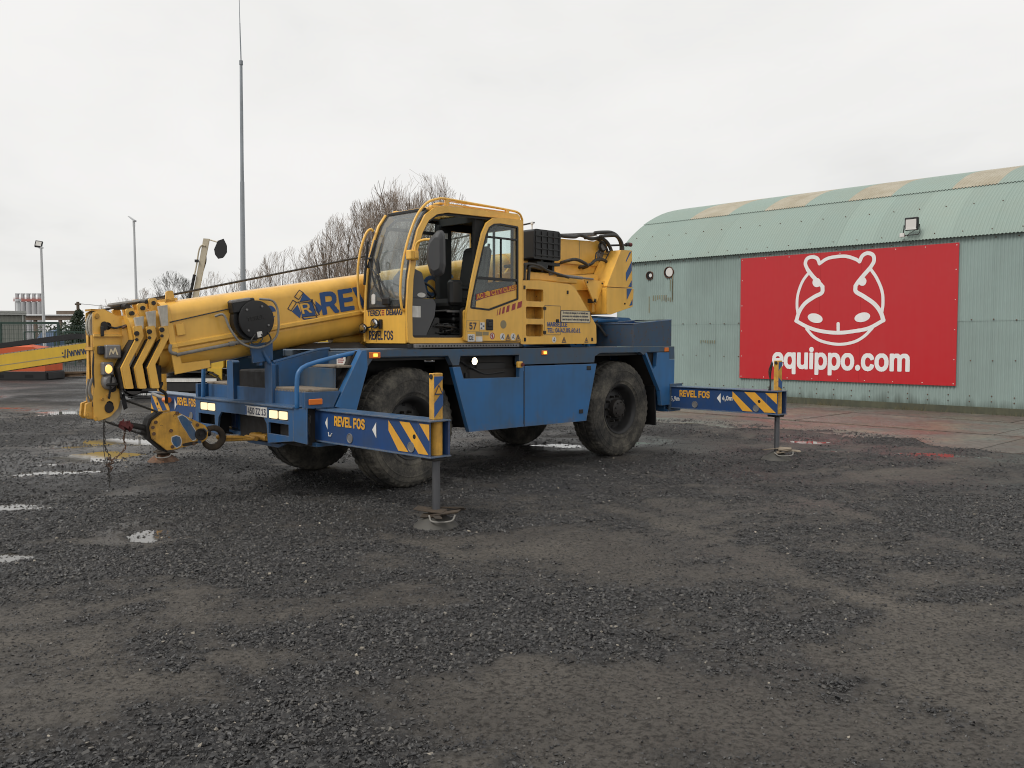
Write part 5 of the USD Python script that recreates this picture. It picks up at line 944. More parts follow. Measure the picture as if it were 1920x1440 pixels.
big = [(455, 665), (510, 640), (560, 670), (610, 720), (650, 790), (690, 850), (700, 900), (690, 960), (650, 975), (610, 930), (570, 860), (520, 790), (480, 720)]
sml = [(375, 935), (430, 915), (480, 930), (500, 980), (490, 1040), (440, 1070), (400, 1040), (375, 990)]
patch([(px + (px - 575) * .10, py + (py - 810) * .07) for px, py in big], "decal_white", .0005); patch(big, "worn_blue", .0022)
patch([(px + (px - 435) * .16, py + (py - 990) * .14) for px, py in sml], "decal_white", .0005); patch(sml, "worn_blue", .0022)
patch([(560, 680), (650, 735), (640, 755), (560, 710)], "worn_blue", .0005); patch([(795, 800), (860, 845), (840, 880), (790, 830)], "hose_grey", .0005); patch([(725, 960), (780, 990), (760, 1020), (720, 1010)], "worn_blue", .0005)
patch([(515, 1020), (610, 1000), (720, 985), (735, 1010), (620, 1045), (520, 1055)], "dark_hydraulics", .0005)
x, z = hz_(760, 893); P_("pin", MB().lathe([(.062, 0), (.064, .02), (.05, .021), (.046, .004), (.02, .004), (.018, .016), (0, .018)], 24, (x, .16, z), NY), "dark_hydraulics", smooth=35, parent=hk)
bl = MB()
for px, py in ((110, 800), (150, 732), (125, 885), (360, 845), (440, 612), (380, 1060), (670, 1020), (715, 770)): x, z = hz_(px, py); bl.cyl((x, .16, z), (x, .172, z), .018, n=10)
P_("bolts", bl, "rusty_steel", parent=hk)
P_("hook_shank", MB().cyl((3.99, .06, .70), (3.88, .06, .70), .04, n=16), "dark_hydraulics", smooth=40, parent=hk)
hkp = spline([(3.92, .06, .735), (3.82, .06, .745), (3.75, .06, .70), (3.73, .06, .62), (3.79, .06, .55), (3.87, .06, .54), (3.93, .06, .58), (3.95, .06, .63)], 6)
P_("hook", MB().tube(hkp, np.interp(np.linspace(0, 1, len(hkp)), [0, .3, .6, .85, 1], [.030, .034, .038, .030, .012]), 12), "old_mat", smooth=True, parent=hk)
P_("rope_socket", MB().cyl((4.56, .06, .80), (4.72, .06, .84), .03, n=12).cyl((4.62, .06, .77), (4.52, .06, .73), .025, n=10), "dark_hydraulics", smooth=40, parent=hk)
rt = MB(); rs = np.random.RandomState(2)
for k in range(7): c = np.array([4.81 - k * .012, .08, .855 - .004 * k]); rt.mesh(tf(MB().hull(rs.normal(0, 1, (14, 3)) * [.021, .021, .026]), tmat(c)))
P_("red_marker", rt, "red_tape", parent=hk, label="crumpled red tape round the rope end")
P_("shackle", MB().tube(spline([(3.42, .12, .60), (3.55, .10, .625), (3.68, .06, .635), (3.76, .0, .64), (3.70, .0, .60), (3.55, .08, .60), (3.42, .16, .60)], 6), .018, 8).cyl((3.42, .0, .61), (3.42, .24, .61), .026, n=12), "worn_yellow", smooth=40, parent=hk)
# ---- chain with thin rods dangling under the boom head
dc = thing("dangling_chain", "rusty thin chain looped and hanging under the boom head", "chain", (CX, CY, 0), CYAW)
def links(p, step=.030):
    p = np.asarray(p, float); d = np.r_[0, np.cumsum(np.linalg.norm(np.diff(p, axis=0), axis=1))]; m = MB()
    for k, t in enumerate(np.arange(0, d[-1], step)):
        c = np.array([np.interp(t, d, p[:, a]) for a in range(3)]); e = np.array([np.interp(min(t + .01, d[-1]), d, p[:, a]) for a in range(3)]) - c
        if np.linalg.norm(e) < 1e-6: continue
        u, w, q = frame(e); u = u if k % 2 else w
        a = np.arange(10) / 10 * 2 * PI; m.tube(c + np.cos(a)[:, None] * q * .020 + np.sin(a)[:, None] * u * .0095, .0038, 5, closed=True)
    return m
P_("left_strand", links(spline([(4.97, .05, .90), (4.98, .07, .76), (4.97, .08, .62), (4.93, .09, .52), (4.95, .09, .40), (4.94, .09, .29)], 6)), "wire_rope", smooth=True, parent=dc)
P_("right_strand", links(spline([(4.76, .05, .83), (4.79, .07, .70), (4.78, .08, .62), (4.86, .09, .54), (4.93, .09, .50)], 6)), "rusty_steel", smooth=True, parent=dc)
P_("tangle", links(spline([(4.94, .09, .52), (4.92, .11, .48), (4.96, .07, .46), (4.93, .11, .43), (4.94, .09, .40)], 6), .02), "rusty_steel", smooth=True, parent=dc)
P_("thin_wire", MB().tube(spline([(4.98, .06, .88), (4.99, .08, .6), (4.96, .1, .4), (4.95, .1, .23)], 5), .004, 5), "wire_rope", parent=dc)
# ================================================================== CAB
cb = group_part(cr, "cab", "yellow driver's cab with its side door slid open")
def C_(name, mesh, mat, smooth=False, label=None, kind=None): return P_(name, mesh, mat, smooth, parent=cb, label=label, kind=kind)
side = Polygon([(2.05, 1.66), (2.065, 2.05), (2.04, 2.38), (1.98, 2.70), (1.90, 2.95), (1.79, 3.13), (1.66, 3.22), (1.50, 3.265), (.30, 3.285), (.25, 3.25), (.25, 1.66)])
side = side.intersection(rnd(side, .03)).buffer(0)
front_open = [(1.985, 1.725), (1.99, 2.05), (1.97, 2.38), (1.915, 2.68), (1.835, 2.92), (1.74, 3.07), (1.62, 3.15), (1.46, 3.185), (.34, 3.205), (.34, 2.06), (1.20, 2.06), (1.20, 1.725)]
C_("side_frame", MB().ext(side.difference(rnd(front_open, .03)), "y", 1.165, 1.20), "crane_yellow")
seal = rnd(front_open, .03)
C_("door_seal", MB().ext(seal.difference(seal.buffer(-.028)), "y", 1.14, 1.166), "black_plastic")
far_open = rnd([(1.95, 2.05), (1.94, 2.38), (1.89, 2.66), (1.81, 2.9), (1.72, 3.07), (1.60, 3.17), (1.35, 3.2), (.95, 3.2), (.95, 2.05)], .03)
C_("far_side", MB().ext(side.difference(far_open).difference(sbox(.36, 2.5, .86, 3.1)), "y", .36, .39), "crane_yellow")
C_("far_window", MB().ext(far_open, "y", .372, .378), "cab_glass"); C_("far_window", MB().ext(sbox(.36, 2.5, .86, 3.1), "y", .372, .378), "cab_glass")
C_("far_seal", MB().ext(far_open.difference(far_open.buffer(-.03)), "y", .389, .405).box(.84, .98, .391, .42, 1.7, 3.2), "black_plastic")
C_("far_bar", MB().box(.95, 1.75, .391, .43, 3.02, 3.06), "black_plastic")
C_("far_lining", MB().box(.28, .95, .391, .41, 3.1, 3.199).box(.28, .36, .391, .41, 1.68, 3.2).box(.86, .95, .391, .41, 2.0, 3.2).box(.28, 1.98, .391, .41, 1.68, 2.05), "cab_lining")
# front
C_("front_panel", MB().ext(rnd([(.39, 1.66), (1.165, 1.66), (1.165, 2.055), (.39, 2.055)], .008), "x", 2.035, 2.06), "crane_yellow")
wsp = [(2.045, 2.06), (2.035, 2.25), (2.015, 2.45), (1.975, 2.68), (1.915, 2.88), (1.84, 3.06), (1.735, 3.20)]
def sheet(prof, y0, y1, t=.006):
    n = len(prof); v = []
    for x, z in prof: v += [(x, y0, z), (x, y1, z), (x - t, y1, z), (x - t, y0, z)]
    f = []
    for k in range(n - 1):
        for a in range(4):
            b = (a + 1) % 4; f += [(4 * k + a, 4 * k + b, 4 * k + 4 + b), (4 * k + a, 4 * k + 4 + b, 4 * k + 4 + a)]
    f += [(0, 2, 1), (0, 3, 2), (4 * n - 4, 4 * n - 3, 4 * n - 2), (4 * n - 4, 4 * n - 2, 4 * n - 1)]
    return trimesh.Trimesh(v, f, process=False)
C_("windscreen", sheet(wsp, .43, 1.13), "screen_glass", smooth=30)
for y0, y1 in ((.40, .44), (1.12, 1.164)): C_("screen_seal", sheet([(x + .004, z) for x, z in wsp], y0, y1, .02), "black_plastic", smooth=30)
C_("screen_seal", MB().box(2.03, 2.056, .44, 1.12, 2.056, 2.085).box(1.70, 1.75, .43, 1.13, 3.185, 3.225, .008), "black_plastic")
C_("screen_lower_tint", sheet([(2.041, 2.085), (2.036, 2.16)], .44, 1.12, .004), "black_plastic")
for y in (.385, ): C_("front_pillar", MB().tube([(x + .012, y, z) for x, z in [(2.05, 1.68)] + wsp], .020, 8), "crane_yellow", smooth=True)
C_("screen_sticker", MB().ext(rnd([(.50, 2.12), (.575, 2.12), (.575, 2.23), (.54, 2.245), (.50, 2.23)], .015), "x", 2.047, 2.05), "decal_white")
wp = MB()
wp.tube(spline([(2.075, .50, 2.62), (2.085, .62, 2.35), (2.085, .78, 2.16)], 6), .012, 6).tube([(2.07, .58, 2.66), (2.08, .72, 2.4), (2.075, .90, 2.20)], .009, 6).tube([(2.08, .66, 2.45), (2.08, .78, 2.15)], .014, 6).tube([(2.07, .53, 2.55), (2.075, .70, 2.40), (2.07, .88, 2.22)], .007, 6)
wp.tube(spline([(2.05, .62, 2.64), (2.07, .66, 2.62), (2.075, .70, 2.48)], 5), .014, 6).box(2.06, 2.10, .76, .90, 2.10, 2.19, .015)
C_("wiper", wp, "black_plastic", smooth=False); C_("wiper_blade", MB().cyl((2.075, .47, 2.86), (2.10, .43, 2.35), .016, n=8).cyl((2.10, .40, 2.66), (2.05, .52, 2.66), .013, n=8).cyl((1.96, .47, 2.88), (2.06, .45, 2.55), .018, n=8), "black_plastic")
C_("lettering", text("TEREX", .062, (2.06, .43, 1.985), (0, 1, 0), UP, xs=1.0, weight=.03), "decal_navy"); C_("lettering", text("DEMAG", .062, (2.06, .80, 1.988), (0, 1, 0), UP, xs=1.0, weight=.03), "decal_navy")
mk = MB()
for k in range(3): mk.box(2.0605, 2.0625, .715 + .022 * 0, .765, 1.985 + k * .024, 1.999 + k * .024)
C_("emblem", mk, "decal_red")
C_("lettering", text("REVEL FOS", .098, (2.06, .46, 1.705), (0, 1, 0), UP, xs=.66), "decal_navy")
for y, z in ((.44, 1.835), (.675, 1.89)):
    C_("spot_lamp", MB().lathe([(0, -.05), (.035, -.045), (.055, -.01), (.06, .01), (.05, .012), (0, .006)], 24, (2.13, y, z), (.94, .2, 0)), "black_plastic", smooth=35)
    C_("spot_lens", MB().lathe([(.048, .0125), (.03, .018), (0, .02)], 20, (2.13, y, z), (.94, .2, 0)), "mirror_glass", smooth=True)
C_("lamp_bar", MB().cyl((2.09, .44, 1.835), (2.09, .72, 1.89), .010, n=8).box(2.06, 2.10, .70, .735, 1.83, 1.94, .006).tube(spline([(2.07, .52, 1.85), (2.09, .58, 1.76), (2.08, .64, 1.80), (2.08, .60, 1.70)], 5), .005, 6), "black_steel")
# roof
C_("roof", MB().box(.27, .95, .40, 1.16, 3.235, 3.275, .012).box(.95, 1.66, .40, .47, 3.22, 3.262, .01).box(.95, 1.66, 1.09, 1.16, 3.22, 3.262, .01).box(1.60, 1.72, .40, 1.16, 3.19, 3.235, .012), "crane_yellow")
C_("roof_window", MB().box(.95, 1.61, .47, 1.09, 3.235, 3.243), "cab_glass")
C_("rear_wall_lining", MB().ext(sbox(.40, 1.68, 1.16, 3.23).difference(rnd(sbox(.47, 2.45, 1.08, 3.1), .03)), "x", .281, .287), "cab_lining")
C_("roof_lining", MB().box(.97, 1.60, .41, .47, 3.20, 3.219).box(.97, 1.60, 1.09, 1.14, 3.20, 3.219).box(1.58, 1.66, .41, 1.14, 3.17, 3.189).box(.28, .93, .41, 1.13, 3.20, 3.232).box(.93, .97, .41, 1.13, 3.13, 3.22), "cab_lining")
C_("roof_strip", MB().box(.35, 1.5, .98, 1.10, 3.29, 3.315, .006), "crane_yellow"); C_("roof_pad", MB().box(1.15, 1.45, 1.02, 1.12, 3.279, 3.288), "decal_white")
# rear wall, floor, lining
C_("rear_wall", MB().ext(sbox(.39, 1.66, 1.165, 3.25).difference(rnd(sbox(.47, 2.45, 1.08, 3.1), .03)), "x", .255, .28), "crane_yellow")
C_("rear_lining", MB().box(.281, .30, .40, 1.14, 1.68, 2.44), "cab_lining")
C_("rear_window", MB().box(.264, .27, .47, 1.08, 2.45, 3.1), "cab_glass"); C_("rear_bar", MB().box(.281, .30, .74, .77, 2.45, 3.1), "black_plastic")
C_("floor", MB().box(.27, 2.02, .40, 1.15, 1.66, 1.715), "black_steel")
C_("pillar_lining", MB().box(.82, .98, 1.09, 1.138, 2.06, 3.19, .01).box(.78, 1.02, .42, .50, 1.72, 3.15, .02), "cab_lining")
C_("paper_label", MB().box(.86, .96, .502, .505, 2.98, 3.05), "decal_white")
# dashboard and console
ds = group_part(cb, "x") if False else None
C_("console", MB().ext(rnd([(1.97, 1.73), (1.97, 2.18), (1.60, 2.18), (1.56, 2.12), (1.58, 1.98), (1.72, 1.73)], .02), "y", .78, 1.10), "grey_plastic", label="grey console by the door opening")
C_("console_top", MB().ext(rnd([(1.965, 2.185), (1.955, 2.42), (1.86, 2.52), (1.75, 2.48), (1.66, 2.185)], .03), "y", .80, 1.08), "grey_plastic")
C_("dashboard", MB().ext(rnd([(2.0, 1.75), (2.0, 2.30), (1.85, 2.42), (1.62, 2.30), (1.6, 2.1), (1.85, 1.75)], .03), "y", .42, .79), "grey_plastic")
C_("console_note", MB().box(1.79, 1.92, 1.1005, 1.103, 1.96, 2.09), "decal_white"); C_("console_badge", MB().ext(affinity.scale(Point(1.76, 2.22).buffer(.06), 1, .45), "y", 1.0805, 1.083), "decal_white")
C_("pedal_box", MB().ext(rnd([(1.72, 1.72), (1.56, 1.96), (1.50, 1.96), (1.50, 1.72)], .02), "y", .5, 1.09), "black_plastic")
sw = MB(); a = np.arange(28) / 28 * 2 * PI; n_ = np.array([-.55, 0, .83]); u, w, d = frame(n_)
sw.tube(np.array([1.52, .78, 2.32]) + .19 * (np.cos(a)[:, None] * u + np.sin(a)[:, None] * w), .015, 8, closed=True).cyl((1.52, .78, 2.32), (1.72, .78, 2.05), .03, n=10)
for q in (0.5, 2.6, 4.7): sw.cyl((1.52, .78, 2.32), np.array([1.52, .78, 2.32]) + .19 * (math.cos(q) * u + math.sin(q) * w), .011, n=6)
C_("steering_wheel", sw, "black_plastic", smooth=40)
se = group_part(cr, "seat", "dark worn driver's seat seen through the open door")
P_("seat_cushion", MB().box(.72, 1.28, .56, 1.04, 2.06, 2.20, .05), "seat_fabric", parent=se)
P_("backrest", tf(MB().box(-.07, .07, -.24, .24, 0, .72, .05), tmat((.74, .80, 2.16), (0, -.18, 0))), "seat_fabric", parent=se)
P_("headrest", tf(MB().box(-.05, .05, -.14, .14, 0, .20, .04), tmat((.60, .80, 2.90), (0, -.15, 0))), "seat_fabric", parent=se)
P_("armrest", MB().box(.80, 1.25, 1.02, 1.08, 2.30, 2.36, .02).box(1.12, 1.32, 1.0, 1.10, 2.12, 2.42, .03), "black_plastic", parent=se)
be = MB()
for k in range(5): be.box(.80 - (k % 2) * .02, 1.20 + (k % 2) * .02, .60 - (k % 2) * .02, 1.00 + (k % 2) * .02, 1.72 + k * .065, 1.78 + k * .065, .02)
P_("seat_bellows", be, "black_plastic", parent=se); P_("seat_rail", MB().box(.7, 1.3, .62, .98, 2.045, 2.062).box(.75, 1.34, 1.03, 1.05, 2.03, 2.055), "grey_steel", parent=se)
P_("seat_belt", MB().hull([(.62, 1.03, 2.9), (.66, 1.03, 2.9), (.78, 1.05, 2.1), (.82, 1.05, 2.1), (.62, 1.036, 2.9), (.82, 1.056, 2.1)]), "hose_rubber", parent=se)
cl = MB(); rs = np.random.RandomState(6)
for k in range(16): cl.tube(spline([(1.25 + rs.uniform(-.1, .35), 1.0 + rs.uniform(-.15, .12), 1.74 + rs.uniform(0, .18)) for _ in range(4)], 4), .012, 6)
P_("floor_clutter", cl, "black_plastic", parent=se)
# sliding door
do = group_part(cr, "cab_door", "yellow sliding door with a big window, pushed back")
D_ = lambda name, mesh, mat, smooth=False, label=None: P_(name, mesh, mat, smooth, parent=do, label=label)
dout = Polygon([(1.235, 1.685), (1.20, 2.05), (1.12, 2.40), (1.02, 2.75), (.945, 2.99), (.87, 3.12), (.76, 3.185), (.62, 3.20), (.262, 3.205), (.258, 1.685)])
dwin = Polygon([(1.155, 2.075), (1.13, 2.20), (1.06, 2.45), (.965, 2.76), (.895, 2.97), (.84, 3.07), (.76, 3.115), (.65, 3.13), (.335, 3.12), (.335, 2.205), (.84, 2.055)])
dout = rnd(dout, .02); dwin = rnd(dwin, .02)
D_("door_panel", MB().ext(dout.difference(dwin), "y", 1.212, 1.248), "crane_yellow")
D_("window_seal", MB().ext(dwin.difference(dwin.buffer(-.022)), "y", 1.225, 1.251), "black_plastic")
D_("door_glass", MB().ext(dwin.buffer(-.01), "y", 1.229, 1.235), "cab_glass")
D_("window_bar", MB().ext(dwin.intersection(sbox(.3, 2.43, 1.2, 2.462)), "y", 1.222, 1.250).ext(dwin.intersection(sbox(.3, 2.94, 1.2, 2.962)), "y", 1.222, 1.250).ext(dwin.intersection(sbox(.62, 2.46, .635, 2.94)), "y", 1.224, 1.246), "black_plastic")
zx = lambda px: .262 + (1518 - px) / 515 * .975
zz = lambda py: 1.685 + (1330 - py) / 1080 * 1.50
zp = lambda L: Polygon([(zx(a), zz(b)) for a, b in L])
D_("lower_pane_film", MB().ext(zp([(1105, 985), (1470, 825), (1470, 948), (1205, 1050), (1100, 1045)]), "y", 1.2352, 1.2366), "crane_yellow")
D_("film_band", MB().ext(zp([(1105, 925), (1468, 818), (1468, 868), (1103, 975)]), "y", 1.2368, 1.238), "decal_red")
tdir = np.array([-(zx(1103) - zx(1468)), 0, zz(868) - zz(975)])
L = text_poly("AC 30 CITY CLASS").bounds[2] * .055
D_("lettering", text("AC 30 CITY CLASS", .055, (zx(1112), 1.238, zz(965)), tdir, np.cross(tdir, [0, -1.0, 0]) * -1 if np.cross(tdir, [0, -1.0, 0])[2] < 0 else np.cross(tdir, [0, -1.0, 0]), xs=.70 / L, lift=.0008), "decal_yellow")
D_("smile_sticker", MB().cyl((zx(1205), 1.2385, zz(912)), (zx(1205), 1.2405, zz(912)), .03, n=18), "decal_yellow")
for k, (a, b) in enumerate(((1470, 1515), (1418, 1455), (1368, 1398), (1330, 1355), (1302, 1318), (1284, 1293))):
    y0 = 965 + (1515 - b) * .36; hgt = 58
    D_("red_bar", MB().ext(zp([(a + 6, y0 + (b - a) * .36), (b, y0), (b - 6, y0 + hgt), (a - 4, y0 + hgt + (b - a) * .36)]), "y", 1.2484, 1.2500), "decal_red")
D_("lettering", text("57", .078, (zx(1036), 1.248, zz(1228)), RT, UP, xs=.9), "decal_navy")
D_("number_frame", MB().ext(zp([(1020, 1152), (1128, 1152), (1128, 1245), (1020, 1245)]).boundary.buffer(.0018), "y", 1.2482, 1.2492), "decal_grey")
D_("sticker", MB().ext(zp([(1132, 1168), (1172, 1168), (1172, 1230), (1132, 1230)]), "y", 1.2482, 1.2496).ext(zp([(1095, 1290), (1152, 1290), (1152, 1335), (1095, 1335)]), "y", 1.2482, 1.2496), "decal_white")
D_("sticker_print", MB().ext(union_all([zp([(1138 + 18 * i, 1176 + 18 * j), (1150 + 18 * i, 1176 + 18 * j), (1150 + 18 * i, 1188 + 18 * j), (1138 + 18 * i, 1188 + 18 * j)]) for i in range(2) for j in range(3) if (i + j) % 2 == 0]), "y", 1.2494, 1.2505), "decal_navy")
D_("faded_sticker", MB().ext(zp([(1095, 1250), (1150, 1250), (1150, 1285), (1095, 1285)]), "y", 1.2482, 1.2494).ext(zp([(1155, 1250), (1208, 1250), (1208, 1280), (1155, 1280)]), "y", 1.2482, 1.2494), "decal_grey")
D_("ce_mark_base", MB().ext(rnd(zp([(1026, 1270), (1086, 1270), (1086, 1335), (1026, 1335)]), .008), "y", 1.2482, 1.2494), "decal_white")
D_("lettering", text("CE", .05, (zx(1034), 1.2494, zz(1320)), RT, UP, xs=.85, lift=.001), "decal_navy")
D_("door_lock", MB().box(zx(1245), zx(1183), 1.246, 1.262, zz(1235), zz(1138), .012), "black_plastic"); D_("lock_handle", MB().box(zx(1232), zx(1195), 1.26, 1.275, zz(1205), zz(1165), .01).cyl((zx(1215), 1.26, zz(1153)), (zx(1215), 1.27, zz(1153)), .010, n=10), "black_steel")
D_("vent_grille", MB().cyl((zx(1340), 1.247, zz(1182)), (zx(1340), 1.2505, zz(1182)), .052, n=24), "decal_grey")
roundel(zx(1240), 1.248, zz(1285), .042, do, True); roundel(zx(1332), 1.248, zz(1292), .044, do, False); roundel(zx(1430), 1.248, zz(1292), .044, do, False); triangle(zx(1383), 1.248, zz(1298), .04, do); triangle(zx(1477), 1.248, zz(1298), .04, do)
# guard rails and mirror
gr = MB().tube(spline([(2.05, 1.13, 2.03), (2.10, 1.15, 2.06), (2.12, 1.15, 2.25), (2.095, 1.15, 2.50), (2.05, 1.16, 2.72), (1.98, 1.16, 2.92), (1.88, 1.16, 3.12), (1.74, 1.16, 3.27), (1.58, 1.16, 3.335), (1.45, 1.16, 3.35), (1.0, 1.14, 3.345), (.42, 1.14, 3.33), (.24, 1.14, 3.315), (.16, 1.13, 3.26), (.135, 1.12, 3.15), (.135, 1.12, 2.55), (.15, 1.12, 2.48), (.22, 1.12, 2.46)], 6), .0145, 8)
P_("guard_rail", gr, "crane_yellow", smooth=True)
P_("guard_rail", MB().tube(spline([(2.05, .39, 2.03), (2.10, .36, 2.05), (2.13, .355, 2.2), (2.14, .355, 2.5), (2.10, .355, 2.75), (2.03, .36, 2.95), (1.97, .375, 3.02), (1.93, .385, 3.0)], 6), .0145, 8), "crane_yellow", smooth=True)
P_("rail_foot", MB().box(1.42, 1.46, 1.14, 1.18, 3.26, 3.345).box(.42, .46, 1.13, 1.17, 3.27, 3.33).box(.3, 1.4, 1.08, 1.10, 3.335, 3.345), "crane_yellow")
mi = group_part(cr, "wing_mirror", "tall dark grey mirror on a yellow bracket by the door opening")
P_("clamp", MB().box(1.93, 2.06, 1.17, 1.26, 2.60, 2.71, .012).box(1.95, 2.0, 1.255, 1.27, 2.62, 2.69, .004), "crane_yellow", parent=mi)
P_("arm", MB().tube(spline([(1.98, 1.24, 2.70), (1.97, 1.26, 2.78), (1.95, 1.32, 2.815), (1.92, 1.42, 2.82), (1.90, 1.47, 2.79), (1.90, 1.47, 2.60)], 6), .015, 8).cyl((1.90, 1.47, 2.55), (1.90, 1.47, 2.64), .02, n=10), "crane_yellow", smooth=True, parent=mi)
mp = rnd([(.11, .10), (.075, .20), (-.01, .285), (-.07, .29), (-.10, .24), (-.105, -.10), (-.085, -.20), (.01, -.24), (.07, -.20), (.11, -.06)], .03)
MM = tmat((1.88, 1.50, 2.63), (0, 0, math.radians(-56)))
b0 = np.array(mp.exterior.coords)[:-1]
P_("mirror_shell", tf(MB().hull([(x, .0, z) for x, z in b0] + [(x * .9, -.03, z * .95) for x, z in b0] + [(x * .9, .05, z * .92) for x, z in b0] + [(x * .6, .09, z * .7) for x, z in b0]), MM), "mirror_grey", parent=mi)
P_("mirror_pane", tf(MB().ext(affinity.scale(mp, .85, .9), "y", -.034, -.031), MM), "mirror_glass", parent=mi)
# ================================================================== BACKGROUND
paint("rig_yellow", (0.66, 0.42, 0.03), dirt=(0.25, 0.17, 0.05), amt=0.4, rough=0.45, scale=1.5, bevel=0)
paint("rig_ivory", (0.52, 0.46, 0.34), dirt=(0.3, 0.25, 0.18), amt=0.5, rough=0.5, scale=3, bevel=0)
paint("skid_orange", (0.55, 0.085, 0.02), dirt=(0.3, 0.08, 0.04), amt=0.4, rough=0.5, scale=2, bevel=0)
paint("fence_green", (0.014, 0.045, 0.034), amt=0.2, rough=0.55, bevel=0)
paint("shed_panel", (0.215, 0.225, 0.20), dirt=(0.2, 0.2, 0.17), amt=0.5, rough=0.6, scale=1, bevel=0, var=0.05)
paint("shed_trim", (0.36, 0.37, 0.35), amt=0.3, rough=0.6, bevel=0)
paint("silo_grey", (0.42, 0.42, 0.43), dirt=(0.33, 0.32, 0.32), amt=0.5, rough=0.7, scale=.3, bevel=0)
paint("silo_red", (0.42, 0.12, 0.10), amt=0.3, rough=0.6, bevel=0)
paint("old_pipe", (0.20, 0.16, 0.13), dirt=(0.12, 0.08, 0.06), amt=0.7, rough=0.8, scale=.5, bevel=0)
paint("tarp_blue", (0.07, 0.13, 0.24), amt=0.3, rough=0.6, scale=2, bevel=0)
paint("pale_roof", (0.42, 0.46, 0.46), amt=0.4, rough=0.5, scale=1, bevel=0)
paint("timber", (0.16, 0.11, 0.07), dirt=(0.08, 0.06, 0.04), amt=0.8, rough=0.85, scale=4, bevel=0, var=.2)
paint("pole_white", (0.50, 0.51, 0.52), dirt=(0.35, 0.36, 0.36), amt=0.4, rough=0.5, scale=1, bevel=0)
paint("bark", (0.115, 0.088, 0.066), dirt=(0.075, 0.062, 0.05), amt=0.7, rough=0.9, scale=3, bevel=0)
paint("twig_brown", (0.28, 0.21, 0.16), dirt=(0.20, 0.17, 0.14), amt=0.8, rough=0.9, scale=1.2, bevel=0)
paint("dark_twig", (0.035, 0.038, 0.028), dirt=(0.05, 0.045, 0.03), amt=0.8, rough=0.9, scale=1.2, bevel=0)
paint("twig_olive", (0.13, 0.112, 0.06), dirt=(0.10, 0.08, 0.055), amt=0.8, rough=0.9, scale=1.2, bevel=0)
MAT["ivy_leaf"] = usdkit.material(stage, "/World/Looks/ivy_leaf", {"g": ("geometry", {}), "r": ("rgb_ramp", {"ramp": [(0, (0.012, 0.025, 0.010)), (1, (0.045, 0.07, 0.028))]}), "p": ("principled_bsdf", {"roughness": 0.6}), "t": ("translucent_bsdf", {"color": (0.05, 0.08, 0.02)}), "m": ("mix_closure", {"fac": 0.2})},
    [("g.random_per_island", "r.fac"), ("r.color", "p.base_color"), ("p.BSDF", "m.closure1"), ("t.BSDF", "m.closure2")], surface="m.closure")
MAT["shrub_leaf"] = usdkit.material(stage, "/World/Looks/shrub_leaf", {"g": ("geometry", {}), "r": ("rgb_ramp", {"ramp": [(0, (0.04, 0.055, 0.03)), (1, (0.11, 0.12, 0.06))]}), "p": ("principled_bsdf", {"roughness": 0.7})},
    [("g.random_per_island", "r.fac"), ("r.color", "p.base_color")], surface="p.BSDF")
MAT["dry_grass"] = usdkit.material(stage, "/World/Looks/dry_grass", {"g": ("geometry", {}), "r": ("rgb_ramp", {"ramp": [(0, (0.10, 0.085, 0.04)), (1, (0.22, 0.17, 0.09))]}), "p": ("principled_bsdf", {"roughness": 0.8})},
    [("g.random_per_island", "r.fac"), ("r.color", "p.base_color")], surface="p.BSDF")
F0 = 1643.0
def at(px, py, y):
    """the point y metres ahead of the camera that stands where the photograph shows (px, py): used to measure, at build time only"""
    th = math.atan(86.5 / F0); d = np.array([(px - 960) / F0, math.cos(th) - (py - 720) / F0 * math.sin(th), -math.sin(th) - (py - 720) / F0 * math.cos(th)])
    return np.array([0, 0, CAM_H]) + y / d[1] * d

# ---- tall lightning mast, two lamp posts
p = at(456, 540, 30); ms = thing("mast", "tall grey tapering steel mast with a thin spike, behind the crane's boom", "mast", (p[0], 30, 0))
zt = at(452, 117, 30)[2]; dx = at(452, 117, 30)[0] - p[0]
P_("pole", MB().cyl((-dx * .2, 0, -.1), (0, 0, 3.45), .118, .098, 20).cyl((0, 0, 3.43), (dx * .45, 0, 7.0), .090, .07, 20).cyl((dx * .45, 0, 6.98), (dx, 0, zt), .062, .046, 16), "galvanised", smooth=40, parent=ms)
P_("collar", MB().cyl((dx, 0, zt - .08), (dx, 0, zt + .06), .062, n=14), "galvanised", smooth=40, parent=ms)
P_("spike", MB().cyl((dx, 0, zt), (dx - .02, 0, zt + 1.3), .022, .018, 8).cyl((dx - .02, 0, zt + 1.3), (dx - .04, 0, zt + 3.2), .014, .006, 8), "galvanised", parent=ms)
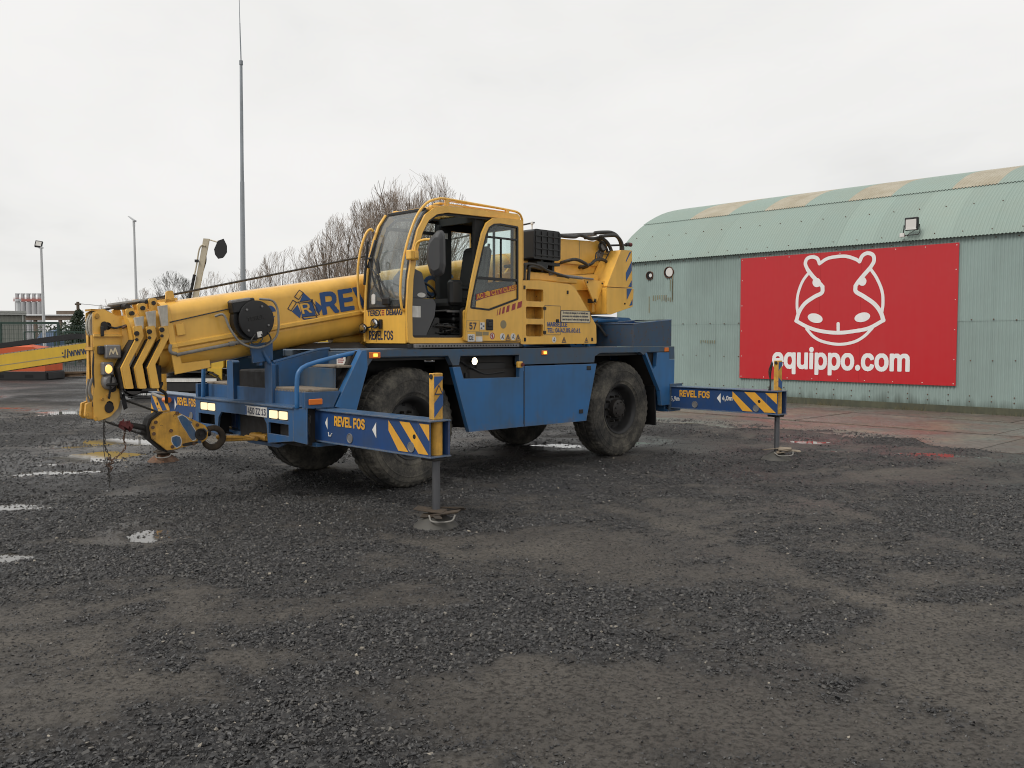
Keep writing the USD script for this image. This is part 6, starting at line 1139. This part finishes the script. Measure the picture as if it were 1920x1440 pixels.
for px, py, pbx, Y, flip, lab in ((77, 462, 83, 44, 0, "pale lamp post with one square floodlight head, left of the silos' right edge"), (251, 418, 258, 50, 1, "taller pale lamp post with a tilted flat head, behind the boom head")):
    t = at(px, py, Y); b = at(pbx, 640, Y); l = thing("lamp_post", lab, "lamp post", (b[0], Y, 0))
    dx = t[0] - b[0]; zz_ = t[2]
    P_("post", MB().cyl((0.02, 0, 0), (dx, 0, zz_), .085, .055, 12), "pole_white", smooth=40, parent=l)
    if flip: P_("lamp_head", MB().hull([(dx - .30, -.12, zz_ + .36), (dx - .30, .12, zz_ + .36), (dx + .06, -.16, zz_ + .06), (dx + .06, .16, zz_ + .06), (dx + .10, -.16, zz_ + .14), (dx + .10, .16, zz_ + .14), (dx - .27, 0, zz_ + .40)]).box(dx - .05, dx + .05, -.05, .05, zz_ - .2, zz_ + .1), "pole_white", parent=l)
    else:
        h = P_("lamp_head", tf(MB().box(-.17, .17, -.06, .06, -.14, .20, .02), tmat((dx - .12, 0, zz_ + .08), (-.3, .15, .3))), "black_plastic", parent=l)
        P_("lens", tf(MB().box(-.12, .12, -.07, -.055, -.08, .15), tmat((dx - .12, 0, zz_ + .08), (-.3, .15, .3))), "decal_white", parent=h); P_("head_bracket", MB().box(dx - .10, dx + .10, -.05, .05, zz_ - .10, zz_ - .04), "pole_white", parent=l)

# ---- fence
FY = 40.0
fn = thing("mesh_fence", "dark green wire mesh fence with posts along the far edge of the yard", "fence", (0, FY, 0))
x0, x1 = -26.5, -9.0; wires = MB()
for x in np.arange(x0, x1, .10): wires.box(x - .004, x + .004, -.004, .004, .05, 2.30)
for z in np.arange(.1, 2.31, .2): wires.box(x0, x1, .006, .014, z - .005, z + .005)
P_("wire_mesh", wires, "fence_green", parent=fn, kind="stuff"); P_("top_rail", MB().box(x0, at(110, 607, FY)[0], -.02, .02, 2.34, 2.45), "fence_green", parent=fn)
for px in (-60, 2, 110, 205, 300): xx = at(px, 650, FY)[0]; P_("post", MB().box(xx - .05, xx + .05, -.05, .05, -.1, 2.42, .01), "fence_green", parent=fn)
f2 = thing("picket_fence", "low dark picket fence further back behind the mesh fence", "fence", (0, 54, 0))
for x in np.arange(-30, -19, .62): P_("picket", MB().box(x - .035, x + .035, -.03, .03, 0, 2.1), "fence_green", parent=f2)
P_("rail", MB().box(-30, -19, .03, .06, 2.05, 2.13), "fence_green", parent=f2)
f2b = MB()
for x in np.arange(-30, -19, .12): f2b.box(x - .005, x + .005, -.005, .005, .1, 2.0)
P_("wires", f2b, "fence_green", parent=f2, kind="stuff")

# ---- shed at the left edge
sh = thing("metal_shed", "grey green ribbed metal shed behind the fence at the far left", "shed", (at(49, 640, 56)[0], 56, 0), math.radians(29))
ht = at(49, 585, 56)[2]
for k in range(11): P_("cladding_sheet", corr(-1.02 * (k + 1), -1.02 * k, [(0, 0), (0, ht - .05)], pitch=.25, amp=.02), "shed_panel", True, parent=sh)
P_("side_wall", MB().box(-.02, .0, 0.02, 8, 0, ht - .05), "shed_panel", parent=sh); P_("roof", MB().box(-11.3, .06, -.08, 8.1, ht - .06, ht + .06), "shed_trim", parent=sh)
P_("downpipe", MB().cyl((-.15, -.08, 0), (-.15, -.08, ht - .2), .05, n=8), "shed_trim", parent=sh); P_("gutter", MB().box(-11.2, .05, -.16, -.06, ht - .20, ht - .09), "shed_trim", parent=sh); P_("chimney_cap", MB().cyl((-.4, 1, ht), (-.4, 1, ht + .7), .12, n=10).cyl((-.4, 1, ht + .7), (-.4, 1, ht + .85), .2, n=10), "pole_white", parent=sh)

# ---- silos and pipe bridge, far off
SY = 250.0; pa, pb = at(28, 562, SY), at(80, 562, SY); wS = (pb[0] - pa[0]) / 5
for k in range(5):
    s = thing("silo", ["leftmost pale silo with a red rail on top", "second pale silo from the left under the red rail", "middle one of the five pale silos", "fourth pale silo from the left under the red rail", "rightmost pale silo beside the lamp post"][k], "silo", (pa[0] + wS * (k + .5), SY, 0), group="row of silos in the distance")
    P_("barrel", MB().cyl((0, 0, 0), (0, 0, pa[2] - .8), wS * .48, n=24).lathe([(wS * .48, 0), (wS * .2, .7), (0, .8)], 24, (0, 0, pa[2] - .8)), "silo_grey", smooth=40, parent=s)
    P_("red_rail", MB().box(-wS * .5, wS * .5, -wS * .5, -wS * .5 + .12, pa[2] - .5, pa[2] + .15).box(-wS * .5, wS * .5, -wS * .52, -wS * .5 + .14, pa[2] + .35, pa[2] + .5), "silo_red", parent=s)
    P_("top_hatch", MB().box(-.45, .2, -.4, .4, pa[2], pa[2] + 1.5).box(-.5, .5, -.4, .4, pa[2] + 1.5, pa[2] + 1.8), "silo_grey", parent=s)
pbY = 120; q0, q1 = at(50, 594, pbY), at(142, 592, pbY)
pbr = thing("pipe_bridge", "rusty pipe bridge in the distance between silos and ivy", "pipe bridge", (q0[0], pbY, 0))
P_("girder", MB().box(0, q1[0] - q0[0], -.3, .3, q0[2] - .45, q0[2] + .1).box(4.2, q1[0] - q0[0], -.3, .3, q0[2] + .3, q0[2] + .8), "old_pipe", parent=pbr); P_("pipe", MB().cyl((0, -.4, q0[2] + .2), (q1[0] - q0[0], -.4, q0[2] + .2), .12, n=8), "pole_white", parent=pbr)
for x in (1.0, 4.4, 6.2): P_("pier", MB().box(x, x + .35, -.2, .2, 0, q0[2] - .4), "old_pipe", parent=pbr)
q = at(120, 616, 75); rf = thing("long_roofed_building", "long low building with a pale roof behind the fences", "building", (q[0], 75, 0))
P_("roof", MB().ext(Polygon([(0, 2.05), (6, 2.95), (12, 2.05)]), "x", -1.4, 5.5), "pale_roof", parent=rf); P_("wall", MB().box(-1.35, 5.45, .15, 11.8, 0, 2.05), "shed_panel", parent=rf)
q = at(84, 625, 66); tk = thing("tarpaulin_stack", "stack under a slumped blue tarpaulin behind the fences", "tarpaulin", (q[0], 66, 0))
rs = np.random.RandomState(1); P_("cover", MB().hull([(x, y, z) for x in (-.75, .7) for y in (0, 1.5) for z in (0, 1.5)] + [(-.4, .3, 2.15), (.5, .8, 2.35), (.6, .3, 2.2), (-.65, .5, 1.8)]), "tarp_blue", parent=tk); P_("stack", MB().box(-1.3, -.8, 0, 1, 0, 1.5, .03), "old_pipe", parent=tk)
# ---- orange skid and timber pile
q = at(86, 713, 35.6); og = thing("orange_skid", "orange machine housing on a black skid base with fork pockets", "generator", (q[0], 35.6, 0))
P_("base", MB().box(-3.2, 0, 0, 1.5, 0, .36, .02).box(-.02, .06, .1, 1.4, .05, .3), "black_plastic", parent=og); P_("housing", MB().ext(rnd([(-3.1, .36), (-.05, .36), (-.05, 1.15), (-.5, 1.35), (-3.1, 1.35)], .03), "y", .06, 1.45), "skid_orange", parent=og)
for x in (-.85, -2.05): P_("fork_pocket", MB().box(x, x + .34, -.006, .01, .10, .23), "dark_void", parent=og)
P_("housing_lid", MB().hull([(-1.75, .1, 1.35), (-.55, .1, 1.35), (-1.4, .3, 1.47), (-.8, .3, 1.47), (-1.75, 1.3, 1.35), (-.55, 1.3, 1.35)]), "skid_orange", parent=og)
tb = thing("timber_pile", "low heap of old planks by the mesh fence", "timber", (at(140, 706, 38)[0], 38, 0)); rs = np.random.RandomState(9)
for k in range(9): P_("plank", tf(MB().box(-.9, .9, -.07, .07, -.03, .03), tmat((rs.uniform(-.4, .5), rs.uniform(-.3, .3), .06 + k * .022), (rs.uniform(-.05, .05), rs.uniform(-.06, .06), rs.uniform(-.4, .4)))), "timber", parent=tb)

# ---- tracked rig with long mast, behind the crane
RY = 25.0
rg = thing("tracked_rig", "yellow tracked rig with a long low mast, standing behind the crane", "rig", (0, RY, 0))
def rp(px, py, y=RY): v = at(px, py, y); return (v[0], v[2])
poly = lambda L, y=RY: Polygon([rp(a, b, y) for a, b in L])
ma = P_("mast", MB().ext(poly([(-420, 724), (-420, 762), (161, 673), (330, 648), (330, 620), (156, 645)]), "y", -.28, .28), "rig_yellow", parent=rg, label="long yellow mast sloping down to the left")
P_("mast_groove", MB().ext(poly([(-420, 748), (161, 664), (161, 662.5), (-420, 746)]), "y", -.2825, -.28), "decal_grey", parent=ma)
L0, L1 = np.array(rp(-60, 677)), np.array(rp(156, 646)); n_ = 34
for k in range(n_):
    c = L0 + (L1 - L0) * (k + .5) / n_; P_("chain_block", MB().box(c[0] - .037, c[0] + .037, -.25, .25, c[1] - .02, c[1] + .055), "hose_grey", parent=ma)
P_("hose_carrier", MB().ext(poly([(-420, 710), (-420, 718), (0, 653), (150, 635), (161, 636), (161, 626), (140, 626), (0, 644.5)]), "y", -.22, .1), "black_plastic", parent=ma)
dr = (np.array(rp(161, 661)) - np.array(rp(0, 686))); dr = np.array([dr[0], 0, dr[1]]); upv = np.cross(dr / np.linalg.norm(dr), [0, 1, 0]) * -1
upv = upv if upv[2] > 0 else -upv
a0 = rp(126, 671); P_("lettering", text("://www.", .19, (a0[0], -.2825, a0[1] + .02), dr, upv, xs=.8), "decal_navy", parent=ma)
P_("track_frame", MB().box(rp(238, 740)[0], rp(418, 740)[0], -.3, .3, .16, .62, .06), "black_steel", parent=rg)
tr = MB(); xa, xb = rp(236, 740)[0], rp(420, 740)[0]; r = .36
loop = [(x, .04) for x in np.linspace(xa + r, xb - r, 16)] + [(xb - r + r * math.sin(t), .40 - r * math.cos(t)) for t in np.linspace(.25, PI - .25, 7)] + [(x, .76) for x in np.linspace(xb - r, xa + r, 16)] + [(xa + r - r * math.sin(t), .40 + r * math.cos(t)) for t in np.linspace(.25, PI - .25, 7)]
for k, (x, z) in enumerate(loop):
    nx = loop[(k + 1) % len(loop)]; a = math.atan2(nx[1] - z, nx[0] - x); P_("track_shoe", tf(MB().box(-.07, .07, -.34, .34, -.025, .025), tmat((x, 0, z), (0, -a, 0))), "black_steel", parent=rg)
for q_ in (xb - r, xa + r): P_("track_wheel", MB().cyl((q_, -.3, .4), (q_, .3, .4), .28, n=20), "dark_hydraulics", smooth=40, parent=rg)

P_("track_guard", MB().box(xa + .1, xb - .1, -.32, -.30, .48, .58), "decal_white", parent=rg)
bx0, bx1 = rp(330, 700)[0], rp(640, 700)[0]
P_("body", MB().ext(rnd([(bx0 + 1.5, .86), (bx1 - .5, .86), (bx1, 1.05), (bx1 - .05, 2.05), (bx1 - .35, 2.25), (bx0 + 1.5, 2.25)], .06), "y", -.2, 2.2), "rig_yellow", parent=rg)
P_("operator_cab", MB().ext(rnd([(bx0, .86), (bx0 + 1.42, .86), (bx0 + 1.42, 2.60), (bx0 + .25, 2.60), (bx0, 1.75)], .06), "y", -.2, .95), "rig_yellow", parent=rg)
P_("cab_window", MB().ext(rnd([(bx0 + .14, 1.72), (bx0 + .62, 1.72), (bx0 + .62, 2.48), (bx0 + .32, 2.48)], .03).union(rnd([(bx0 + .72, 1.55), (bx0 + 1.32, 1.55), (bx0 + 1.32, 2.48), (bx0 + .72, 2.48)], .03)), "y", -.212, -.19), "black_plastic", parent=rg)
P_("mast_seat", MB().box(bx0 - .25, bx0 + .6, .95, 1.8, .86, 1.5, .04).box(bx0 - .4, bx0 + .1, -.15, .15, .95, 1.35, .03), "dark_hydraulics", parent=rg)
for k in range(3):
    q_ = bx0 + 1.62 + k * .98
    P_("engine_door", MB().box(q_, q_ + .90, -.215, -.20, 1.0, 2.12, .006), "rig_yellow", parent=rg)
    for j_ in range(5): P_("louvre", MB().box(q_ + .15, q_ + .75, -.225, -.215, 1.55 + j_ * .09, 1.60 + j_ * .09), "black_plastic", parent=rg)
P_("exhaust", MB().cyl((bx1 - 1.2, 1.2, 2.2), (bx1 - 1.2, 1.2, 2.62), .06, n=12), "dark_hydraulics", smooth=40, parent=rg)
P_("undercarriage", MB().box(xa + .3, xb - .3, .3, 1.7, .35, .62, .04).cyl(((xa + xb) / 2, 1.0, .6), ((xa + xb) / 2, 1.0, .88), .55, n=28), "dark_hydraulics", parent=rg)
P_("far_track", MB().ext(rnd([(xa + .05, .02), (xb - .05, .02), (xb, .4), (xb - .05, .78), (xa + .05, .78), (xa, .4)], .12), "y", 1.7, 2.3), "black_steel", parent=rg)
P_("arm_foot", MB().hull([(rp(352, 600)[0], y, 2.3) for y in (-.06, .06)] + [(rp(372, 600)[0], y, 2.3) for y in (-.06, .06)] + [(x, y, z) for x, z in (rp(357, 577), rp(369, 577)) for y in (-.03, .03)]), "rig_ivory", parent=rg)
P_("body_step", MB().ext(poly([(395, 699), (421, 716), (421, 690), (395, 690)]), "y", -.25, -.2), "rig_yellow", parent=rg); P_("body_grille", MB().box(rp(372, 690)[0], rp(400, 690)[0], -.215, -.2, .80, 1.05), "dark_void", parent=rg)
P_("name_board", MB().box(rp(553, 650)[0], rp(604, 650)[0], -.26, -.22, rp(553, 657)[1], rp(553, 645)[1]), "decal_blue", parent=rg)
for px in (566, 580, 592): P_("board_block", MB().box(rp(px - 4, 650)[0], rp(px + 5, 650)[0], -.275, -.26, rp(px, 656)[1], rp(px, 646)[1]), "decal_yellow", parent=rg)
arm = group_part(rg, "mirror_arm", "ivory post carrying a black mirror above the boom")
P_("post", MB().hull([(x, y, z) for x, z in (rp(358, 575), rp(368, 575), rp(382, 447), rp(393, 448)) for y in (-.03, .03)]), "rig_ivory", parent=arm)
P_("bracket", MB().tube([(rp(391, 449)[0], 0, rp(391, 449)[1]), (rp(411, 455)[0], -.05, rp(411, 455)[1])], .018, 8), "rig_ivory", parent=arm); P_("grab_tube", MB().tube(spline([(rp(x, y)[0], -.04, rp(x, y)[1]) for x, y in ((352, 572), (368, 505), (374, 470), (380, 460), (386, 462))], 5), .022, 8), "rig_ivory", smooth=True, parent=arm)
P_("tube_sleeve", MB().tube([(rp(356, 562)[0], -.05, rp(356, 562)[1]), (rp(366, 515)[0], -.05, rp(366, 515)[1])], .045, 8).tube(spline([(rp(x, y)[0], .05, rp(x, y)[1]) for x, y in ((378, 510), (384, 490), (384, 478))], 4), .03, 8).box(rp(367, 490)[0], rp(373, 490)[0], -.09, .0, rp(367, 492)[1], rp(367, 487)[1]), "black_plastic", parent=arm)
mo = [rp(x, y) for x, y in ((403, 468), (410, 452), (421, 448), (427, 460), (427, 474), (420, 484), (411, 486), (405, 478))]; cx_, cz_ = np.mean(mo, axis=0)
P_("mirror_shell", MB().hull([(x, -.08, z) for x, z in mo] + [(cx_ + (x - cx_) * .7, .10, cz_ + (z - cz_) * .75) for x, z in mo]), "black_plastic", parent=arm)

# ---- ivy-clad pole, utility pole with wire
def leaf_cloud(centres, radii, n, size, seed, squash=1.0):
    rs = np.random.RandomState(seed); V, F = [], []
    c = np.array(centres)[rs.randint(0, len(centres), n)]; k = rs.randint(0, len(radii), n)
    idx = rs.randint(0, len(centres), n); c = np.array(centres)[idx]; r = np.array(radii)[idx]
    d = rs.normal(0, 1, (n, 3)); d /= np.linalg.norm(d, axis=1, keepdims=True); p = c + d * (r * rs.uniform(.55, 1.05, n) ** .6)[:, None] * [1, 1, squash]
    u = rs.normal(0, 1, (n, 3)); u /= np.linalg.norm(u, axis=1, keepdims=True); w = np.cross(u, d); w /= np.maximum(np.linalg.norm(w, axis=1, keepdims=True), 1e-6)
    s = (size * rs.uniform(.6, 1.4, n))[:, None]
    V = np.stack([p - u * s, p + w * s * .6, p + u * s, p - w * s * .6], 1).reshape(-1, 3); i = np.arange(n) * 4
    return V, np.vstack([np.c_[i, i + 1, i + 2], np.c_[i, i + 2, i + 3]])
IY = 62; b = at(149, 640, IY); top = at(148, 566, IY)[2]; iv = thing("ivy_pole", "old pole smothered in dark ivy, its bare top showing, by the boom head", "ivy", (b[0], IY, 0))
P_("pole", MB().cyl((0, 0, 0), (-.05, 0, top), .13, .10, 10).box(-.22, .15, -.08, .08, top - .22, top - .10), "bark", parent=iv)
P_("foliage", leaf_cloud([(0, 0, 1.2), (-.15, 0, 1.9), (.1, 0, 2.4), (-.05, 0, 3.0), (.25, .1, 2.0), (-.3, -.1, 1.3), (.4, 0, 1.4), (0, 0, 3.4)], [.75, .75, .65, .5, .55, .55, .5, .3], 2600, .09, 5), "ivy_leaf", parent=iv)
P_("overhead_wire", MB().tube(spline([(-.05, 0, top - .12), (3.2, 2, top - .42), (6.5, 4, top - .5), (12, 8, top - .35)], 6), .018, 5), "hose_grey", parent=iv)
q = at(118, 604, 70); sb = thing("shrubs", "pale green scrub in front of the pipe bridge", "shrubs", (q[0], 70, 0), kind="stuff")
P_("foliage", leaf_cloud([(x, 0, 1.9 + .5 * math.sin(x * 3)) for x in np.linspace(-1.2, 1.6, 9)], [.8] * 9, 2200, .10, 7), "shrub_leaf", parent=sb)

# ---- bare winter trees
def grow(seed, height, stems, spread, env=.40, lean=0.0, dens=1.0, up=0.10, r0=.12, rmin=.0070):
    """lists of limb segments and twig segments: (p0, p1, ra, rb)"""
    rs = np.random.RandomState(seed); limbs, twigs = [], []
    def branch(p, d, L, r, lev):
        n = (10, 7, 5, 3)[min(lev, 3)]; step = L / n; kids = []
        for k in range(n):
            d = d + rs.normal(0, (.06, .10, .13, .16)[min(lev, 3)], 3) + np.array([0, 0, up * (.35, .9, 1.1, 1.1)[min(lev, 3)]]); d /= np.linalg.norm(d)
            q = p + d * step
            if (q[0] / (env * height)) ** 2 + (q[1] / (env * height)) ** 2 + ((q[2] - .50 * height) / (.50 * height)) ** 2 > 1.0 + .10 * math.sin(q[0] * 2.3 + seed) * math.cos(q[2] * 1.7): break
            ra, rb = max(rmin, r * (1 - .80 * k / n)), max(rmin, r * (1 - .80 * (k + 1) / n))
            (limbs if lev < 2 else twigs).append((p, q, ra, rb)); p = q
            if lev < 3 and k >= 1:
                for _ in range(rs.poisson((1.3, 1.2, 1.15)[lev] * dens)): kids.append((p.copy(), d.copy(), k / n, rb))
        for kp, kd, f, kr in kids:
            a = rs.normal(0, 1, 3); a -= kd * np.dot(a, kd); a /= np.linalg.norm(a); ang_ = rs.uniform(.25, .62)
            nd = kd * math.cos(ang_) + a * math.sin(ang_)
            branch(kp, nd, L * rs.uniform((.34, .40, .38)[lev], (.56, .62, .62)[lev]) * (1.15 - .5 * f), max(rmin, kr * rs.uniform(.40, .6)), lev + 1)
    for s in range(stems):
        a = (s + rs.rand()) / stems * 2 * PI; t = math.sqrt(rs.uniform(.02, 1)) * spread
        d = np.array([math.cos(a) * math.sin(t) + lean, math.sin(a) * math.sin(t), math.cos(t)]); d /= np.linalg.norm(d)
        branch(np.array([math.cos(a) * .3, math.sin(a) * .3, -.05]), d, height * rs.uniform(.72, .98), r0 * rs.uniform(.6, 1.1), 0)
    return limbs, twigs
def prisms(S, n):
    p0 = np.array([s[0] for s in S]); p1 = np.array([s[1] for s in S]); ra = np.array([s[2] for s in S]); rb = np.array([s[3] for s in S])
    d = p1 - p0; d /= np.linalg.norm(d, axis=1, keepdims=True); h = np.where(np.abs(d[:, 2:3]) < .9, [[0, 0, 1.0]], [[1.0, 0, 0]]); u = np.cross(h, d); u /= np.linalg.norm(u, axis=1, keepdims=True); w = np.cross(d, u)
    a = np.arange(n) / n * 2 * PI; ring = np.cos(a)[None, :, None] * u[:, None] + np.sin(a)[None, :, None] * w[:, None]
    v = np.concatenate([p0[:, None] + ra[:, None, None] * ring, p1[:, None] + rb[:, None, None] * ring], 1).reshape(-1, 3)
    o = (np.arange(len(S)) * 2 * n)[:, None]; i = np.arange(n); j = (i + 1) % n
    return v, np.vstack([np.stack([o + i, o + j, o + j + n], -1).reshape(-1, 3), np.stack([o + i, o + j + n, o + i + n], -1).reshape(-1, 3)])
def bare_tree(px, top, Y, seed, stems, spread, lab, env=.40, lean=0.0, dens=1.0, mat="twig_brown", grp=None, r0=.12):
    b = at(px, 640, Y); h = at(px, top, Y)[2]; limbs, twigs = grow(seed, h, stems, spread, env, lean, dens, r0=r0)
    zt = float(np.percentile([s[1][2] for s in twigs], 99.8)); k = h / zt; sc = lambda S: [(p * k, q * k, a, c) for p, q, a, c in S]
    t = thing("bare_tree", lab, "tree", (b[0], Y, 0), group=grp)
    P_("trunk", prisms(sc(limbs), 5), "bark", True, parent=t); P_("crown", prisms(sc(twigs), 3), mat, parent=t)
bare_tree(775, 330, 62, 31, 9, .32, "tallest bare tree, rising behind the cab's roof", env=.36)
bare_tree(728, 362, 60, 32, 9, .36, "bare tree just left of the cab's windscreen, second tallest", env=.36)
bare_tree(676, 402, 58, 33, 8, .42, "bare bushy tree above the boom's lettering, left of the taller ones", env=.38)
bare_tree(628, 452, 57, 34, 7, .5, "low bare tree at the left end of the big clump", env=.40)
bare_tree(808, 345, 66, 35, 6, .17, "bare tree partly hidden by the cab roof, right end of the clump", env=.24)
bare_tree(700, 462, 54, 20, 5, .6, "low bare thicket in front of the big clump, seen beside the windscreen")
bare_tree(548, 466, 75, 16, 6, .36, "slim bare tree standing alone right of the mast", dens=.85, r0=.09)
bare_tree(470, 503, 80, 17, 5, .45, "small bare tree partly behind the mast", dens=.75, r0=.09)
bare_tree(418, 508, 84, 18, 5, .5, "small bare tree left of the mast", dens=.75, r0=.09)
bare_tree(318, 508, 78, 19, 2, .16, "small dark tree with level side branches, left of the mirror post", dens=.85, mat="dark_twig", r0=.08)
bare_tree(347, 520, 78, 23, 2, .22, "small dark tree close behind the mirror post's foot", dens=.85, mat="dark_twig", r0=.08)
bare_tree(226, 560, 90, 21, 6, .6, "far low bare tree above the boom head", dens=.9, r0=.08)
bare_tree(285, 540, 95, 22, 4, .4, "far thin bare tree right of the taller lamp post", dens=.9, r0=.07)
# ================================================================== LOOSE GRAVEL (real stones) and grass
def stone(seed, flat):
    rs = np.random.RandomState(seed); p = rs.normal(0, 1, (11, 3)); p /= np.linalg.norm(p, axis=1, keepdims=True); p *= rs.uniform(.75, 1.1, (11, 1)) * [1.15, .85, flat]
    return trimesh.convex.convex_hull(p)
MAT["stone_dark"] = usdkit.material(stage, "/World/Looks/stone_dark", {"oi": ("object_info", {}), "r": ("rgb_ramp", {"ramp": [(0.0, (0.012, 0.012, 0.013)), (0.45, (0.028, 0.0275, 0.028)), (0.85, (0.058, 0.055, 0.053)), (0.97, (0.092, 0.087, 0.08)), (0.993, (0.13, 0.12, 0.105)), (1.0, (0.34, 0.30, 0.24))]}),
    "g": ("geometry", {}), "n": ("noise_texture", {"scale": 160.0, "detail": 3}), "b": ("bump", {"strength": 0.4, "distance": 0.003}), "rr": ("math", {"math_type": "multiply_add", "value2": 0.35, "value3": 0.30}), "p": ("principled_bsdf", {})},
    [("oi.random", "r.fac"), ("r.color", "p.base_color"), ("oi.random", "rr.value1"), ("rr.value", "p.roughness"), ("g.position", "n.vector"), ("n.fac", "b.height"), ("b.normal", "p.normal")], surface="p.BSDF")
def scatter(name, label, n_try, dmin, dmax, half, smin, smax, seed, keep):
    rs = np.random.RandomState(seed); d = np.sqrt(rs.uniform(dmin ** 2, dmax ** 2, n_try)); x = d * rs.uniform(-half, half, n_try); y = d
    m = gravel_mask(x, y); k = rs.rand(n_try) < keep(m, x, y); x, y, m = x[k], y[k], m[k]; n = len(x)
    s = smin * (smax / smin) ** (rs.rand(n) ** 2.8) * (0.62 + .55 * m); z = gh(x, y) + s * rs.uniform(-.05, .45, n)
    pi = UsdGeom.PointInstancer.Define(stage, numbered("/World", name)); path = str(pi.GetPath())
    meta(pi.GetPrim(), label, "gravel", kind="stuff")
    tg = []
    for q in range(8):
        usdkit.mesh(stage, f"{path}/prototypes/stone_{q:03d}", stone(100 + q, (.55, .7, .45, .8)[q % 4]), MAT["stone_dark"]); tg.append(f"{path}/prototypes/stone_{q:03d}")
    pi.CreatePrototypesRel().SetTargets([Sdf.Path(t) for t in tg])
    pi.CreateProtoIndicesAttr(Vt.IntArray.FromNumpy(rs.randint(0, 8, n).astype(np.int32)))
    pi.CreatePositionsAttr(Vt.Vec3fArray.FromNumpy(np.c_[x, y, z].astype(np.float32))); pi.CreateScalesAttr(Vt.Vec3fArray.FromNumpy((s[:, None] * rs.uniform(.8, 1.25, (n, 3))).astype(np.float32)))
    qz = R3.from_euler("xyz", np.c_[rs.normal(0, .35, n), rs.normal(0, .35, n), rs.uniform(0, 2 * PI, n)]).as_quat()
    pi.CreateOrientationsAttr(Vt.QuathArray([Gf.Quath(float(q[3]), float(q[0]), float(q[1]), float(q[2])) for q in qz]))
    return n
n1 = scatter("gravel", "loose dark crushed stone covering the near yard", 420000, 2.9, 9.5, .64, .0033, .016, 41, lambda m, x, y: .20 + .80 * m ** 1.3)
n2 = scatter("far_gravel", "loose dark crushed stone on the yard around the crane", 130000, 9.5, 20, .66, .006, .020, 42, lambda m, x, y: .05 + .8 * m ** 1.5)
print("stones", n1, n2)
gt = MB(); rs = np.random.RandomState(31); gv, gf = [], []
for c, w, n_ in ((1.05, .25, 46), (3.05, .3, 40), (.2, .8, 30), (6.6, .6, 30), (-2.5, 1.2, 40), (4.6, 1.2, 40)):
    for k in range(n_):
        s = c + rs.normal(0, w); o = -.10 - abs(rs.normal(0, .07)); h = rs.uniform(.05, .20); a = rs.uniform(0, 2 * PI); b_ = np.array([s, o, .02]); t_ = b_ + [math.cos(a) * h * .7, math.sin(a) * h * .7, h]
        i0 = len(gv); gv += [b_ + [-.005, 0, 0], b_ + [.005, 0, 0], t_]; gf.append((i0, i0 + 1, i0 + 2))
wd = thing("wall_grass", "dry grass tufts along the foot of the hangar wall", "grass", (HA[0], HA[1], 0), HROT, kind="stuff")
P_("blades", (np.array(gv), np.array(gf)), "dry_grass", parent=wd)
